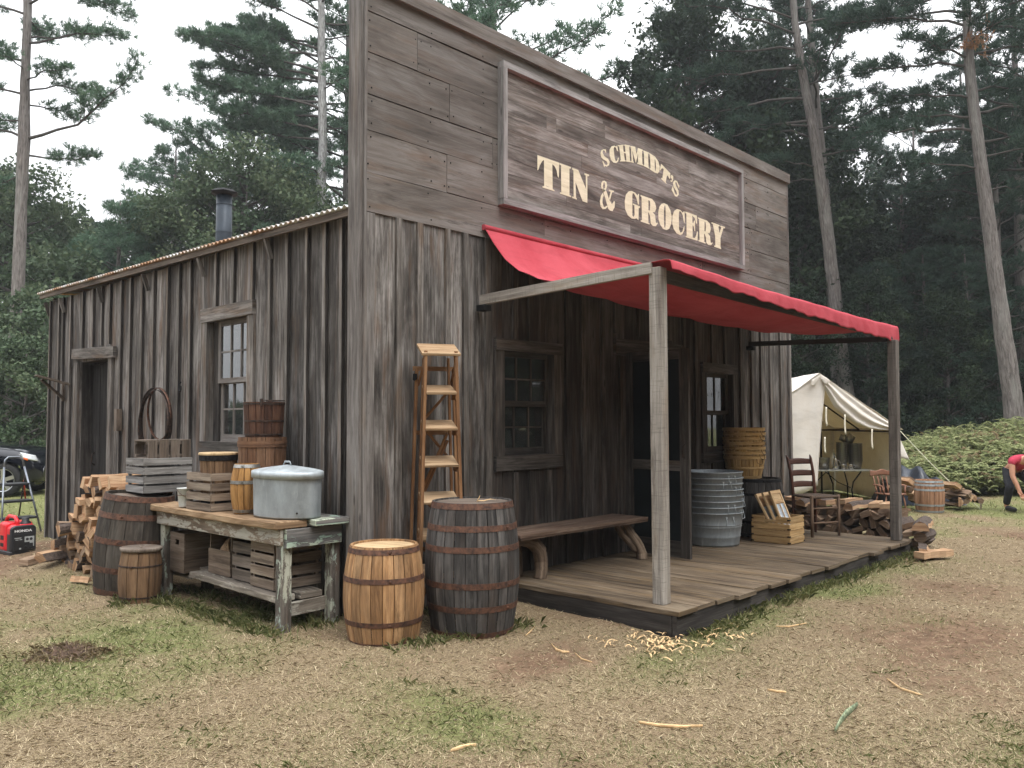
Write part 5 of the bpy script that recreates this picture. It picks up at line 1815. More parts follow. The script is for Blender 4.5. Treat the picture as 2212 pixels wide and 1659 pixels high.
# right pile beyond the deck
for r_ in range(4):
    z = .055 + r_ * .104
    y = -1.85 + .10 * r_ + random.uniform(-.03, .03)
    while y < .55:
        log((6.93 + random.uniform(-.05, .05), y, z + random.uniform(-.012, .012)), random.uniform(-.1, .1), 'split log in the long pile beyond the porch deck', 'firewood piled beyond the porch deck', 'split_wood_dull' if r_ < 4 else 'split_wood', which=random.choice([0, 1, 2, 3, 5]))
        y += random.uniform(.12, .15)
for y in np.arange(-1.5, .5, .17):
    log((6.92 + random.uniform(-.06, .06), y, .46 + random.uniform(-.02, .03)), random.uniform(-.35, .35), 'pale split log lying on top of the long pile', 'firewood piled beyond the porch deck', 'split_wood', which=random.choice([1, 3, 0]), roll=random.choice([0, .2, PI]), scale=1.05)
log((6.72, -1.93, .30), .2, 'thick split log at the near end of the long pile, bark below', 'firewood piled beyond the porch deck', which=1, scale=1.25, roll=0)
log((6.70, -1.97, .165), .1, 'dark barked log under the thick one at the near end of the long pile', 'firewood piled beyond the porch deck', 'split_wood_dull', which=6, scale=1.2)
log((6.15, -2.22, .05), -.35, 'pale split log on the grass at the deck corner', 'firewood piled beyond the porch deck', which=3, scale=1.1, roll=.1)
log((6.26, -2.08, .07), .3, 'split log on the grass just behind the pale one at the deck corner', 'firewood piled beyond the porch deck', which=0, scale=1.0)
# pile beside the wine barrel
for i in range(26):
    q = random.random()
    col_ = random.uniform(3548, 3660) if i % 3 else random.uniform(3365, 3440)
    zmax = .42 * (1 - (col_ - 3548) / 130) if col_ > 3500 else .45
    p = view_ground(col_, 14.25 + random.uniform(-.1, .25))
    log((p.x, p.y, .06 + max(0, zmax) * random.random()), RZV + PI / 2 + random.uniform(-.6, .6), 'split log in the loose heap beside the grey-hooped barrel', 'firewood heaped beside the grey-hooped barrel', 'split_wood' if random.random() < .5 else 'split_wood_dull', which=random.choice([0, 1, 2, 3, 5]), scale=.95)
random.seed(33)
# ------------------------------------------------------------------ tent
TP = view_ground(3072, 15.0)
tent = thing('wall_tent', 'white canvas wall tent with its front flap tied back, beyond the porch', 'tent', (TP.x, TP.y, 0), RZV)
HW, EZ, PZ, TD = 1.45, 1.37, 2.37, 3.1


def wav(x, y, k=.02):
    return k * (math.sin(x * 7 + y * 3) + .6 * math.sin(x * 13 - y * 5 + 1))


mb = MB()
for sg in (-1, 1):
    mb.grid(lambda u, v, sg=sg: (sg * (HW + .04) * u, -.06 + (TD + .12) * v, PZ - (PZ - EZ + .03) * u - .05 * math.sin(PI * u) * abs(math.sin(v * PI * 2)) + wav(u * 3, v * 4, .006)), 16, 24)
mb.build('canvas_roof', 'tent_canvas', tent, solid=.003)
mb = MB()
mb.grid(lambda u, v: (-HW + wav(u * 4, v * 3, .012), TD * u, EZ * (1 - v)), 14, 8)
mb.grid(lambda u, v: (HW + wav(u * 4, v * 3, .015) + .02 * v, TD * u, EZ * (1 - v) + .01), 14, 8)
mb.grid(lambda u, v: (-HW + 2 * HW * u, TD - .01 + wav(u * 5, v * 3, .02), v * (EZ + (PZ - EZ) * (1 - abs(2 * u - 1)))), 20, 10)
mb.build('canvas_walls', 'tent_canvas', tent, solid=.003)
# left half of the front, its edge drawn slightly back
mb = MB()


def lf(u, v):
    # u across from the left corner to the door edge, v from the bottom up
    zt = EZ + (PZ - EZ) * u * (HW + .12) / HW if u * (HW + .12) < HW else PZ
    edge_x = -.075 + .21 * v ** 1.2
    x = -HW + (edge_x + HW) * u
    top = PZ - (PZ - EZ) * abs(x) / HW
    z = .06 + .30 * u ** 3 + (top - (.06 + .30 * u ** 3)) * v
    y = -.02 - .03 * math.sin(u * 9 + v * 1.5) * (1 - v) - .05 * u * (1 - v) + .012 * math.sin(u * 21 + v * 4)
    return (x, y, z)


mb.grid(lf, 26, 18)
mb.build('front_flap', 'tent_canvas', tent, solid=.003)
# right half rolled up and hanging in folds
dpts = [(0.10, 2.10), (.16, 1.98), (.28, 1.745), (.45, 1.60), (.62, 1.475), (.85, 1.375), (1.1, 1.345), (1.40, 1.34)]
mb = MB()


def rf(u, v):
    k = u * (len(dpts) - 1)
    i = min(int(k), len(dpts) - 2)
    f = k - i
    bx, bz_ = dpts[i][0] * (1 - f) + dpts[i + 1][0] * f, dpts[i][1] * (1 - f) + dpts[i + 1][1] * f
    tx = .02 + 1.43 * u
    tz = PZ - (PZ - EZ) * tx / HW
    x, z = bx + (tx - bx) * v, bz_ + (tz - bz_) * v
    y = -.03 - .05 * math.sin(PI * v) + .028 * math.sin(v * 17 + u * 5) * (1 - v * .4)
    return (x, y, z)


mb.grid(rf, 26, 24)
mb.build('front_flap', 'tent_canvas', tent, solid=.003)
# front right corner canvas blowing outward, ragged little hood at the peak
mb = MB()
mb.grid(lambda u, v: (1.40 + .07 * u + (.10 * v + .06 * math.sin(v * 5)) * u, -.03 + .22 * u, 1.36 - 1.0 * v + .10 * u * v * math.sin(v * 7)), 6, 16)
mb.grid(lambda u, v: (1.42 + .04 * v + .18 * u * v, -.01 + .06 * u, 1.32 - .48 * v - .04 * u * v), 6, 10)
mb.build('corner_flap', 'tent_canvas', tent, solid=.003)
mb = MB()
mb.grid(lambda u, v: (-.16 + .34 * u, -.09 + .02 * math.sin(u * 14), PZ - .02 - (.09 + .05 * math.sin(u * 11)) * v - abs(u - .5) * .22), 10, 4)
mb.build('peak_hood', 'tent_canvas', tent, solid=.003)
for x, z0, z1 in ((.085, 1.76, 1.42), (.42, 1.62, 1.27), (.90, 1.36, 1.0), (.05, 1.22, .93)):
    mb = MB()
    mb.grid(lambda u, v, x=x, z0=z0, z1=z1: (x + .03 * u - .012 * v * math.sin(v * 4), -.09 + .01 * v, z0 + (z1 - z0) * v), 1, 8)
    mb.build('tie', 'canvas_strap', tent, solid=.002)
mb = MB()
mb.tube([(-HW + .06, 1.6, EZ - .04), (HW - .06, 1.6, EZ - .04)], .016, 6)
mb.tube([(HW - .06, .1, EZ - .06), (HW - .06, TD - .1, EZ - .06)], .016, 6)
mb.tube([(0, .05, PZ - .05), (0, TD - .05, PZ - .05)], .018, 6)
mb.tube([(0, 1.6, PZ - .05), (.55, 1.6, PZ - .05 - .55 * (PZ - EZ) / HW), (HW - .06, 1.6, EZ - .04)], .016, 6)
mb.tube([(0, 1.6, PZ - .05), (-HW + .06, 1.6, EZ - .04)], .016, 6)
mb.tube([(.50, 1.6, 1.95), (.62, 1.6, EZ - .1), (.62, 1.6, 0)], .02, 6)
mb.tube([(HW - .06, .05, 0), (HW - .06, .05, EZ - .04)], .02, 6)
mb.build('frame_poles', 'old_iron', tent)
rp = thing('guy_rope', 'pale rope running from the tent eave down to the grass', 'rope', (0, 0, 0))
pa = at(3372, 1612, 14.9)
pb = view_ground(3668, 14.15)
mb = MB()
mb.tube([pa.lerp(pb, k / 12) - Vector((0, 0, .05 * math.sin(PI * k / 12))) for k in range(13)], .008, 5)
mb.build('strand', 'rope_fibre', rp)
stk = MB()
stk.tube([(pb.x, pb.y, -.1), (pb.x + .02, pb.y, .10)], .012, 5)
stk.build('stake', 'dull_crate', rp)


def in_view(x, y, z=0.0):
    """local tent frame -> world"""
    return Vector((TP.x + x * RX + y * FX, TP.y + x * RY + y * FY, z))


ft = thing('folding_table', 'pale folding table with black legs inside the tent', 'table', in_view(.60, .85), RZV)
mb = MB()
mb.box((0, 0, .575), (1.25, .5, .03))
mb.build('top', 'folding_top', ft, bevel=.008)
for pts in (([(-.50, -.1, .56), (-.46, -.1, .3), (-.38, -.1, .05), (-.40, -.1, 0)]), ([(.46, -.1, .56), (.30, -.1, .35), (.27, -.1, .2), (.30, -.1, 0)]), ([(-.10, .12, .56), (.0, .12, .3), (.0, .12, 0)]), ([(.22, .12, .56), (.28, .12, .3), (.28, .12, 0)])):
    mb = MB()
    mb.tube(pts, .014, 6)
    mb.build('leg', 'black_iron', ft)
mb = MB()
mb.tube([(-.40, -.1, .36), (-.15, 0, .555)], .009, 5)
mb.tube([(-.20, 0, .555), (.05, 0, .34), (.27, -.05, .24)], .009, 5)
mb.build('brace', 'black_iron', ft)


def pail(name, label, loc, rb, rt, h, m='pewter', group=None, tilt=0.0, handle=True, rz=0.0):
    b = thing(name, label, 'pail', loc, rz, group, rx=tilt)
    mb = MB()
    mb.lathe([(.001, .004), (rb, 0), (rb + (rt - rb) * .3, h * .3), (rb + (rt - rb) * .32 + .003, h * .32), (rb + (rt - rb) * .34, h * .34), (rt, h - .006), (rt + .005, h - .003), (rt + .003, h), (rt - .002, h - .006), (rb - .002, .01), (.001, .01)], 28)
    mb.build('bowl', m, b)
    if handle:
        mb = MB()
        mb.tube([(rt * math.cos(a), -.02 - .5 * rt * math.sin(a) * 0, h + rt * .7 * math.sin(a)) for a in np.linspace(0.05, PI - .05, 10)], .004, 5)
        mb.build('handle', 'old_iron', b)
    return b


ZT2 = .592
for j, (x, n_, rb, rt, lb) in enumerate(((.74, 9, .075, .105, 'narrow left stack'), (1.00, 12, .10, .135, 'wide right stack'))):
    p0 = None
    for i in range(n_):
        loc = in_view(x, .85 + .03 * j, ZT2 + (.029 if j else .040) * i)
        lab = 'grey tin pail nested in the %s on the tent table' % lb
        if p0 is None:
            p0 = pail('tin_pail', 'lowest tin pail of the %s on the tent table' % lb, loc, rb, rt, .17 if j else .19, group='nested tin pails on the tent table', handle=False)
        else:
            c = copy_tree(p0)
            c.location, c['label'] = loc, lab
pail('tin_pail', 'small tin can tipped on top of the narrow pail stack', in_view(.73, .85, ZT2 + .53), .055, .07, .12, group='nested tin pails on the tent table', tilt=.5, rz=.5)
pail('tin_pail', 'tin pail lying tipped over on the wide pail stack', in_view(.97, .85, ZT2 + .54), .07, .10, .14, group='nested tin pails on the tent table', tilt=-1.1, rz=RZV + 1.2)
pail('tin_pail', 'squat ridged tin pail at the left end of the tent table', in_view(.36, .80, ZT2), .105, .115, .22, handle=False)
for x, rb, rt, h, lb in ((.55, .055, .036, .21, 'tall bright tin pitcher on the tent table'), (.70, .04, .032, .10, 'small bright tin cup between the pitcher and the wide pails'), (.84, .05, .035, .10, 'bright tin jug in front of the wide pail stack')):
    b = thing('tin_jug', lb, 'jug', in_view(x, .70, ZT2), RZV, 'bright tin jugs on the tent table')
    mb = MB()
    mb.lathe([(.001, .004), (rb, 0), (rb * .95, h * .3), (rt, h * .9), (rt + .004, h), (rt - .003, h - .002), (rb - .006, .012), (.001, .01)], 24)
    mb.build('body', 'bright_tin', b)
    mb = MB()
    mb.tube([(rt, 0, h * .85), (rt + .04, 0, h * .8), (rb + .045, 0, h * .45), (rb, 0, h * .25)], .005, 6)
    mb.build('handle', 'bright_tin', b)

# little rocking chair
p = view_ground(3332, 13.9)
rk = thing('rocking_chair', 'small orange-brown spindle rocking chair in front of the tent, half behind the far porch post', 'chair', (p.x, p.y, 0), RZV + .15)
rk.scale = (.86, .86, .86)
mb = MB()
mb.grid(lambda u, v: ((-1 + 2 * u) * .21, -.2 + .4 * v, .33 + .01 * math.cos(u * PI * 2)), 8, 4)
mb.build('seat', 'rocker_wood', rk, solid=.025)
for i in range(5):
    x = -.17 + .085 * i
    mb = MB()
    mb.tube([(x * .9, .18, .34), (x, .2, .42), (x * 1.03, .22, .50), (x * 1.05, .25, .60), (x * 1.1, .28, .70)], [.010, .016, .010, .014, .008], 8)
    mb.build('spindle', 'rocker_wood', rk)
mb = MB()
mb.grid(lambda u, v: ((-1 + 2 * u) * .24, .285 - .03 * math.sin(PI * u), .66 + .10 * v + .03 * math.sin(PI * u) + .012 * math.cos(u * 4 * PI) * v), 20, 4)
mb.build('crest_rail', 'rocker_wood', rk, solid=.022)
for sg in (-1, 1):
    mb = MB()
    mb.tube([(sg * .225, .22, .50), (sg * .25, .02, .505), (sg * .255, -.14, .49)], [.014, .018, .02], 8, squash=.6)
    mb.tube([(sg * .24, -.12, .49), (sg * .23, -.13, .42), (sg * .215, -.14, .34)], [.010, .015, .010], 8)
    mb.build('arm', 'rocker_wood', rk)
    for y in (-.16, .15):
        mb = MB()
        mb.tube([(sg * .17, y * .9, .32), (sg * .20, y, .18), (sg * .21, y * 1.05, .05)], [.013, .018, .012], 8)
        mb.build('leg', 'rocker_wood', rk)
    mb = MB()
    mb.tube([(sg * .21, -.30, .055), (sg * .21, -.15, .028), (sg * .21, 0, .018), (sg * .21, .2, .04), (sg * .21, .34, .10)], .016, 8)
    mb.build('rocker', 'rocker_wood', rk)
# tarpaulin heap
p = view_ground(3432, 15.4)
tp = MB()
tp.grid(lambda u, v: ((-1 + 2 * u) * .62, (-1 + 2 * v) * .6, max(0.02, .60 * math.cos((u - .42) * 2.4) ** 1 * math.sin(PI * min(1, max(0, v))) ** .45 + .07 * math.sin(u * 13 + v * 6) + .05 * math.sin(u * 23 - v * 9)) if 0 < u < 1 and 0 < v < 1 else 0.0), 40, 24, sm=False)
o = tp.build('tarpaulin', 'tarp')
o.location = p
o.rotation_euler.z = RZV
tag(o, 'dark blue tarpaulin heaped over a pile behind the pale barrel', 'tarpaulin')

# ------------------------------------------------------------------ generator
random.seed(5)
p = view_ground(100, 9.5)
gn = thing('generator', 'red and black portable generator on the dirt at the left', 'generator', (p.x, p.y, .0), math.radians(4))


def rbox(mb, x0, x1, y0, y1, z0, z1, r, n=5, mi=0, axis_='y', ztop=None):
    """rounded slab: profile in x-z with rounded corners, extruded along y"""
    prof = []
    for cx, cz, a0 in ((x1 - r, z1 - r, 0), (x0 + r, z1 - r, PI / 2), (x0 + r, z0 + r, PI), (x1 - r, z0 + r, 1.5 * PI)):
        for k in range(n + 1):
            a = a0 + PI / 2 * k / n
            prof.append((cx + r * math.cos(a), cz + r * math.sin(a)))
    base = len(mb.v)
    N = len(prof)
    for y, k in ((y0, .93), (y0 + .02, 1), (y1 - .02, 1), (y1, .93)):
        for x, z in prof:
            mx, mz = (x0 + x1) / 2, (z0 + z1) / 2
            mb.v.append(Vector((mx + (x - mx) * k, y, mz + (z - mz) * k)))
    for i in range(3):
        for j in range(N):
            j2 = (j + 1) % N
            mb.face((base + i * N + j, base + (i + 1) * N + j, base + (i + 1) * N + j2, base + i * N + j2), [(0, 0)] * 4, .5, mi, True)
    mb.face([base + j for j in range(N)], [(0, 0)] * N, .5, mi)
    mb.face([base + 3 * N + j for j in range(N)][::-1], [(0, 0)] * N, .5, mi)


mb = MB()
rbox(mb, -.135, .135, 0, .13, .02, .345, .05)
mb.build('end_shell', 'black_plastic', gn)
mb = MB()
rbox(mb, -.125, .125, .33, .50, .02, .33, .05)
mb.build('end_shell', 'black_plastic', gn)
mb = MB()
rbox(mb, -.142, .142, .125, .335, .045, .375, .04)
rbox(mb, -.136, .136, .02, .14, .20, .352, .055)
mb.build('red_shell', 'red_plastic', gn)
mb = MB()
rbox(mb, -.140, .140, .0, .48, .0, .06, .02)
mb.build('base_tray', 'black_plastic', gn)
mb = MB()
mb.tube([(-.045, .06, .345), (-.045, .09, .40), (-.045, .14, .432), (-.045, .30, .435), (-.045, .36, .41), (-.045, .40, .35)], [.022, .022, .02, .02, .02, .022], 10)
mb.build('carry_handle', 'red_plastic', gn)
mb = MB()
mb.lathe([(.062, .33), (.055, .37), (.038, .385), (.038, .415), (.034, .42), (.001, .42)], 20, (.05, .10, 0))
mb.build('fuel_cap', 'black_plastic', gn)
mb = MB()
mb.box((.006, -.003, .155), (.215, .006, .175))
mb.build('control_recess', 'tyre_rubber', gn)
mb = MB()
mb.box((.055, -.008, .185), (.10, .004, .062)); mb.box((.082, -.008, .128), (.045, .004, .054)); mb.build('outlet_panel', 'grey_panel', gn)
mb = MB()
mb.box((-.065, -.008, .205), (.07, .003, .010)); mb.box((-.075, -.008, .186), (.03, .003, .008)); mb.box((-.035, -.008, .186), (.028, .003, .008)); mb.box((-.04, -.008, .085), (.02, .003, .018))
mb.build('printed_marks', 'grey_panel', gn)
mb = MB()
for x in (.032, .072):
    mb.tube([(x, -.0095, .187), (x, -.013, .187)], .016, 12)
mb.box((.075, -.012, .118), (.035, .006, .045))
mb.tube([(.018, -.008, .108), (.018, -.02, .108)], .011, 10)
mb.build('outlet', 'black_plastic', gn)
mb = MB()
for z, hh in ((.20, .05), (.12, .04)):
    mb.box((-.1425, .235, z), (.004, .09, hh))
mb.build('side_vent', 'tyre_rubber', gn)


def text_obj(name, body, size, loc, rot, m, parent, bold=.0):
    cu = bpy.data.curves.new(name, 'FONT')
    cu.body = body
    cu.size = size
    cu.extrude = .0008
    cu.offset = bold
    cu.align_x = 'CENTER'
    tmp = bpy.data.objects.new(name, cu)
    COL.objects.link(tmp)
    dg = bpy.context.evaluated_depsgraph_get()
    me = bpy.data.meshes.new_from_object(tmp.evaluated_get(dg))
    bpy.data.objects.remove(tmp)
    me.materials.clear()
    me.materials.append(MATS[m])
    o = bpy.data.objects.new(name, me)
    COL.objects.link(o)
    o.location = loc
    o.rotation_euler = rot
    o.parent = parent
    o.scale = (1.35, 1, 1)
    return o


text_obj('lettering', 'HONDA', .036, (-.01, -.0035, .272), (math.radians(90), 0, 0), 'white_print', gn, .0012)

# grey stepladder
p = view_ground(88, 11.45)
sl = thing('folding_step_ladder', 'grey metal stepladder with black treads behind the generator', 'ladder', (p.x, p.y, 0), RZV + .92)


def sl_part(name, pts, r, m):
    mb = MB()
    mb.tube(pts, r, 8)
    return mb.build(name, m, sl)


FRX = lambda z: .255 - .14 * z
for sg in (-1, 1):
    sl_part('front_rail', [(sg * FRX(0), -.02, 0), (sg * FRX(.4), .10, .4), (sg * FRX(.9), .26, .90)], .014, 'grey_metal')
    sl_part('rear_leg', [(sg * .20, .62, 0), (sg * .16, .30, .78)], .011, 'old_iron')
sl_part('top_loop', [(-FRX(.9), .26, .9), (-FRX(.95) + .01, .275, 1.0), (-.07, .285, 1.035), (.07, .285, 1.035), (FRX(.95) - .01, .275, 1.0), (FRX(.9), .26, .9)], .014, 'grey_metal')
for z in (.20, .43, .66):
    mb = MB()
    w_ = FRX(z) * 2 - .02
    mb.box((0, .06 + z * .29, z), (w_, .20 if z < .5 else .25, .032))
    mb.build('tread', 'black_plastic', sl, bevel=.006)
sl_part('rear_bar', [(-.19, .55, .16), (.19, .55, .16)], .012, 'old_iron')
sl_part('red_strut', [(.165, .35, .70), (.175, .30, .42)], .010, 'orange_plastic')

# ------------------------------------------------------------------ parked car
ax_ = Vector((RX * math.cos(.14) + FX * math.sin(.14), RY * math.cos(.14) + FY * math.sin(.14), 0))
cp = view_ground(86, 17.9)
car = thing('parked_car', 'black car parked on the grass at the left edge, its front wheel and headlight showing', 'car', (cp.x, cp.y, 0), math.atan2(ax_.y, ax_.x))
# local x = forward, front axle at 0; body from side profile stations: (x, half width, z of sill, z of belt/bonnet, roof z or None)
st = [(.64, .52, .38, .62), (.62, .62, .30, .70), (.57, .74, .26, .82), (.47, .85, .25, .93), (.35, .90, .25, 1.0), (0, .915, .26, 1.04), (-.45, .92, .27, 1.08), (-.75, .92, .27, 1.10), (-1.6, .93, .27, 1.10), (-2.6, .93, .27, 1.10), (-3.2, .92, .28, 1.09), (-3.55, .87, .32, 1.0), (-3.7, .78, .42, .85)]
mb = MB()
N = 14
for x, w_, z0, z1 in st:
    ring = []
    for k in range(N + 1):
        a = k / N
        if a < .3:
            f = a / .3
            ring.append((-w_ + .03 * (1 - f) - .02 * math.sin(PI * f), z0 + (z1 - .12 - z0) * f))
        elif a > .7:
            f = (1 - a) / .3
            ring.append((w_ - .03 * (1 - f) + .02 * math.sin(PI * f), z0 + (z1 - .12 - z0) * f))
        else:
            f = (a - .3) / .4
            ring.append((-w_ * math.cos(PI * f), z1 - .12 + .12 * math.sin(PI * f) ** .5))
    for y, z in ring:
        mb.v.append(Vector((x, y, z)))
M_ = N + 1
for i in range(len(st) - 1):
    for j in range(N):
        xa = (st[i][0] + st[i + 1][0]) / 2
        if j in (0, 1, 2, N - 1, N - 2, N - 3) and (abs(xa) < .30 or abs(xa + 2.7) < .3):
            continue                                   # wheel arches
        a = i * M_ + j
        mb.face((a, a + 1, a + M_ + 1, a + M_), [(0, 0)] * 4, .5, 0, True)
    a = i * M_
    mb.face((a, a + M_, a + M_ + N, a + N), [(0, 0)] * 4, .5)
mb.face(list(range(N + 1)), [(0, 0)] * (N + 1), .5)
mb.face([(len(st) - 1) * M_ + j for j in range(N, -1, -1)], [(0, 0)] * (N + 1), .5)
body = mb.build('body', 'car_paint', car)
sub = body.modifiers.new('s', 'SUBSURF')
sub.levels = sub.render_levels = 1
mb = MB()
cab = [(-.70, .80, 1.06), (-1.25, .68, 1.50), (-2.3, .68, 1.55), (-3.1, .66, 1.48), (-3.55, .80, 1.04)]
for x, w_, z in cab:
    mb.v.extend([Vector((x, -w_, z)), Vector((x, w_, z))])
mb.v.extend([Vector((-.70, -.86, 1.0)), Vector((-.70, .86, 1.0)), Vector((-3.6, -.86, 1.0)), Vector((-3.6, .86, 1.0))])
for i in range(4):
    mb.face((2 * i, 2 * i + 1, 2 * i + 3, 2 * i + 2), [(0, 0)] * 4, .5)
mb.face((0, 2, 4, 6, 8, 12, 10), [(0, 0)] * 7, .5)
mb.face((1, 11, 13, 9, 7, 5, 3), [(0, 0)] * 7, .5)
mb.build('cabin', 'car_glass', car)
mb = MB()
mb.box((-1.85, 0, 1.555), (1.5, 1.34, .03))
mb.build('roof', 'car_paint', car, bevel=.01)
for sy_ in (-1, 1):
    for x in (0, -2.7):
        wh = thing('wheel', None, None, (x, sy_ * .80, .345), 0)
        wh.parent = car
        mb = MB()
        R90 = Matrix.Rotation(PI / 2, 3, 'X')
        mb.lathe([(.235, -.105), (.32, -.11), (.345, -.08), (.347, .08), (.32, .11), (.235, .105)], 36, rot=R90)
        mb.build('tyre', 'tyre_rubber', wh)
        mb = MB()
        mb.lathe([(.24, -.10), (.225, -.10), (.215, -.03), (.215, .06)], 36, rot=R90)
        mb.lathe([(.24, .10), (.225, .10), (.215, .03), (.215, -.06)], 36, rot=R90)
        for k in range(5):
            a = 2 * PI * k / 5 + .3
            mb.beam((0.03 * math.cos(a), -.075 * -sy_, .03 * math.sin(a)), (.228 * math.cos(a), -.085 * -sy_, .228 * math.sin(a)), .075, .02, up=(0, 1, 0))
        mb.tube([(0, .06 * sy_, 0), (0, .095 * sy_, 0)], .05, 14)
        mb.build('rim', 'wheel_alloy', wh)
    mb = MB()
    mb.grid(lambda u, v, sy_=sy_: (.585 - .20 * u - .05 * v, sy_ * (.68 + .23 * u ** .7), .72 + .12 * v + .07 * u), 8, 5)
    hl = mb.build('headlight', 'lamp_lens', car, solid=.03)
    mb = MB()
    mb.grid(lambda u, v, sy_=sy_: (.47 - .07 * u, sy_ * (.868 + .035 * u), .74 + .04 * v + .03 * u), 4, 3)
    mb.build('indicator', 'amber_lens', car, solid=.03)
    mb = MB()
    mb.box((-.95, sy_ * 1.0, 1.12), (.12, .16, .12))
    mb.build('mirror', 'car_paint', car, bevel=.03)


# ------------------------------------------------------------------ person bending down
def skin_obj(name, verts, edges, radii, m, parent, lev=2, root=0):
    me = bpy.data.meshes.new(name)
    me.from_pydata(verts, edges, [])
    tmp = bpy.data.objects.new(name, me)
    COL.objects.link(tmp)
    sk = tmp.modifiers.new('skin', 'SKIN')
    sk.use_smooth_shade = True
    for i, r in enumerate(radii):
        rr = r if isinstance(r, tuple) else (r, r)
        me.skin_vertices[0].data[i].radius = rr
        me.skin_vertices[0].data[i].use_root = (i == root)
    s2 = tmp.modifiers.new('sub', 'SUBSURF')
    s2.levels = s2.render_levels = lev
    dg = bpy.context.evaluated_depsgraph_get()
    me2 = bpy.data.meshes.new_from_object(tmp.evaluated_get(dg))
    bpy.data.objects.remove(tmp)
    me2.materials.clear()
    me2.materials.append(MATS[m])
    for pl_ in me2.polygons:
        pl_.use_smooth = True
    o = bpy.data.objects.new(name, me2)
    COL.objects.link(o)
    o.parent = parent
    return o


pp = view_ground(3778, 13.8)
man = thing('person', 'person in a red t-shirt and dark trousers bending down, piece of wood in hand', 'person', (pp.x, pp.y, 0), RZV)
V_, E_, R_ = [], [], []


def sv(p, r, parent_=None):
    V_.append(p); R_.append(r)
    if parent_ is not None:
        E_.append((parent_, len(V_) - 1))
    return len(V_) - 1


pel = sv((.21, .24, .70), .12)
ab = sv((.21, .10, .80), .115, pel)
chs = sv((.21, -.03, .85), (.135, .12), ab)
nk0 = sv((.21, -.15, .885), .065, chs)
nk = sv((.215, -.20, .90), .05, nk0)
hd0 = sv((.225, -.25, .905), .068, nk)
hd1 = sv((.235, -.31, .92), .085, hd0)
hd2 = sv((.24, -.33, .975), .075, hd1)


def arm(side, sh, el, wr, hand_dir, curl):
    a = sv(tuple(Vector(sh) * .6 + Vector((.21, -.06, .86)) * .4), .07, chs)
    b = sv(sh, .058, a)
    c = sv(tuple((Vector(sh) + Vector(el)) / 2), .049, b)
    d = sv(el, .040, c)
    e = sv(tuple(Vector(el) * .55 + Vector(wr) * .45), .039, d)
    f = sv(wr, .026, e)
    hdv = Vector(hand_dir).normalized()
    pm = Vector(wr) + hdv * .055
    g = sv(tuple(pm), (.036, .02), f)
    kn = Vector(wr) + hdv * .09
    side_v = hdv.cross(Vector((0, 1, 0))).normalized()
    curl_v = Vector(curl).normalized()
    for q, L_ in zip((-.03, -.01, .01, .028), (.062, .072, .068, .052)):
        p1 = kn + side_v * q
        k1 = sv(tuple(p1), .0105, g)
        k2 = sv(tuple(p1 + hdv * L_ * .45 + curl_v * .012), .009, k1)
        sv(tuple(p1 + hdv * L_ * .55 + curl_v * L_ * .65), .008, k2)
    t1 = sv(tuple(Vector(wr) + hdv * .035 + side_v * -.035), .013, f)
    sv(tuple(Vector(wr) + hdv * .07 + side_v * -.048 + curl_v * .035), .010, t1)


arm(-1, (-.005, -.09, .85), (-.02, -.13, .585), (.05, -.19, .37), (.32, -.1, -1), (.5, -.6, -.2))
arm(1, (.43, -.09, .85), (.46, -.12, .62), (.30, -.22, .53), (-1, -.3, -.35), (0, -.5, -.5))
for hx, kn_, an, toe in ((.12, (-.005, -.02, .40), (-.005, .10, .07), (.03, -.09, .03)), (.31, (.40, -.02, .42), (.42, .12, .07), (.46, -.07, .03))):
    a = sv((hx, .24, .66), .095, pel)
    b = sv(tuple((Vector((hx, .24, .66)) + Vector(kn_)) / 2), .075, a)
    c = sv(kn_, .056, b)
    d = sv(tuple((Vector(kn_) * .6 + Vector(an) * .4)), .054, c)
    e = sv(an, .036, d)
    f = sv(tuple(Vector(an) * .5 + Vector(toe) * .5 + Vector((0, 0, -.01))), .036, e)
    sv(toe, .03, f)
bodyo = skin_obj('body', V_, E_, R_, 'skin', man)
# clothing: the same skeleton, a little fuller, cut at neck, sleeve and waist
tv = [(.21, .21, .75), (.21, .10, .80), (.21, -.03, .852), (.21, -.155, .886), (.08, -.075, .858), (-.005, -.09, .852), (-.013, -.11, .745), (.34, -.075, .858), (.43, -.09, .852), (.445, -.11, .745)]
te = [(0, 1), (1, 2), (2, 3), (2, 4), (4, 5), (5, 6), (2, 7), (7, 8), (8, 9)]
skin_obj('t_shirt', tv, te, [.145, .14, (.16, .145), .085, .085, .072, .064, .085, .072, .064], 'red_shirt', man, root=2)
lv = [(.21, .20, .765), (.125, .235, .66), (.057, .11, .53), (-.005, -.02, .40), (-.005, .05, .23), (-.005, .095, .10), (.30, .235, .66), (.355, .11, .54), (.40, -.02, .42), (.41, .05, .24), (.42, .115, .10)]
le = [(0, 1), (1, 2), (2, 3), (3, 4), (4, 5), (0, 6), (6, 7), (7, 8), (8, 9), (9, 10)]
skin_obj('trousers', lv, le, [(.15, .11), .105, .088, .072, .062, .056, .105, .088, .072, .062, .056], 'dark_jeans', man)
for an, toe in (((-.005, .10, .05), (.035, -.11, .032)), ((.42, .12, .05), (.465, -.09, .032))):
    skin_obj('shoe', [an, tuple((Vector(an) + Vector(toe)) / 2), toe], [(0, 1), (1, 2)], [.05, .048, .04], 'shoe', man)
skin_obj('hair', [(.205, -.24, .955), (.225, -.29, 1.0), (.245, -.335, 1.02), (.26, -.37, .995)], [(0, 1), (1, 2), (2, 3)], [.062, .075, .068, .04], 'hair', man)
skin_obj('beard', [(.225, -.36, .865), (.25, -.385, .86), (.28, -.37, .87)], [(0, 1), (1, 2)], [.03, .035, .03], 'hair', man, lev=1)
mb = MB()
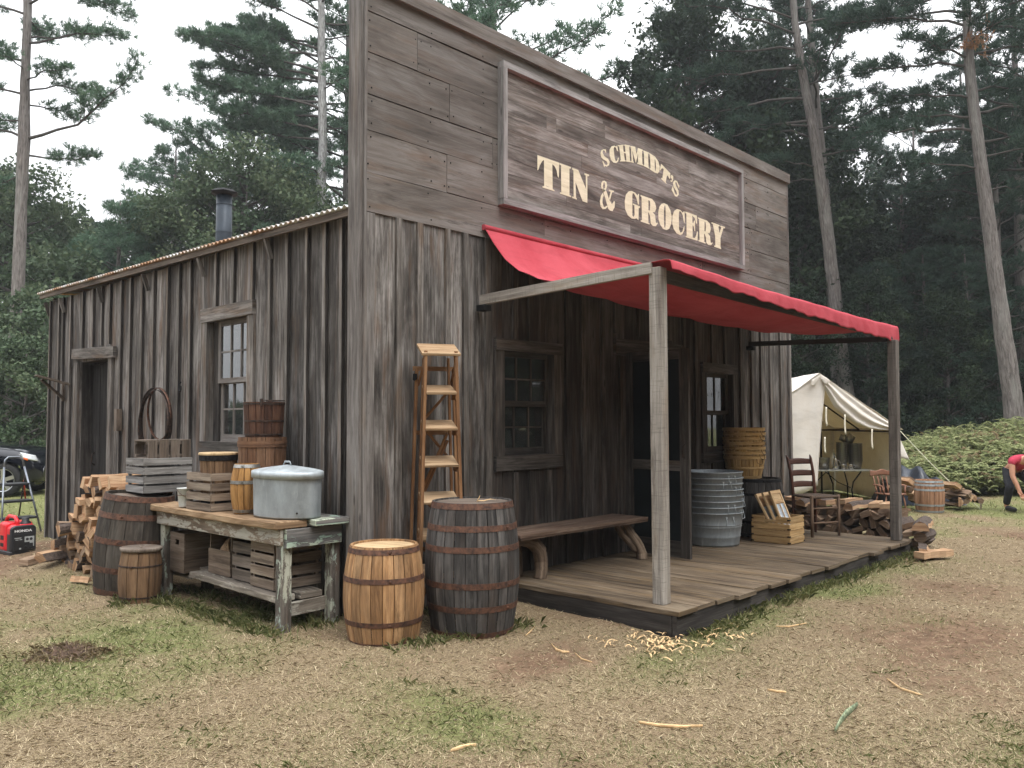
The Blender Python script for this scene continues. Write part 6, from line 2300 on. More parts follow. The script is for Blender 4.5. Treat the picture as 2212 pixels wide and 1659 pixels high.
mb.lathe([(.001, -.012), (.012, -.008), (.016, 0), (.001, .018)], 10, (.268, -.40, .915))
mb.build('nose', 'skin', man)
mb = MB()
for x, y in ((.245, -.392), (.295, -.372)):
    mb.lathe([(.001, -.009), (.009, 0), (.001, .009)], 10, (x, y, .94))
mb.build('eyes', 'eye_dark', man)
mb = MB()
mb.lathe([(.001, -.03), (.016, -.02), (.018, .012), (.001, .028)], 10, (.148, -.29, .935), sx=.5)
mb.lathe([(.001, -.03), (.016, -.02), (.018, .012), (.001, .028)], 10, (.325, -.30, .935), sx=.5)
mb.build('ears', 'skin', man)
fw = thing('wood_billet', 'short pale billet of wood held in the bending person\'s hand', 'wood', (pp.x + .105 * RX - .24 * FX, pp.y + .105 * RY - .24 * FY, .235), RZV + .15)
mb = MB()
mb.beam((-.045, 0, -.012), (.06, .01, .016), .06, .04, up=(0, 0, 1), segs=3, wj=.003)
mb.build('block', 'split_wood', fw)
# ------------------------------------------------------------------ trees
def unit(a):
    return a / np.maximum(np.linalg.norm(a, axis=-1, keepdims=True), 1e-9)


def needle_tris(P, Dv, K, nl, nw, rng, spread=.6):
    """P, Dv: (n, 3). K needles per tuft as thin triangles"""
    n = len(P)
    d = unit(Dv[:, None, :] * .8 + rng.normal(0, spread, (n, K, 3)))
    L = nl * rng.uniform(.7, 1.15, (n, K, 1))
    b = P[:, None, :] + rng.normal(0, .02, (n, K, 3)) + d * .01
    side = unit(np.cross(d, rng.normal(0, 1, (n, K, 3)))) * nw
    T = np.stack([b - side * .6, b + side * .6, b + d * L * .6 + side, b + d * L], axis=2)
    rn = np.repeat(rng.random(n), K) * .6 + rng.random(n * K) * .4
    return T.reshape(-1, 4, 3), rn


def limb_tube(mb, pts, r0, r1, n=5):
    k = len(pts)
    mb.tube(pts, [r0 + (r1 - r0) * i / (k - 1) for i in range(k)], n, caps=False, sm=True)


def pine_parts(trunk, limbs, seed, nl=.20, nw=.014, K=14, dens=1.0, sub_n=7, tuft_step=.13, cluster=.10, fork=None):
    """trunk: [(x, y, z, r)...]; limbs: [(z, azimuth, length, rise, droop)]"""
    rng = np.random.default_rng(seed)
    rnd = random.Random(seed)
    tm = MB()
    pts = [Vector(p[:3]) for p in trunk]
    dense, rad = [], []
    for i in range(len(pts) - 1):
        for k in range(4):
            f = k / 4
            dense.append(pts[i].lerp(pts[i + 1], f) + Vector((rnd.uniform(-1, 1), rnd.uniform(-1, 1), 0)) * trunk[i][3] * .06)
            rad.append((trunk[i][3] * (1 - f) + trunk[i + 1][3] * f) * rnd.uniform(.97, 1.04))
    dense.append(pts[-1]); rad.append(trunk[-1][3])
    tm.tube(dense, rad, 12, sm=True)
    bm_ = MB()
    P, Dv = [], []

    def trunk_at(z):
        for a, b in zip(trunk[:-1], trunk[1:]):
            if a[2] <= z <= b[2]:
                f = (z - a[2]) / (b[2] - a[2])
                return Vector(a[:3]).lerp(Vector(b[:3]), f), a[3] * (1 - f) + b[3] * f
        return Vector(trunk[-1][:3]), trunk[-1][3]

    for lb in limbs:
        z, az, L, rise, droop = lb[:5]
        s_, tr = trunk_at(z)
        n = 7
        path = [s_]
        wob = rnd.uniform(-.25, .25)
        for i in range(1, n + 1):
            f = i / n
            a = az + wob * f + rnd.uniform(-.08, .08)
            hgt = rise * L * f - droop * L * f * f + rnd.uniform(-.02, .02) * L
            path.append(s_ + Vector((math.cos(a) * L * f, math.sin(a) * L * f, hgt)))
        limb_tube(bm_, path, min(tr * .38, .010 + L * .012), .008, 6)
        start = lb[5] if len(lb) > 5 else .35
        ns = max(2, int(sub_n * L * dens * (1 - start) / 1.3))
        for q in range(ns):
            f = start + (1 - start) * (q + rnd.random()) / ns
            k = f * n
            i = min(int(k), n - 1)
            p = path[i].lerp(path[i + 1], k - i)
            dirv = (path[i + 1] - path[i]).normalized()
            sg = 1 if q % 2 else -1
            ang = sg * rnd.uniform(.4, 1.2)
            d2 = Matrix.Rotation(ang, 3, 'Z') @ dirv
            d2.z += rnd.uniform(-.05, .55)
            d2.normalize()
            sl_ = rnd.uniform(.45, 1.0) * (.32 + .30 * L * (1.15 - f)) * .8
            pe = p + d2 * sl_
            mid = p.lerp(pe, .5) + Vector((0, 0, -.04 * sl_))
            bm_.tube([p, mid, pe], [.012, .008, .004], 4, caps=False)
            nt = max(3, int(sl_ / tuft_step))
            for w in range(nt):
                g = .25 + .75 * (w + .5) / nt
                c = p.lerp(pe, g)
                for _ in range(3):
                    o = Vector((rnd.gauss(0, cluster), rnd.gauss(0, cluster), rnd.gauss(0, cluster * .6)))
                    P.append(c + o)
                    Dv.append((d2 + o * 3 + Vector((0, 0, .55))).normalized())
        # tip
        for _ in range(5):
            o = Vector((rnd.gauss(0, .1), rnd.gauss(0, .1), rnd.gauss(0, .08)))
            P.append(path[-1] + o)
            Dv.append(((path[-1] - path[-2]).normalized() + Vector((0, 0, .4))).normalized())
    P = np.array([tuple(v) for v in P])
    Dv = np.array([tuple(v) for v in Dv])
    T, rn = needle_tris(P, Dv, K, nl, nw, rng)
    return tm, bm_, T, rn


def pine(name, label, loc, trunk, limbs, seed, mat='pine_needles', group='tall pines', rz=0.0, bark='pine_bark', **k):
    t_ = thing(name, label, 'tree', loc, rz, group)
    tm, bm_, T, rn = pine_parts(trunk, limbs, seed, **k)
    tm.build('trunk', bark, t_)
    bm_.build('limbs', 'limb_bark', t_)
    tri_mesh('crown', T, rn, mat, t_)
    return t_


def auto_limbs(z0, z1, n, Lf, seed, rise=(.15, .45), droop=(.0, .25)):
    r = random.Random(seed)
    out = []
    for i in range(n):
        f = (i + r.random() * .8) / n
        z = z0 + (z1 - z0) * f
        out.append((z, i * 2.399 + r.uniform(-.4, .4), Lf(f) * r.uniform(.75, 1.15), r.uniform(*rise) + f * .35, r.uniform(*droop)))
    return out


# azimuths in the view frame: 0 = right of the view, +90 deg = away
VA = lambda deg: RZV + math.radians(deg)
# big pine at the left edge
L1 = view_ground(30, 24)
tr1 = [(0, 0, -.3, .30), (.05, .0, 1.2, .235), (.20, -.02, 4.5, .185), (.22, 0, 8.0, .165), (.26, .0, 9.8, .17), (.25, .0, 11.5, .13), (.27, 0, 13.8, .115), (.2, 0, 16.5, .14), (.1, 0, 20, .07)]
tr1 = [(x * RX + y * FX, x * RY + y * FY, z, r) for x, y, z, r in tr1]
lm1 = [(9.85, VA(-4), 3.9, .05, -.42, .42), (9.9, VA(178), 2.6, .35, 0, .2), (9.4, VA(15), 2.0, -.12, -.12, .25), (11.3, VA(5), 2.0, .32, .25, .3), (11.6, VA(-30), 1.6, .2, .1, .3), (12.75, VA(-8), 2.9, .10, .02, .45), (12.9, VA(30), 1.9, .3, .1, .3),
       (12.2, VA(170), 2.5, .3, .1, .2), (11.2, VA(200), 2.2, .25, .2, .2), (10.4, VA(160), 2.0, .3, .3, .3), (13.6, VA(190), 2.6, .3, .1, .2), (13.9, VA(-20), 2.6, .25, .0, .35), (13.4, VA(100), 2.2, .3, .1, .2), (11.9, VA(-100), 1.3, .3, .2, .3), (10.9, VA(60), 1.6, .3, .2, .3), (8.8, VA(150), 1.5, -.1, .0, .3)]
lm1 += auto_limbs(14.4, 19.8, 18, lambda f: 3.4 * (1 - f) + .6, 3)
pine('pine_tree', 'tall pine at the left edge with one long limb reaching right', L1, tr1, lm1, 101, K=17, nl=.15, nw=.012, sub_n=10, group='tall pines around the clearing')

# pale trunk rising behind the store roof
L2 = view_ground(1196, 32)
tr2 = [(0, 0, -.3, .23), (-.02, 0, 5, .20), (.02, 0, 9.5, .18), (.06, 0, 12.5, .17), (.0, 0, 15.7, .155), (-.04, 0, 18, .13), (-.1, 0, 24, .05)]
tr2 = [(x * RX + y * FX, x * RY + y * FY, z, r) for x, y, z, r in tr2]
lm2 = [(12.6, VA(175), 3.6, .12, .0, .35), (13.0, VA(10), 2.4, .1, .05, .3), (13.3, VA(120), 3.2, .1, .0), (13.8, VA(200), 3.8, .2, .05, .35), (14.3, VA(150), 3.8, .25, .05), (14.6, VA(-30), 2.2, .2, .0), (15.0, VA(185), 4.4, .30, .1, .4), (15.6, VA(165), 3.2, .75, .1, .3), (15.4, VA(60), 2.8, .3, .1), (16.2, VA(182), 4.2, .35, .1, .3), (16.6, VA(20), 2.6, .4, .1), (17.0, VA(195), 3.8, .4, .1), (17.4, VA(90), 2.6, .4, .1), (11.6, VA(-5), 1.8, .0, .1, .4), (11.2, VA(170), 1.8, .1, .0, .5)]
lm2 += [(12.9, VA(188), 4.0, .2, .05, .2), (13.5, VA(160), 4.3, .2, .05, .2), (14.1, VA(178), 4.6, .15, .05, .2), (14.9, VA(170), 4.9, .2, .05, .2), (15.3, VA(190), 5.0, .25, .1, .2), (15.9, VA(180), 5.0, .2, .1, .2), (16.4, VA(165), 4.8, .3, .1, .2), (13.2, VA(60), 3.0, .1, .05, .3), (14.0, VA(30), 3.2, .2, .05, .3), (14.8, VA(10), 2.8, .2, .05, .3), (15.8, VA(20), 3.0, .3, .1, .3)]
lm2 += auto_limbs(17.2, 23.6, 18, lambda f: 3.6 * (1 - f) + .6, 4)
pine('pine_tree', 'pine with a pale straight trunk rising behind the roof next to the false front', L2, tr2, lm2, 102, bark='pale_bark', K=15, nl=.22, nw=.019, sub_n=8, dens=1.0, group='tall pines around the clearing')

# leaning pine right of the false front, with its twin
L3 = at(3186, 1590, 26); L3.z = 0
dx = lambda px: (px - 3186) * 26 / 3108
tr3 = [(dx(3200), 0, -.3, .27), (dx(3177), 0, 2.3, .23), (dx(3146), 0, 4.9, .205), (dx(3114), 0, 7.9, .185), (dx(3069), 0, 10.9, .16), (dx(3033), 0, 12.8, .13), (dx(3010), 0, 14.3, .11), (dx(2990), 0, 17, .11), (dx(2970), 0, 21, .04)]
tr3 = [(x * RX + y * FX, x * RY + y * FY, z, r) for x, y, z, r in tr3]
lm3 = [(11.1, VA(178), 3.4, -.08, .20, .75), (10.9, VA(185), 2.6, .0, .0, .3), (11.8, VA(172), 4.3, .0, .12, .4), (12.8, VA(180), 4.6, -.02, .12, .4), (13.4, VA(165), 4.2, .15, .1), (9.9, VA(0), 1.8, .25, .1), (10.8, VA(20), 2.0, .2, .1), (12.2, VA(-10), 2.0, .3, .1), (9.6, VA(190), 1.9, .1, .1, .5), (9.2, VA(150), 1.8, .1, .1, .5), (13.9, VA(195), 4.5, .2, .1), (14.4, VA(185), 4.6, .3, .1), (14.2, VA(5), 2.8, .25, .0), (13.0, VA(100), 3.0, .2, .1), (12.0, VA(110), 2.8, .1, .1), (13.4, VA(-60), 2.0, .2, .1)]
lm3 += auto_limbs(14.6, 20.5, 18, lambda f: 4.2 * (1 - f) + .7, 5)
pine('pine_tree', 'leaning lichen-spotted pine right of the false front, behind the tent', L3, tr3, lm3, 103, mat='pine_needles_dark', K=14, nl=.2, nw=.016, sub_n=7, group='tall pines around the clearing')
L3b = at(3140, 1590, 27.5); L3b.z = 0
tr3b = [(0.12, 0, -.3, .26), (0, 0, 4.5, .21), (-.25, 0, 9, .17), (-.55, 0, 13, .14), (-.8, 0, 18, .06)]
tr3b = [(x * RX + y * FX, x * RY + y * FY, z, r) for x, y, z, r in tr3b]
pine('pine_tree', 'straighter pine close behind the leaning lichen-spotted one', L3b, tr3b, auto_limbs(10.5, 17.6, 22, lambda f: 2.8 * (1 - f) + .6, 6), 104, mat='pine_needles_dark', nw=.016, sub_n=6, group='tall pines around the clearing')

# big trunk at the right edge
L4 = at(3795, 1590, 22); L4.z = 0
dx = lambda px: (px - 3795) * 22 / 3108
tr4 = [(dx(3812), 0, -.3, .29), (dx(3798), 0, 2.2, .235), (dx(3766), 0, 4.3, .205), (dx(3738), 0, 6.3, .18), (dx(3702), 0, 8.8, .158), (dx(3680), 0, 10.4, .14), (dx(3672), 0, 11.5, .13), (dx(3668), 0, 14, .10), (dx(3665), 0, 19, .05)]
tr4 = [(x * RX + y * FX, x * RY + y * FY, z, r) for x, y, z, r in tr4]
lm4 = [(9.3, VA(178), 3.0, .12, .14, .4), (9.7, VA(165), 2.4, .2, .1, .4), (10.2, VA(182), 2.2, .2, .12, .4), (9.0, VA(10), 2.4, .25, .1, .3), (9.8, VA(-5), 2.6, .2, .1, .3), (10.4, VA(20), 2.4, .3, .1, .3), (8.6, VA(-20), 1.9, .2, .1, .4), (11.1, VA(180), 2.8, .1, .1, .35), (11.3, VA(200), 2.2, .2, .1, .3), (11.4, VA(0), 2.6, .25, .1, .3), (11.7, VA(-80), 1.6, .2, .1, .2), (11.9, VA(-120), 1.8, .3, .1, .2), (12.0, VA(90), 2.4, .3, .1, .2), (12.2, VA(170), 3.4, .3, .1, .2), (12.3, VA(-30), 2.6, .3, .1, .2), (8.3, VA(172), 1.6, .2, .1, .6), (7.7, VA(8), 1.5, .2, .1, .5)]
lm4 += auto_limbs(12.2, 18.6, 22, lambda f: 3.4 * (1 - f) + .6, 7)
t4 = pine('pine_tree', 'tall straight pine at the right edge beyond the ferns', L4, tr4, lm4, 105, mat='pine_needles_dark', K=14, nl=.2, nw=.015, sub_n=7, group='tall pines around the clearing')
rr = np.random.default_rng(8)
P = rr.normal(0, .16, (30, 3)) + np.array([tr4[6][0] - .35 * FX, tr4[6][1] - .35 * FY, 11.65])
T, rn = needle_tris(P, unit(rr.normal(0, 1, (30, 3)) + np.array([0, 0, -.3])), 12, .16, .014, rr)
tri_mesh('dead_spray', T, rn, 'dead_needles', t4)


# prototypes of the background pines
def proto_pine(seed, H, z0, Lmax, n, mat, nl=.20, nw=.017, K=15, shape='cone', sub=5):
    lf = (lambda f: Lmax * (1 - f) ** .8 + .4) if shape == 'cone' else (lambda f: Lmax * math.sin(PI * min(.98, .25 + f * .75)) ** .7 + .3)
    r0 = H * .013 + .04
    tr = [(0, 0, -.3, r0), (.05, .03, H * .35, r0 * .8), (0, 0, H * .7, r0 * .5), (0, .05, H, .02)]
    return pine_parts(tr, auto_limbs(z0, H - .3, n, lf, seed), seed, nl=nl, nw=nw, K=K, sub_n=sub, tuft_step=.17, cluster=.13)


PROTO = {}
for key, args in (('tall', (201, 17, 8.5, 3.4, 40, 'pine_needles')), ('mid', (202, 12.5, 4.0, 2.9, 46, 'pine_needles')), ('young', (203, 9.0, 1.2, 2.2, 52, 'pine_needles')), ('round', (204, 15.5, 8.0, 3.6, 40, 'pine_needles', .20, .017, 15, 'round'))):
    tm, bm_, T, rn = proto_pine(*args)
    t_ = thing('pine_tree', 'prototype', 'tree', (0, 0, 0))
    tm.build('trunk', 'pine_bark', t_)
    bm_.build('limbs', 'limb_bark', t_)
    tri_mesh('crown', T, rn, args[5], t_)
    PROTO[key] = t_


def leaf_quads(C, size, rng, flat=.5):
    n = len(C)
    a = unit(rng.normal(0, 1, (n, 3)))
    b = unit(np.cross(a, rng.normal(0, 1, (n, 3)) + np.array([0, 0, flat])))
    L = size * rng.uniform(.6, 1.3, (n, 1))
    return np.stack([C - a * L, C - b * L * .55, C + a * L, C + b * L * .55], axis=1)


def broad_parts(seed, H, z0, R, nb, nleaf, size, top=.75):
    """broadleaf tree: trunk, limbs to leaf clumps, leaves spread through each clump"""
    rng = np.random.default_rng(seed)
    rnd = random.Random(seed)
    tm, bm_ = MB(), MB()
    r0 = H * .012 + .03
    tr = [Vector((0, 0, -.3)), Vector((.1, .05, H * .3)), Vector((-.05, 0, H * .6)), Vector((0, .1, H * .92))]
    tm.tube(tr, [r0, r0 * .8, r0 * .5, .02], 8)
    C, rn = [], []
    for i in range(nb):
        f = (i + rnd.random()) / nb
        z = z0 + (H - z0) * (f ** .85)
        rad = R * math.sqrt(max(.03, 1 - (f * 1.05 - .28) ** 2 / .62)) * rnd.uniform(.35, 1.0)
        a = i * 2.399 + rnd.uniform(-.5, .5)
        c = Vector((math.cos(a) * rad, math.sin(a) * rad, z))
        zz = max(z0 * .6, z - rad * .6)
        s_ = Vector((0, 0, zz))
        bm_.tube([s_, s_.lerp(c, .5) + Vector((0, 0, -.1)), c], [.03 + .006 * H, .025, .008], 5, caps=False)
        br = rnd.uniform(.45, .95) * R * .34
        m_ = int(nleaf / nb * rnd.uniform(.6, 1.4))
        pts = unit(rng.normal(0, 1, (m_, 3))) * br * rng.uniform(.25, 1.12, (m_, 1)) ** .6
        pts[:, 2] *= .62
        pts += rng.normal(0, .07, (m_, 3))
        # little twig groups, so that the clump has gaps
        key_ = rng.normal(0, br * .55, (max(4, m_ // 45), 3))
        near = key_[rng.integers(0, len(key_), m_)]
        pts = pts * .62 + near * .62
        C.append(pts + np.array(c))
        rn.append(np.clip(rng.random(m_) * .5 + rnd.random() * .5, 0, 1))
    C = np.concatenate(C)
    return tm, bm_, leaf_quads(C, size, rng), np.concatenate(rn)


for key, args, mat in (('oak', (301, 11, 2.0, 3.3, 60, 26000, .085), 'oak_leaves'), ('shrub', (302, 6.0, .4, 2.4, 40, 18000, .085), 'oak_leaves'), ('dark', (303, 13, 2.0, 3.6, 64, 26000, .10), 'dark_leaves'), ('airy', (304, 15, 6, 3.8, 46, 17000, .095), 'dark_leaves')):
    tm, bm_, Q, rn = broad_parts(*args)
    t_ = thing('broadleaf_tree', 'prototype', 'tree', (0, 0, 0))
    tm.build('trunk', 'pine_bark', t_)
    bm_.build('limbs', 'limb_bark', t_)
    tri_mesh('crown', Q, rn, mat, t_)
    PROTO[key] = t_

used = set()
random.seed(77)


def plant(key, px, s, scale, label, group, mat=None, rz=None, zs=1.0):
    p = view_ground(px, s)
    t_ = PROTO[key] if key not in used else copy_tree(PROTO[key])
    used.add(key)
    t_.location = (p.x, p.y, -.05)
    t_.rotation_euler.z = random.uniform(0, 6.28) if rz is None else rz
    t_.scale = (scale, scale, scale * zs)
    t_['label'] = label
    t_['group'] = group
    if group == GR:                       # pine crowns on this side take the darker needle colour
        for ch in t_.children:
            if ch.name.startswith('crown') and ch.data.materials[0].name == 'pine_needles':
                ch.material_slots[0].link = 'OBJECT'
                ch.material_slots[0].material = MATS['pine_needles_dark']
    return t_


GL = 'woods behind the side of the store'
GR = 'woods behind the tent'
# left: behind the pine and the roof
plant('oak', 60, 30, .95, 'bushy oak-like tree behind the left pine trunk', GL)
plant('shrub', 190, 27, 1.15, 'low leafy shrub tree just left of the store roof end', GL)
plant('oak', 300, 33, .72, 'leafy green tree low over the far end of the roof', GL)
plant('young', 432, 29, 1.05, 'young dense pine left of the stovepipe', GL)
plant('young', 330, 30, .93, 'slimmer young pine at the far end of the roof', GL)
plant('young', 560, 31, 1.12, 'tallest of the young dense pines above the roof', GL)
plant('mid', 640, 34, 1.06, 'mid-sized pine rising left of the stovepipe', GL)
plant('round', 885, 36, 1.08, 'round-topped pine behind the stovepipe', GL)
plant('oak', 745, 30, .92, 'broad leafy tree behind the stovepipe', GL)
plant('oak', 905, 30, 1.02, 'broad leafy tree right of the stovepipe', GL)
plant('oak', 1060, 32, .98, 'broad leafy tree between the stovepipe and the pale trunk', GL)
plant('mid', 1130, 35, 1.1, 'dark pine filling in behind the pale trunk', GL)
plant('young', 1010, 29, .95, 'dense low pine just over the roof right of the stovepipe', GL)
plant('oak', 1270, 31, .85, 'leafy tree low beside the false front', GL)
plant('tall', 1300, 34, 1.22, 'tall pine rising right beside the false front', GL)
plant('tall', 1080, 40, 1.15, 'far pine filling the skyline left of the pale trunk', GL)
plant('shrub', 90, 21.5, .62, 'small bright shrub at the foot of the left pine', GL)
plant('shrub', 170, 23.5, .85, 'shrub beside the far corner of the store', GL)
plant('dark', -60, 33, .9, 'dark leafy tree beyond the left edge', GL)
plant('tall', 1850, 31, 1.36, 'pine whose top shows above the parapet', GL)
# right
plant('tall', 2560, 31, 1.05, 'pine leaning over the parapet right of the sign', GR)
plant('airy', 2600, 29, 1.08, 'airy leafy tree over the parapet end', GR)
plant('airy', 2800, 31, 1.05, 'open-branched leafy tree left of the leaning pine', GR)
plant('round', 2760, 34, 1.1, 'round pine behind the open-branched leafy tree', GR)
plant('tall', 2950, 33, 1.15, 'tall pine straight behind the leaning pine', GR)
plant('dark', 3010, 29, .86, 'dark leafy tree at the end of the false front', GR)
plant('airy', 3040, 33, .98, 'thin-leaved tree behind the leaning pine', GR)
plant('dark', 3230, 31, .70, 'dark leafy tree right of the leaning pine', GR)
plant('mid', 3400, 33, .98, 'mid-sized pine in the gap between the two big pines', GR)
plant('round', 3450, 38, 1.02, 'dark round pine low in the bright gap of the sky', GR)
plant('dark', 3560, 32, .82, 'dark leafy tree left of the right-hand trunk', GR)
plant('tall', 3640, 34, 1.0, 'tall pine behind the right-hand trunk', GR)
plant('tall', 3850, 29, 1.05, 'tall dark pine filling the right edge', GR)
plant('mid', 3760, 27, .95, 'dense pine between the ferns and the right edge', GR)
plant('dark', 3900, 31, 1.05, 'dark leafy tree beyond the right edge', GR)
plant('tall', 4000, 25, 1.05, 'pine reaching in from beyond the right edge', GR)
plant('young', 3480, 27, .8, 'young pine standing behind the ferns', GR)
plant('young', 3300, 27, .75, 'young pine behind the tent ridge', GR)
plant('young', 3640, 26, .78, 'young pine behind the ferns beside the right-hand trunk', GR)
plant('dark', 2990, 25, .42, 'low dark shrub behind the tent', GR)
plant('dark', 3260, 26, .46, 'low shrub between the tent and the woods', GR)
plant('dark', 3560, 25.5, .42, 'low shrub rising out of the fern bank', GR)
plant('dark', 3120, 36, .95, 'far dark leafy tree behind the twin trunks', GR)
plant('dark', 3700, 38, .95, 'far dark leafy tree behind the right-hand trunk', GR)

# the far wood that closes the view: one mass
rng = np.random.default_rng(44)
n = 90000
ang = rng.uniform(-.78, 1.05, n)
dist = rng.uniform(44, 60, n)
az = yaw + ang
X = -3.7 + np.sin(az) * dist
Y = -5.1 + np.cos(az) * dist
top = 8.0 + 7.5 * fbm(ang * 14 + 50, dist * .12, 71, 4, 1.0) - 2.2 * (ang > -.05) * (ang < .2) 
Z = top * rng.random(n) ** .8
C = np.stack([X, Y, Z], -1)
n2 = 130000                       # unseen wood added right round, behind the camera too, cutting low sky light
az2 = yaw + rng.uniform(1.05, 2 * PI - .78, n2)
d2_ = rng.uniform(24, 40, n2)
azn = (np.degrees(az2) + 180) % 360 - 180
low = (azn > -82) & (azn < 5)
d2_ = np.where(low, d2_ + 22, d2_)
t2_ = np.where(low, 2.0, 13 + 6 * fbm(az2 * 9 + 40, d2_ * .1, 72, 3, 1.0))
C2 = np.stack([-3.7 + np.sin(az2) * d2_, -5.1 + np.cos(az2) * d2_, t2_ * rng.random(n2) ** .85], -1)
n3 = 30000                       # a low hedge-like edge of the clearing, seen only in the side window
az3 = np.radians(rng.uniform(-85, 6, n3))
d3_ = rng.uniform(40, 48, n3)
C3 = np.stack([-3.7 + np.sin(az3) * d3_, -5.1 + np.cos(az3) * d3_, 2.5 * (.7 + .5 * fbm(az3 * 12 + 60, d3_ * .1, 73, 3, 1.0)) * rng.random(n3)], -1)
T_ = np.concatenate([leaf_quads(C, .34, rng), leaf_quads(C2, .45, rng), leaf_quads(C3, .4, rng)])
o = tri_mesh('far_woods', T_, rng.random(len(T_)), 'dark_leaves')
tag(o, 'far dark woods behind everything, with an added unseen ring round the clearing', 'woods', kind='stuff')


# ------------------------------------------------------------------ ferns and weeds
def fronds(base, dirs, L, rng, pin=13):
    """arching fronds with leaflets on both sides; base (n,3), dirs (n,3) initial direction"""
    n = len(base)
    out = []
    horiz = dirs * np.array([1, 1, 0])
    horiz = unit(horiz + 1e-6)
    for i in range(1, pin + 1):
        f = i / pin
        p = base + dirs * (L * f)[:, None] + np.array([0, 0, -1]) * (L * .55 * f * f)[:, None] + horiz * (L * .15 * f * f)[:, None]
        side = unit(np.cross(horiz, np.array([0, 0, 1.0])))
        w = (L * .22 * (1 - f * .85))[:, None] * rng.uniform(.7, 1.2, (n, 1))
        for sg in (-1, 1):
            tip = p + sg * side * w + horiz * w * .5 + np.array([0, 0, -1]) * w * rng.uniform(.1, .6, (n, 1))
            q = unit(np.cross(tip - p, np.array([0, 0, 1.0]) + rng.normal(0, .3, (n, 3)))) * (L * .045)[:, None]
            out.append(np.stack([p - q, p + q, tip], axis=1))
    return np.concatenate(out)


def fern_bank(px0, px1, s0, s1, hfun, n, mat, label, seed, Lr=(.28, .56), green=True):
    rng = np.random.default_rng(seed)
    px = rng.uniform(px0, px1, n)
    s_ = rng.uniform(s0, s1, n)
    lat = (px - 1920) * s_ / 3108
    x = -3.7 + FX * s_ + RX * lat
    y = -5.1 + FY * s_ + RY * lat
    h = hfun(px, s_) * (.65 + .6 * fbm(x, y, seed, 3, 1.2))
    z = h * rng.uniform(.15, 1, n) ** .7
    d = unit(rng.normal(0, .8, (n, 3)) * np.array([1, 1, .3]) + np.array([-FX * .3, -FY * .3, 1.25]))
    T = fronds(np.stack([x, y, z], -1), d, rng.uniform(*Lr, n), rng)
    rn = np.tile(rng.random(n) * .7, len(T) // n) + rng.random(len(T)) * .3
    o = tri_mesh('ferns', T, rn, mat)
    tag(o, label, 'ferns', kind='stuff')
    return o


hf = lambda px, s: np.interp(px, [3340, 3450, 3560, 3640, 3720, 3790, 3900, 4100], [.55, .75, .95, 1.0, .95, 1.1, 1.15, 1.15]) * np.interp(s, [16.6, 17.3, 19, 23], [.25, .65, 1.1, 1.35])
fern_bank(3330, 4120, 16.7, 22.5, hf, 9500, 'fern_leaves', 'bank of light green ferns below the right-hand pine', 61)
fern_bank(3330, 4120, 16.7, 22.5, lambda a, b: hf(a, b) * 1.0, 1300, 'fern_dry', 'browning ferns mixed through the fern bank on the right', 62)
hl_ = lambda px, s: np.interp(s, [19, 21, 26], [.3, .8, 1.5])
fern_bank(-260, 240, 19.5, 26, hl_, 2600, 'fern_leaves', 'light green weeds between the car and the left woods', 63, Lr=(.3, .5))

# ------------------------------------------------------------------ grass, straw and litter on the ground
rng = np.random.default_rng(99)


def scatter(n, smin, smax, power=1.0):
    u = rng.random(n)
    # even cover of the picture: density falls with distance
    s_ = 1 / (1 / smax + (1 / smin - 1 / smax) * u ** power)
    px = rng.uniform(-1900, 5700, n)
    lat = (px - 1920) * s_ / 3108
    x = -3.7 + FX * s_ + RX * lat
    y = -5.1 + FY * s_ + RY * lat
    keep = ~((x > .06) & (x < 7.4) & (y > .03) & (y < 6.6)) & ~((x > 1.5) & (x < 6.38) & (y > -1.83) & (y < .1))
    return x[keep], y[keep], s_[keep]


def blades(x, y, L, w, el, bend=.3):
    n = len(x)
    a = rng.uniform(0, 2 * PI, n)
    d = np.stack([np.cos(a) * np.cos(el), np.sin(a) * np.cos(el), np.sin(el)], -1)
    sd = np.stack([-np.sin(a), np.cos(a), np.zeros(n)], -1) * w[:, None]
    b = np.stack([x, y, ground_z(x, y) - .002], -1)
    m_ = b + d * (L * .55)[:, None]
    t2 = b + d * L[:, None] + np.stack([np.cos(a), np.sin(a), -np.ones(n)], -1) * (L * bend * rng.uniform(0, 1, n))[:, None] * .6
    t2[:, 2] = np.maximum(t2[:, 2], b[:, 2] + .003)
    return np.stack([b - sd, b + sd, m_ + sd * .8, t2, m_ - sd * .8], axis=1)


x, y, s_ = scatter(560000, 2.3, 34)
dn = dirt_at(x, y)
g = green_at(x, y)
kp = rng.random(len(x)) > np.clip(dn * .85, 0, .88)
kp &= rng.random(len(x)) > np.clip(g - .45, 0, .45)
x, y, s_ = x[kp], y[kp], s_[kp]
k = np.clip(s_ / 5, .8, 3)
n = len(x)
T = blades(x, y, rng.uniform(.015, .06, n) * k ** .25, rng.uniform(.0010, .0022, n) * k ** .9, np.abs(rng.normal(0, .24, n)))
o = tri_mesh('straw', T, rng.random(n), 'straw_dry')
tag(o, 'dry clipped straw lying over the trampled ground', 'straw', kind='stuff')
x, y, s_ = scatter(262000, 2.3, 26)
g = green_at(x, y)
kp = rng.random(len(x)) < np.clip((g - .12) * 1.2, 0, .8)
x, y, s_, g = x[kp], y[kp], s_[kp], g[kp]
n = len(x)
k = np.clip(s_ / 5, .8, 3)
T = blades(x, y, rng.uniform(.015, .042, n) * k ** .5 * (.6 + .7 * g), rng.uniform(.0010, .0018, n) * k, rng.uniform(.5, 1.45, n), .4)
o = tri_mesh('grass', T, rng.random(n), 'grass_green')
tag(o, 'short green grass growing in patches', 'grass', kind='stuff')
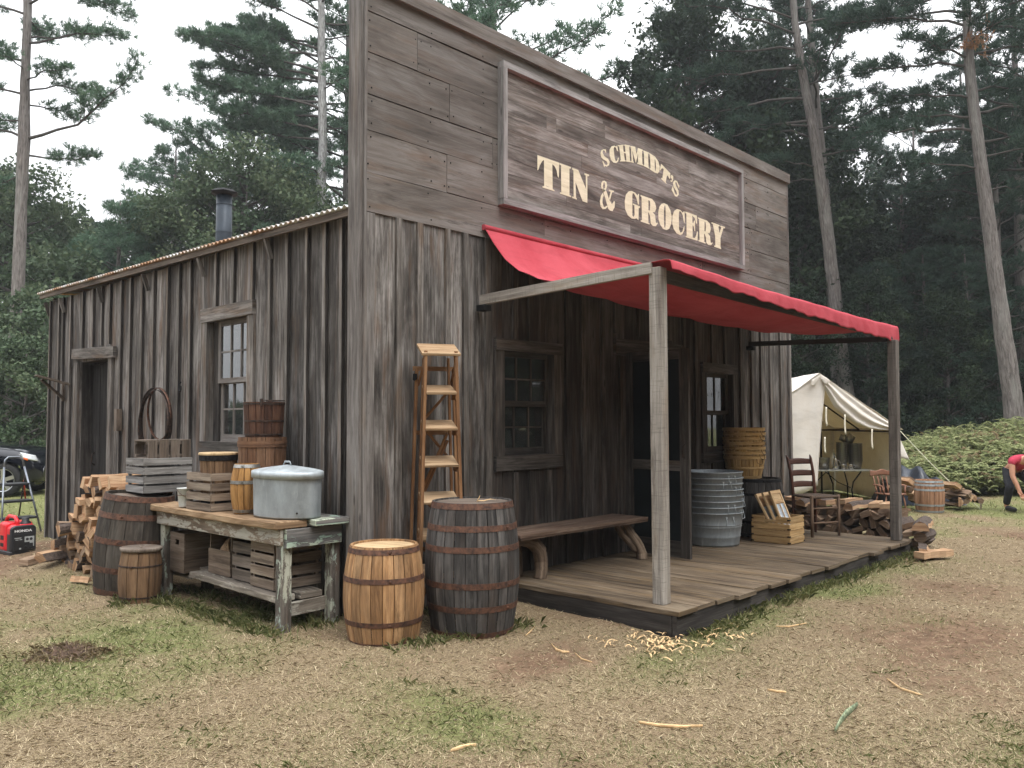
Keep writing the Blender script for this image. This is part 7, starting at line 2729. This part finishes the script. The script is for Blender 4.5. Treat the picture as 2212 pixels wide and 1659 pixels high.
# taller tufts along the walls, table legs and deck
tx, ty = [], []
for x0, y0, x1, y1, n_ in ((-.55, .1, -.55, 2.6, 900), (-.2, .1, -.2, 2.3, 500), (1.5, -1.95, 6.3, -1.97, 1500), (-.2, -.8, .95, -.95, 300), (.2, .0, 1.4, -.3, 300), (-.95, 1.9, -.5, 2.4, 200), (6.5, -2.2, 6.6, 0, 400), (-.45, .9, .0, .2, 200)):
    u = rng.random(n_)
    tx.append(x0 + (x1 - x0) * u + rng.normal(0, .06, n_))
    ty.append(y0 + (y1 - y0) * u + rng.normal(0, .06, n_))
x, y = np.concatenate(tx), np.concatenate(ty)
n = len(x)
T = blades(x, y, rng.uniform(.04, .11, n), rng.uniform(.0016, .0026, n), rng.uniform(.6, 1.45, n), .6)
o = tri_mesh('grass_tufts', T, rng.random(n), 'grass_green')
tag(o, 'longer grass left standing at the foot of the walls, table and deck', 'grass', kind='stuff')


# clumps of longer grass inside the green patches
cx, cy, cs = scatter(3800, 2.5, 16)
gg_ = green_at(cx, cy)
kk = rng.random(len(cx)) < np.clip((gg_ - .25) * 1.3, 0, 1)
cx, cy, cs = cx[kk], cy[kk], cs[kk]
m_ = 16
x = np.repeat(cx, m_) + rng.normal(0, .045, len(cx) * m_)
y = np.repeat(cy, m_) + rng.normal(0, .045, len(cx) * m_)
n = len(x)
T = blades(x, y, rng.uniform(.02, .06, n), rng.uniform(.0010, .0017, n) * np.clip(np.repeat(cs, m_) / 6, .9, 2), rng.uniform(.3, 1.3, n), .5)
o = tri_mesh('grass_clumps', T, np.repeat(rng.random(len(cx)), m_) * .6 + rng.random(n) * .4, 'grass_green')
tag(o, 'tufts of longer green grass in the patches', 'grass', kind='stuff')
# crumbs of earth, bark and dead leaf
x, y, s_ = scatter(6000, 2.4, 15)
C = np.stack([x, y, ground_z(x, y) + .004], -1)
Q = leaf_quads(C, .0095, rng)
Q[:, :, 2] = C[:, None, 2] + (Q[:, :, 2] - C[:, None, 2]) * .35
o = tri_mesh('ground_litter', Q, rng.random(len(Q)), 'litter_bits')
tag(o, 'crumbs of dark earth, bark and dead leaf on the ground', 'litter', kind='stuff')


def gp(px, py):
    d = fwd + r2 * ((px / 1.736 - 1106) / 1790.5) - u2 * ((py / 1.736 - 829.5) / 1790.5)
    p = Vector((-3.699, -5.122, 1.5)) + d * (-1.5 / d.z)
    return Vector((p.x, p.y, float(ground_z(np.array([p.x]), np.array([p.y]))[0])))


# curled wood shavings at the deck corner
random.seed(8)
mb = MB()
ctr = [gp(2480, 2400), gp(2620, 2380), gp(2700, 2360), gp(2420, 2375), gp(2300, 2390)]
for i in range(170):
    c = random.choices(ctr, [8, 3, 2, 2, 1])[0]
    p = c + Vector((random.gauss(0, .13), random.gauss(0, .10), .005 + random.random() * .02))
    a, L_, w_ = random.uniform(0, 6.28), random.uniform(.03, .10), random.uniform(.003, .007)
    cu = random.uniform(-2.5, 2.5)
    pts = []
    for k in range(6):
        f = k / 5
        aa = a + cu * f
        p = p + Vector((math.cos(aa), math.sin(aa), 0)) * L_ / 5
        pts.append(p + Vector((0, 0, .012 * math.sin(PI * f))))
    base = len(mb.v)
    rn_ = random.random()
    for k, q in enumerate(pts):
        aa = a + cu * k / 5 + PI / 2
        w2 = w_ * (1 - abs(k / 5 - .5))
        mb.v += [q + Vector((math.cos(aa), math.sin(aa), .2)) * w2, q - Vector((math.cos(aa), math.sin(aa), .2)) * w2]
    for k in range(5):
        b0 = base + 2 * k
        mb.face((b0, b0 + 1, b0 + 3, b0 + 2), [(0, 0)] * 4, rn_)
o = mb.build('wood_shavings', 'shavings')
tag(o, 'heap of pale curled wood shavings at the near corner of the deck', 'shavings', kind='stuff')


def strip(name, label, cat, pts, w_, m, group=None, lift=.008):
    P_ = [gp(*q) for q in pts]
    mb = MB()
    n_ = len(P_)
    c0 = P_[0].copy()
    rad = [w_ * (.35 + .65 * math.sin(PI * (i + .5) / n_)) for i in range(n_)]
    mb.tube([p - c0 + Vector((0, 0, lift)) for p in P_], rad, 6, squash=.35)
    o = mb.build(name, m)
    o.location = c0
    tag(o, label, cat, group)
    return o


strip('dry_husk', 'long pale husk strip in the right foreground', 'husk', [(3325, 2540), (3345, 2555), (3380, 2575), (3420, 2592), (3458, 2604)], .008, 'shavings', 'dry husks on the ground')
strip('dry_husk', 'long tan stalk lying in the green patch of the foreground', 'husk', [(2395, 2700), (2470, 2712), (2560, 2718), (2635, 2716)], .010, 'shavings', 'dry husks on the ground')
strip('dry_husk', 'short pale husk left of the long tan stalk, low in the centre', 'husk', [(1690, 2815), (1725, 2800), (1760, 2790), (1785, 2786)], .012, 'shavings', 'dry husks on the ground')
strip('dry_husk', 'short husk strip midway between the deck corner and the green leaf', 'husk', [(2878, 2577), (2910, 2585), (2948, 2591)], .008, 'shavings', 'dry husks on the ground')
strip('dry_husk', 'forked pale husk in front of the dark barrel', 'husk', [(1972, 2385), (1990, 2370), (2005, 2350)], .008, 'shavings', 'dry husks on the ground')
strip('dry_husk', 'curved pale husk right of the dark barrel', 'husk', [(2068, 2406), (2085, 2425), (2110, 2437), (2135, 2437)], .010, 'shavings', 'dry husks on the ground')
strip('dry_husk', 'thin husk curving below the curved one', 'husk', [(2155, 2440), (2180, 2457), (2220, 2466)], .006, 'shavings', 'dry husks on the ground')
strip('dry_husk', 'broken straw near the deck skirt', 'husk', [(2910, 2340), (2960, 2343), (3025, 2332)], .006, 'shavings', 'dry husks on the ground')
strip('corn_husk', 'crumpled green corn leaf on the ground at the lower right', 'leaf', [(3132, 2742), (3150, 2710), (3170, 2685), (3195, 2660), (3215, 2640)], .022, 'husk_green', lift=.014)
p = gp(250, 2460)
mb = MB()
random.seed(4)
mb.grid(lambda u, v: ((u - .5) * .42, (v - .5) * .30, max(0, .07 * math.sin(PI * u) * math.sin(PI * v) + .02 * math.sin(u * 37 + v * 11) * math.sin(v * 29) + .01 * math.sin(u * 71)) - .01), 28, 22, sm=False)
o = mb.build('earth_clod', 'clod_dirt')
o.location = p
o.rotation_euler.z = RZV
tag(o, 'kicked-up clod of dark earth and roots in the left foreground', 'earth clod')
q_ = rng.normal(0, 1, (700, 2)) * np.array([.17, .10])
x, y = p.x + q_[:, 0] * RX + q_[:, 1] * FX, p.y + q_[:, 0] * RY + q_[:, 1] * FY
T = blades(x, y, rng.uniform(.03, .08, 700), rng.uniform(.0010, .0018, 700), rng.uniform(.1, 1.2, 700), .6)
T[:, :, 2] += (.05 * np.exp(-(q_[:, 0] / .15) ** 2 - (q_[:, 1] / .1) ** 2))[:, None]
o2 = tri_mesh('clod_straw', T, rng.random(700), 'straw_dry')
tag(o2, 'dry roots and straw sticking out of the earth clod', 'straw', kind='stuff')

#HAZE
hz = NT('haze_air')
hz.n.remove(hz.b)
pv = hz.new('ShaderNodeVolumePrincipled')
pv.inputs['Color'].default_value = (0.93, 0.96, 1.0, 1)
pv.inputs['Density'].default_value = 0.0010
pv.inputs['Anisotropy'].default_value = 0.3
hz.link(pv.outputs[0], hz.out.inputs['Volume'])
mb = MB()
mb.box((5, 5, 15.5), (620, 620, 33))
o = mb.build('haze', 'haze_air')
tag(o, 'thin damp air that pales the far trees', 'haze', kind='stuff')
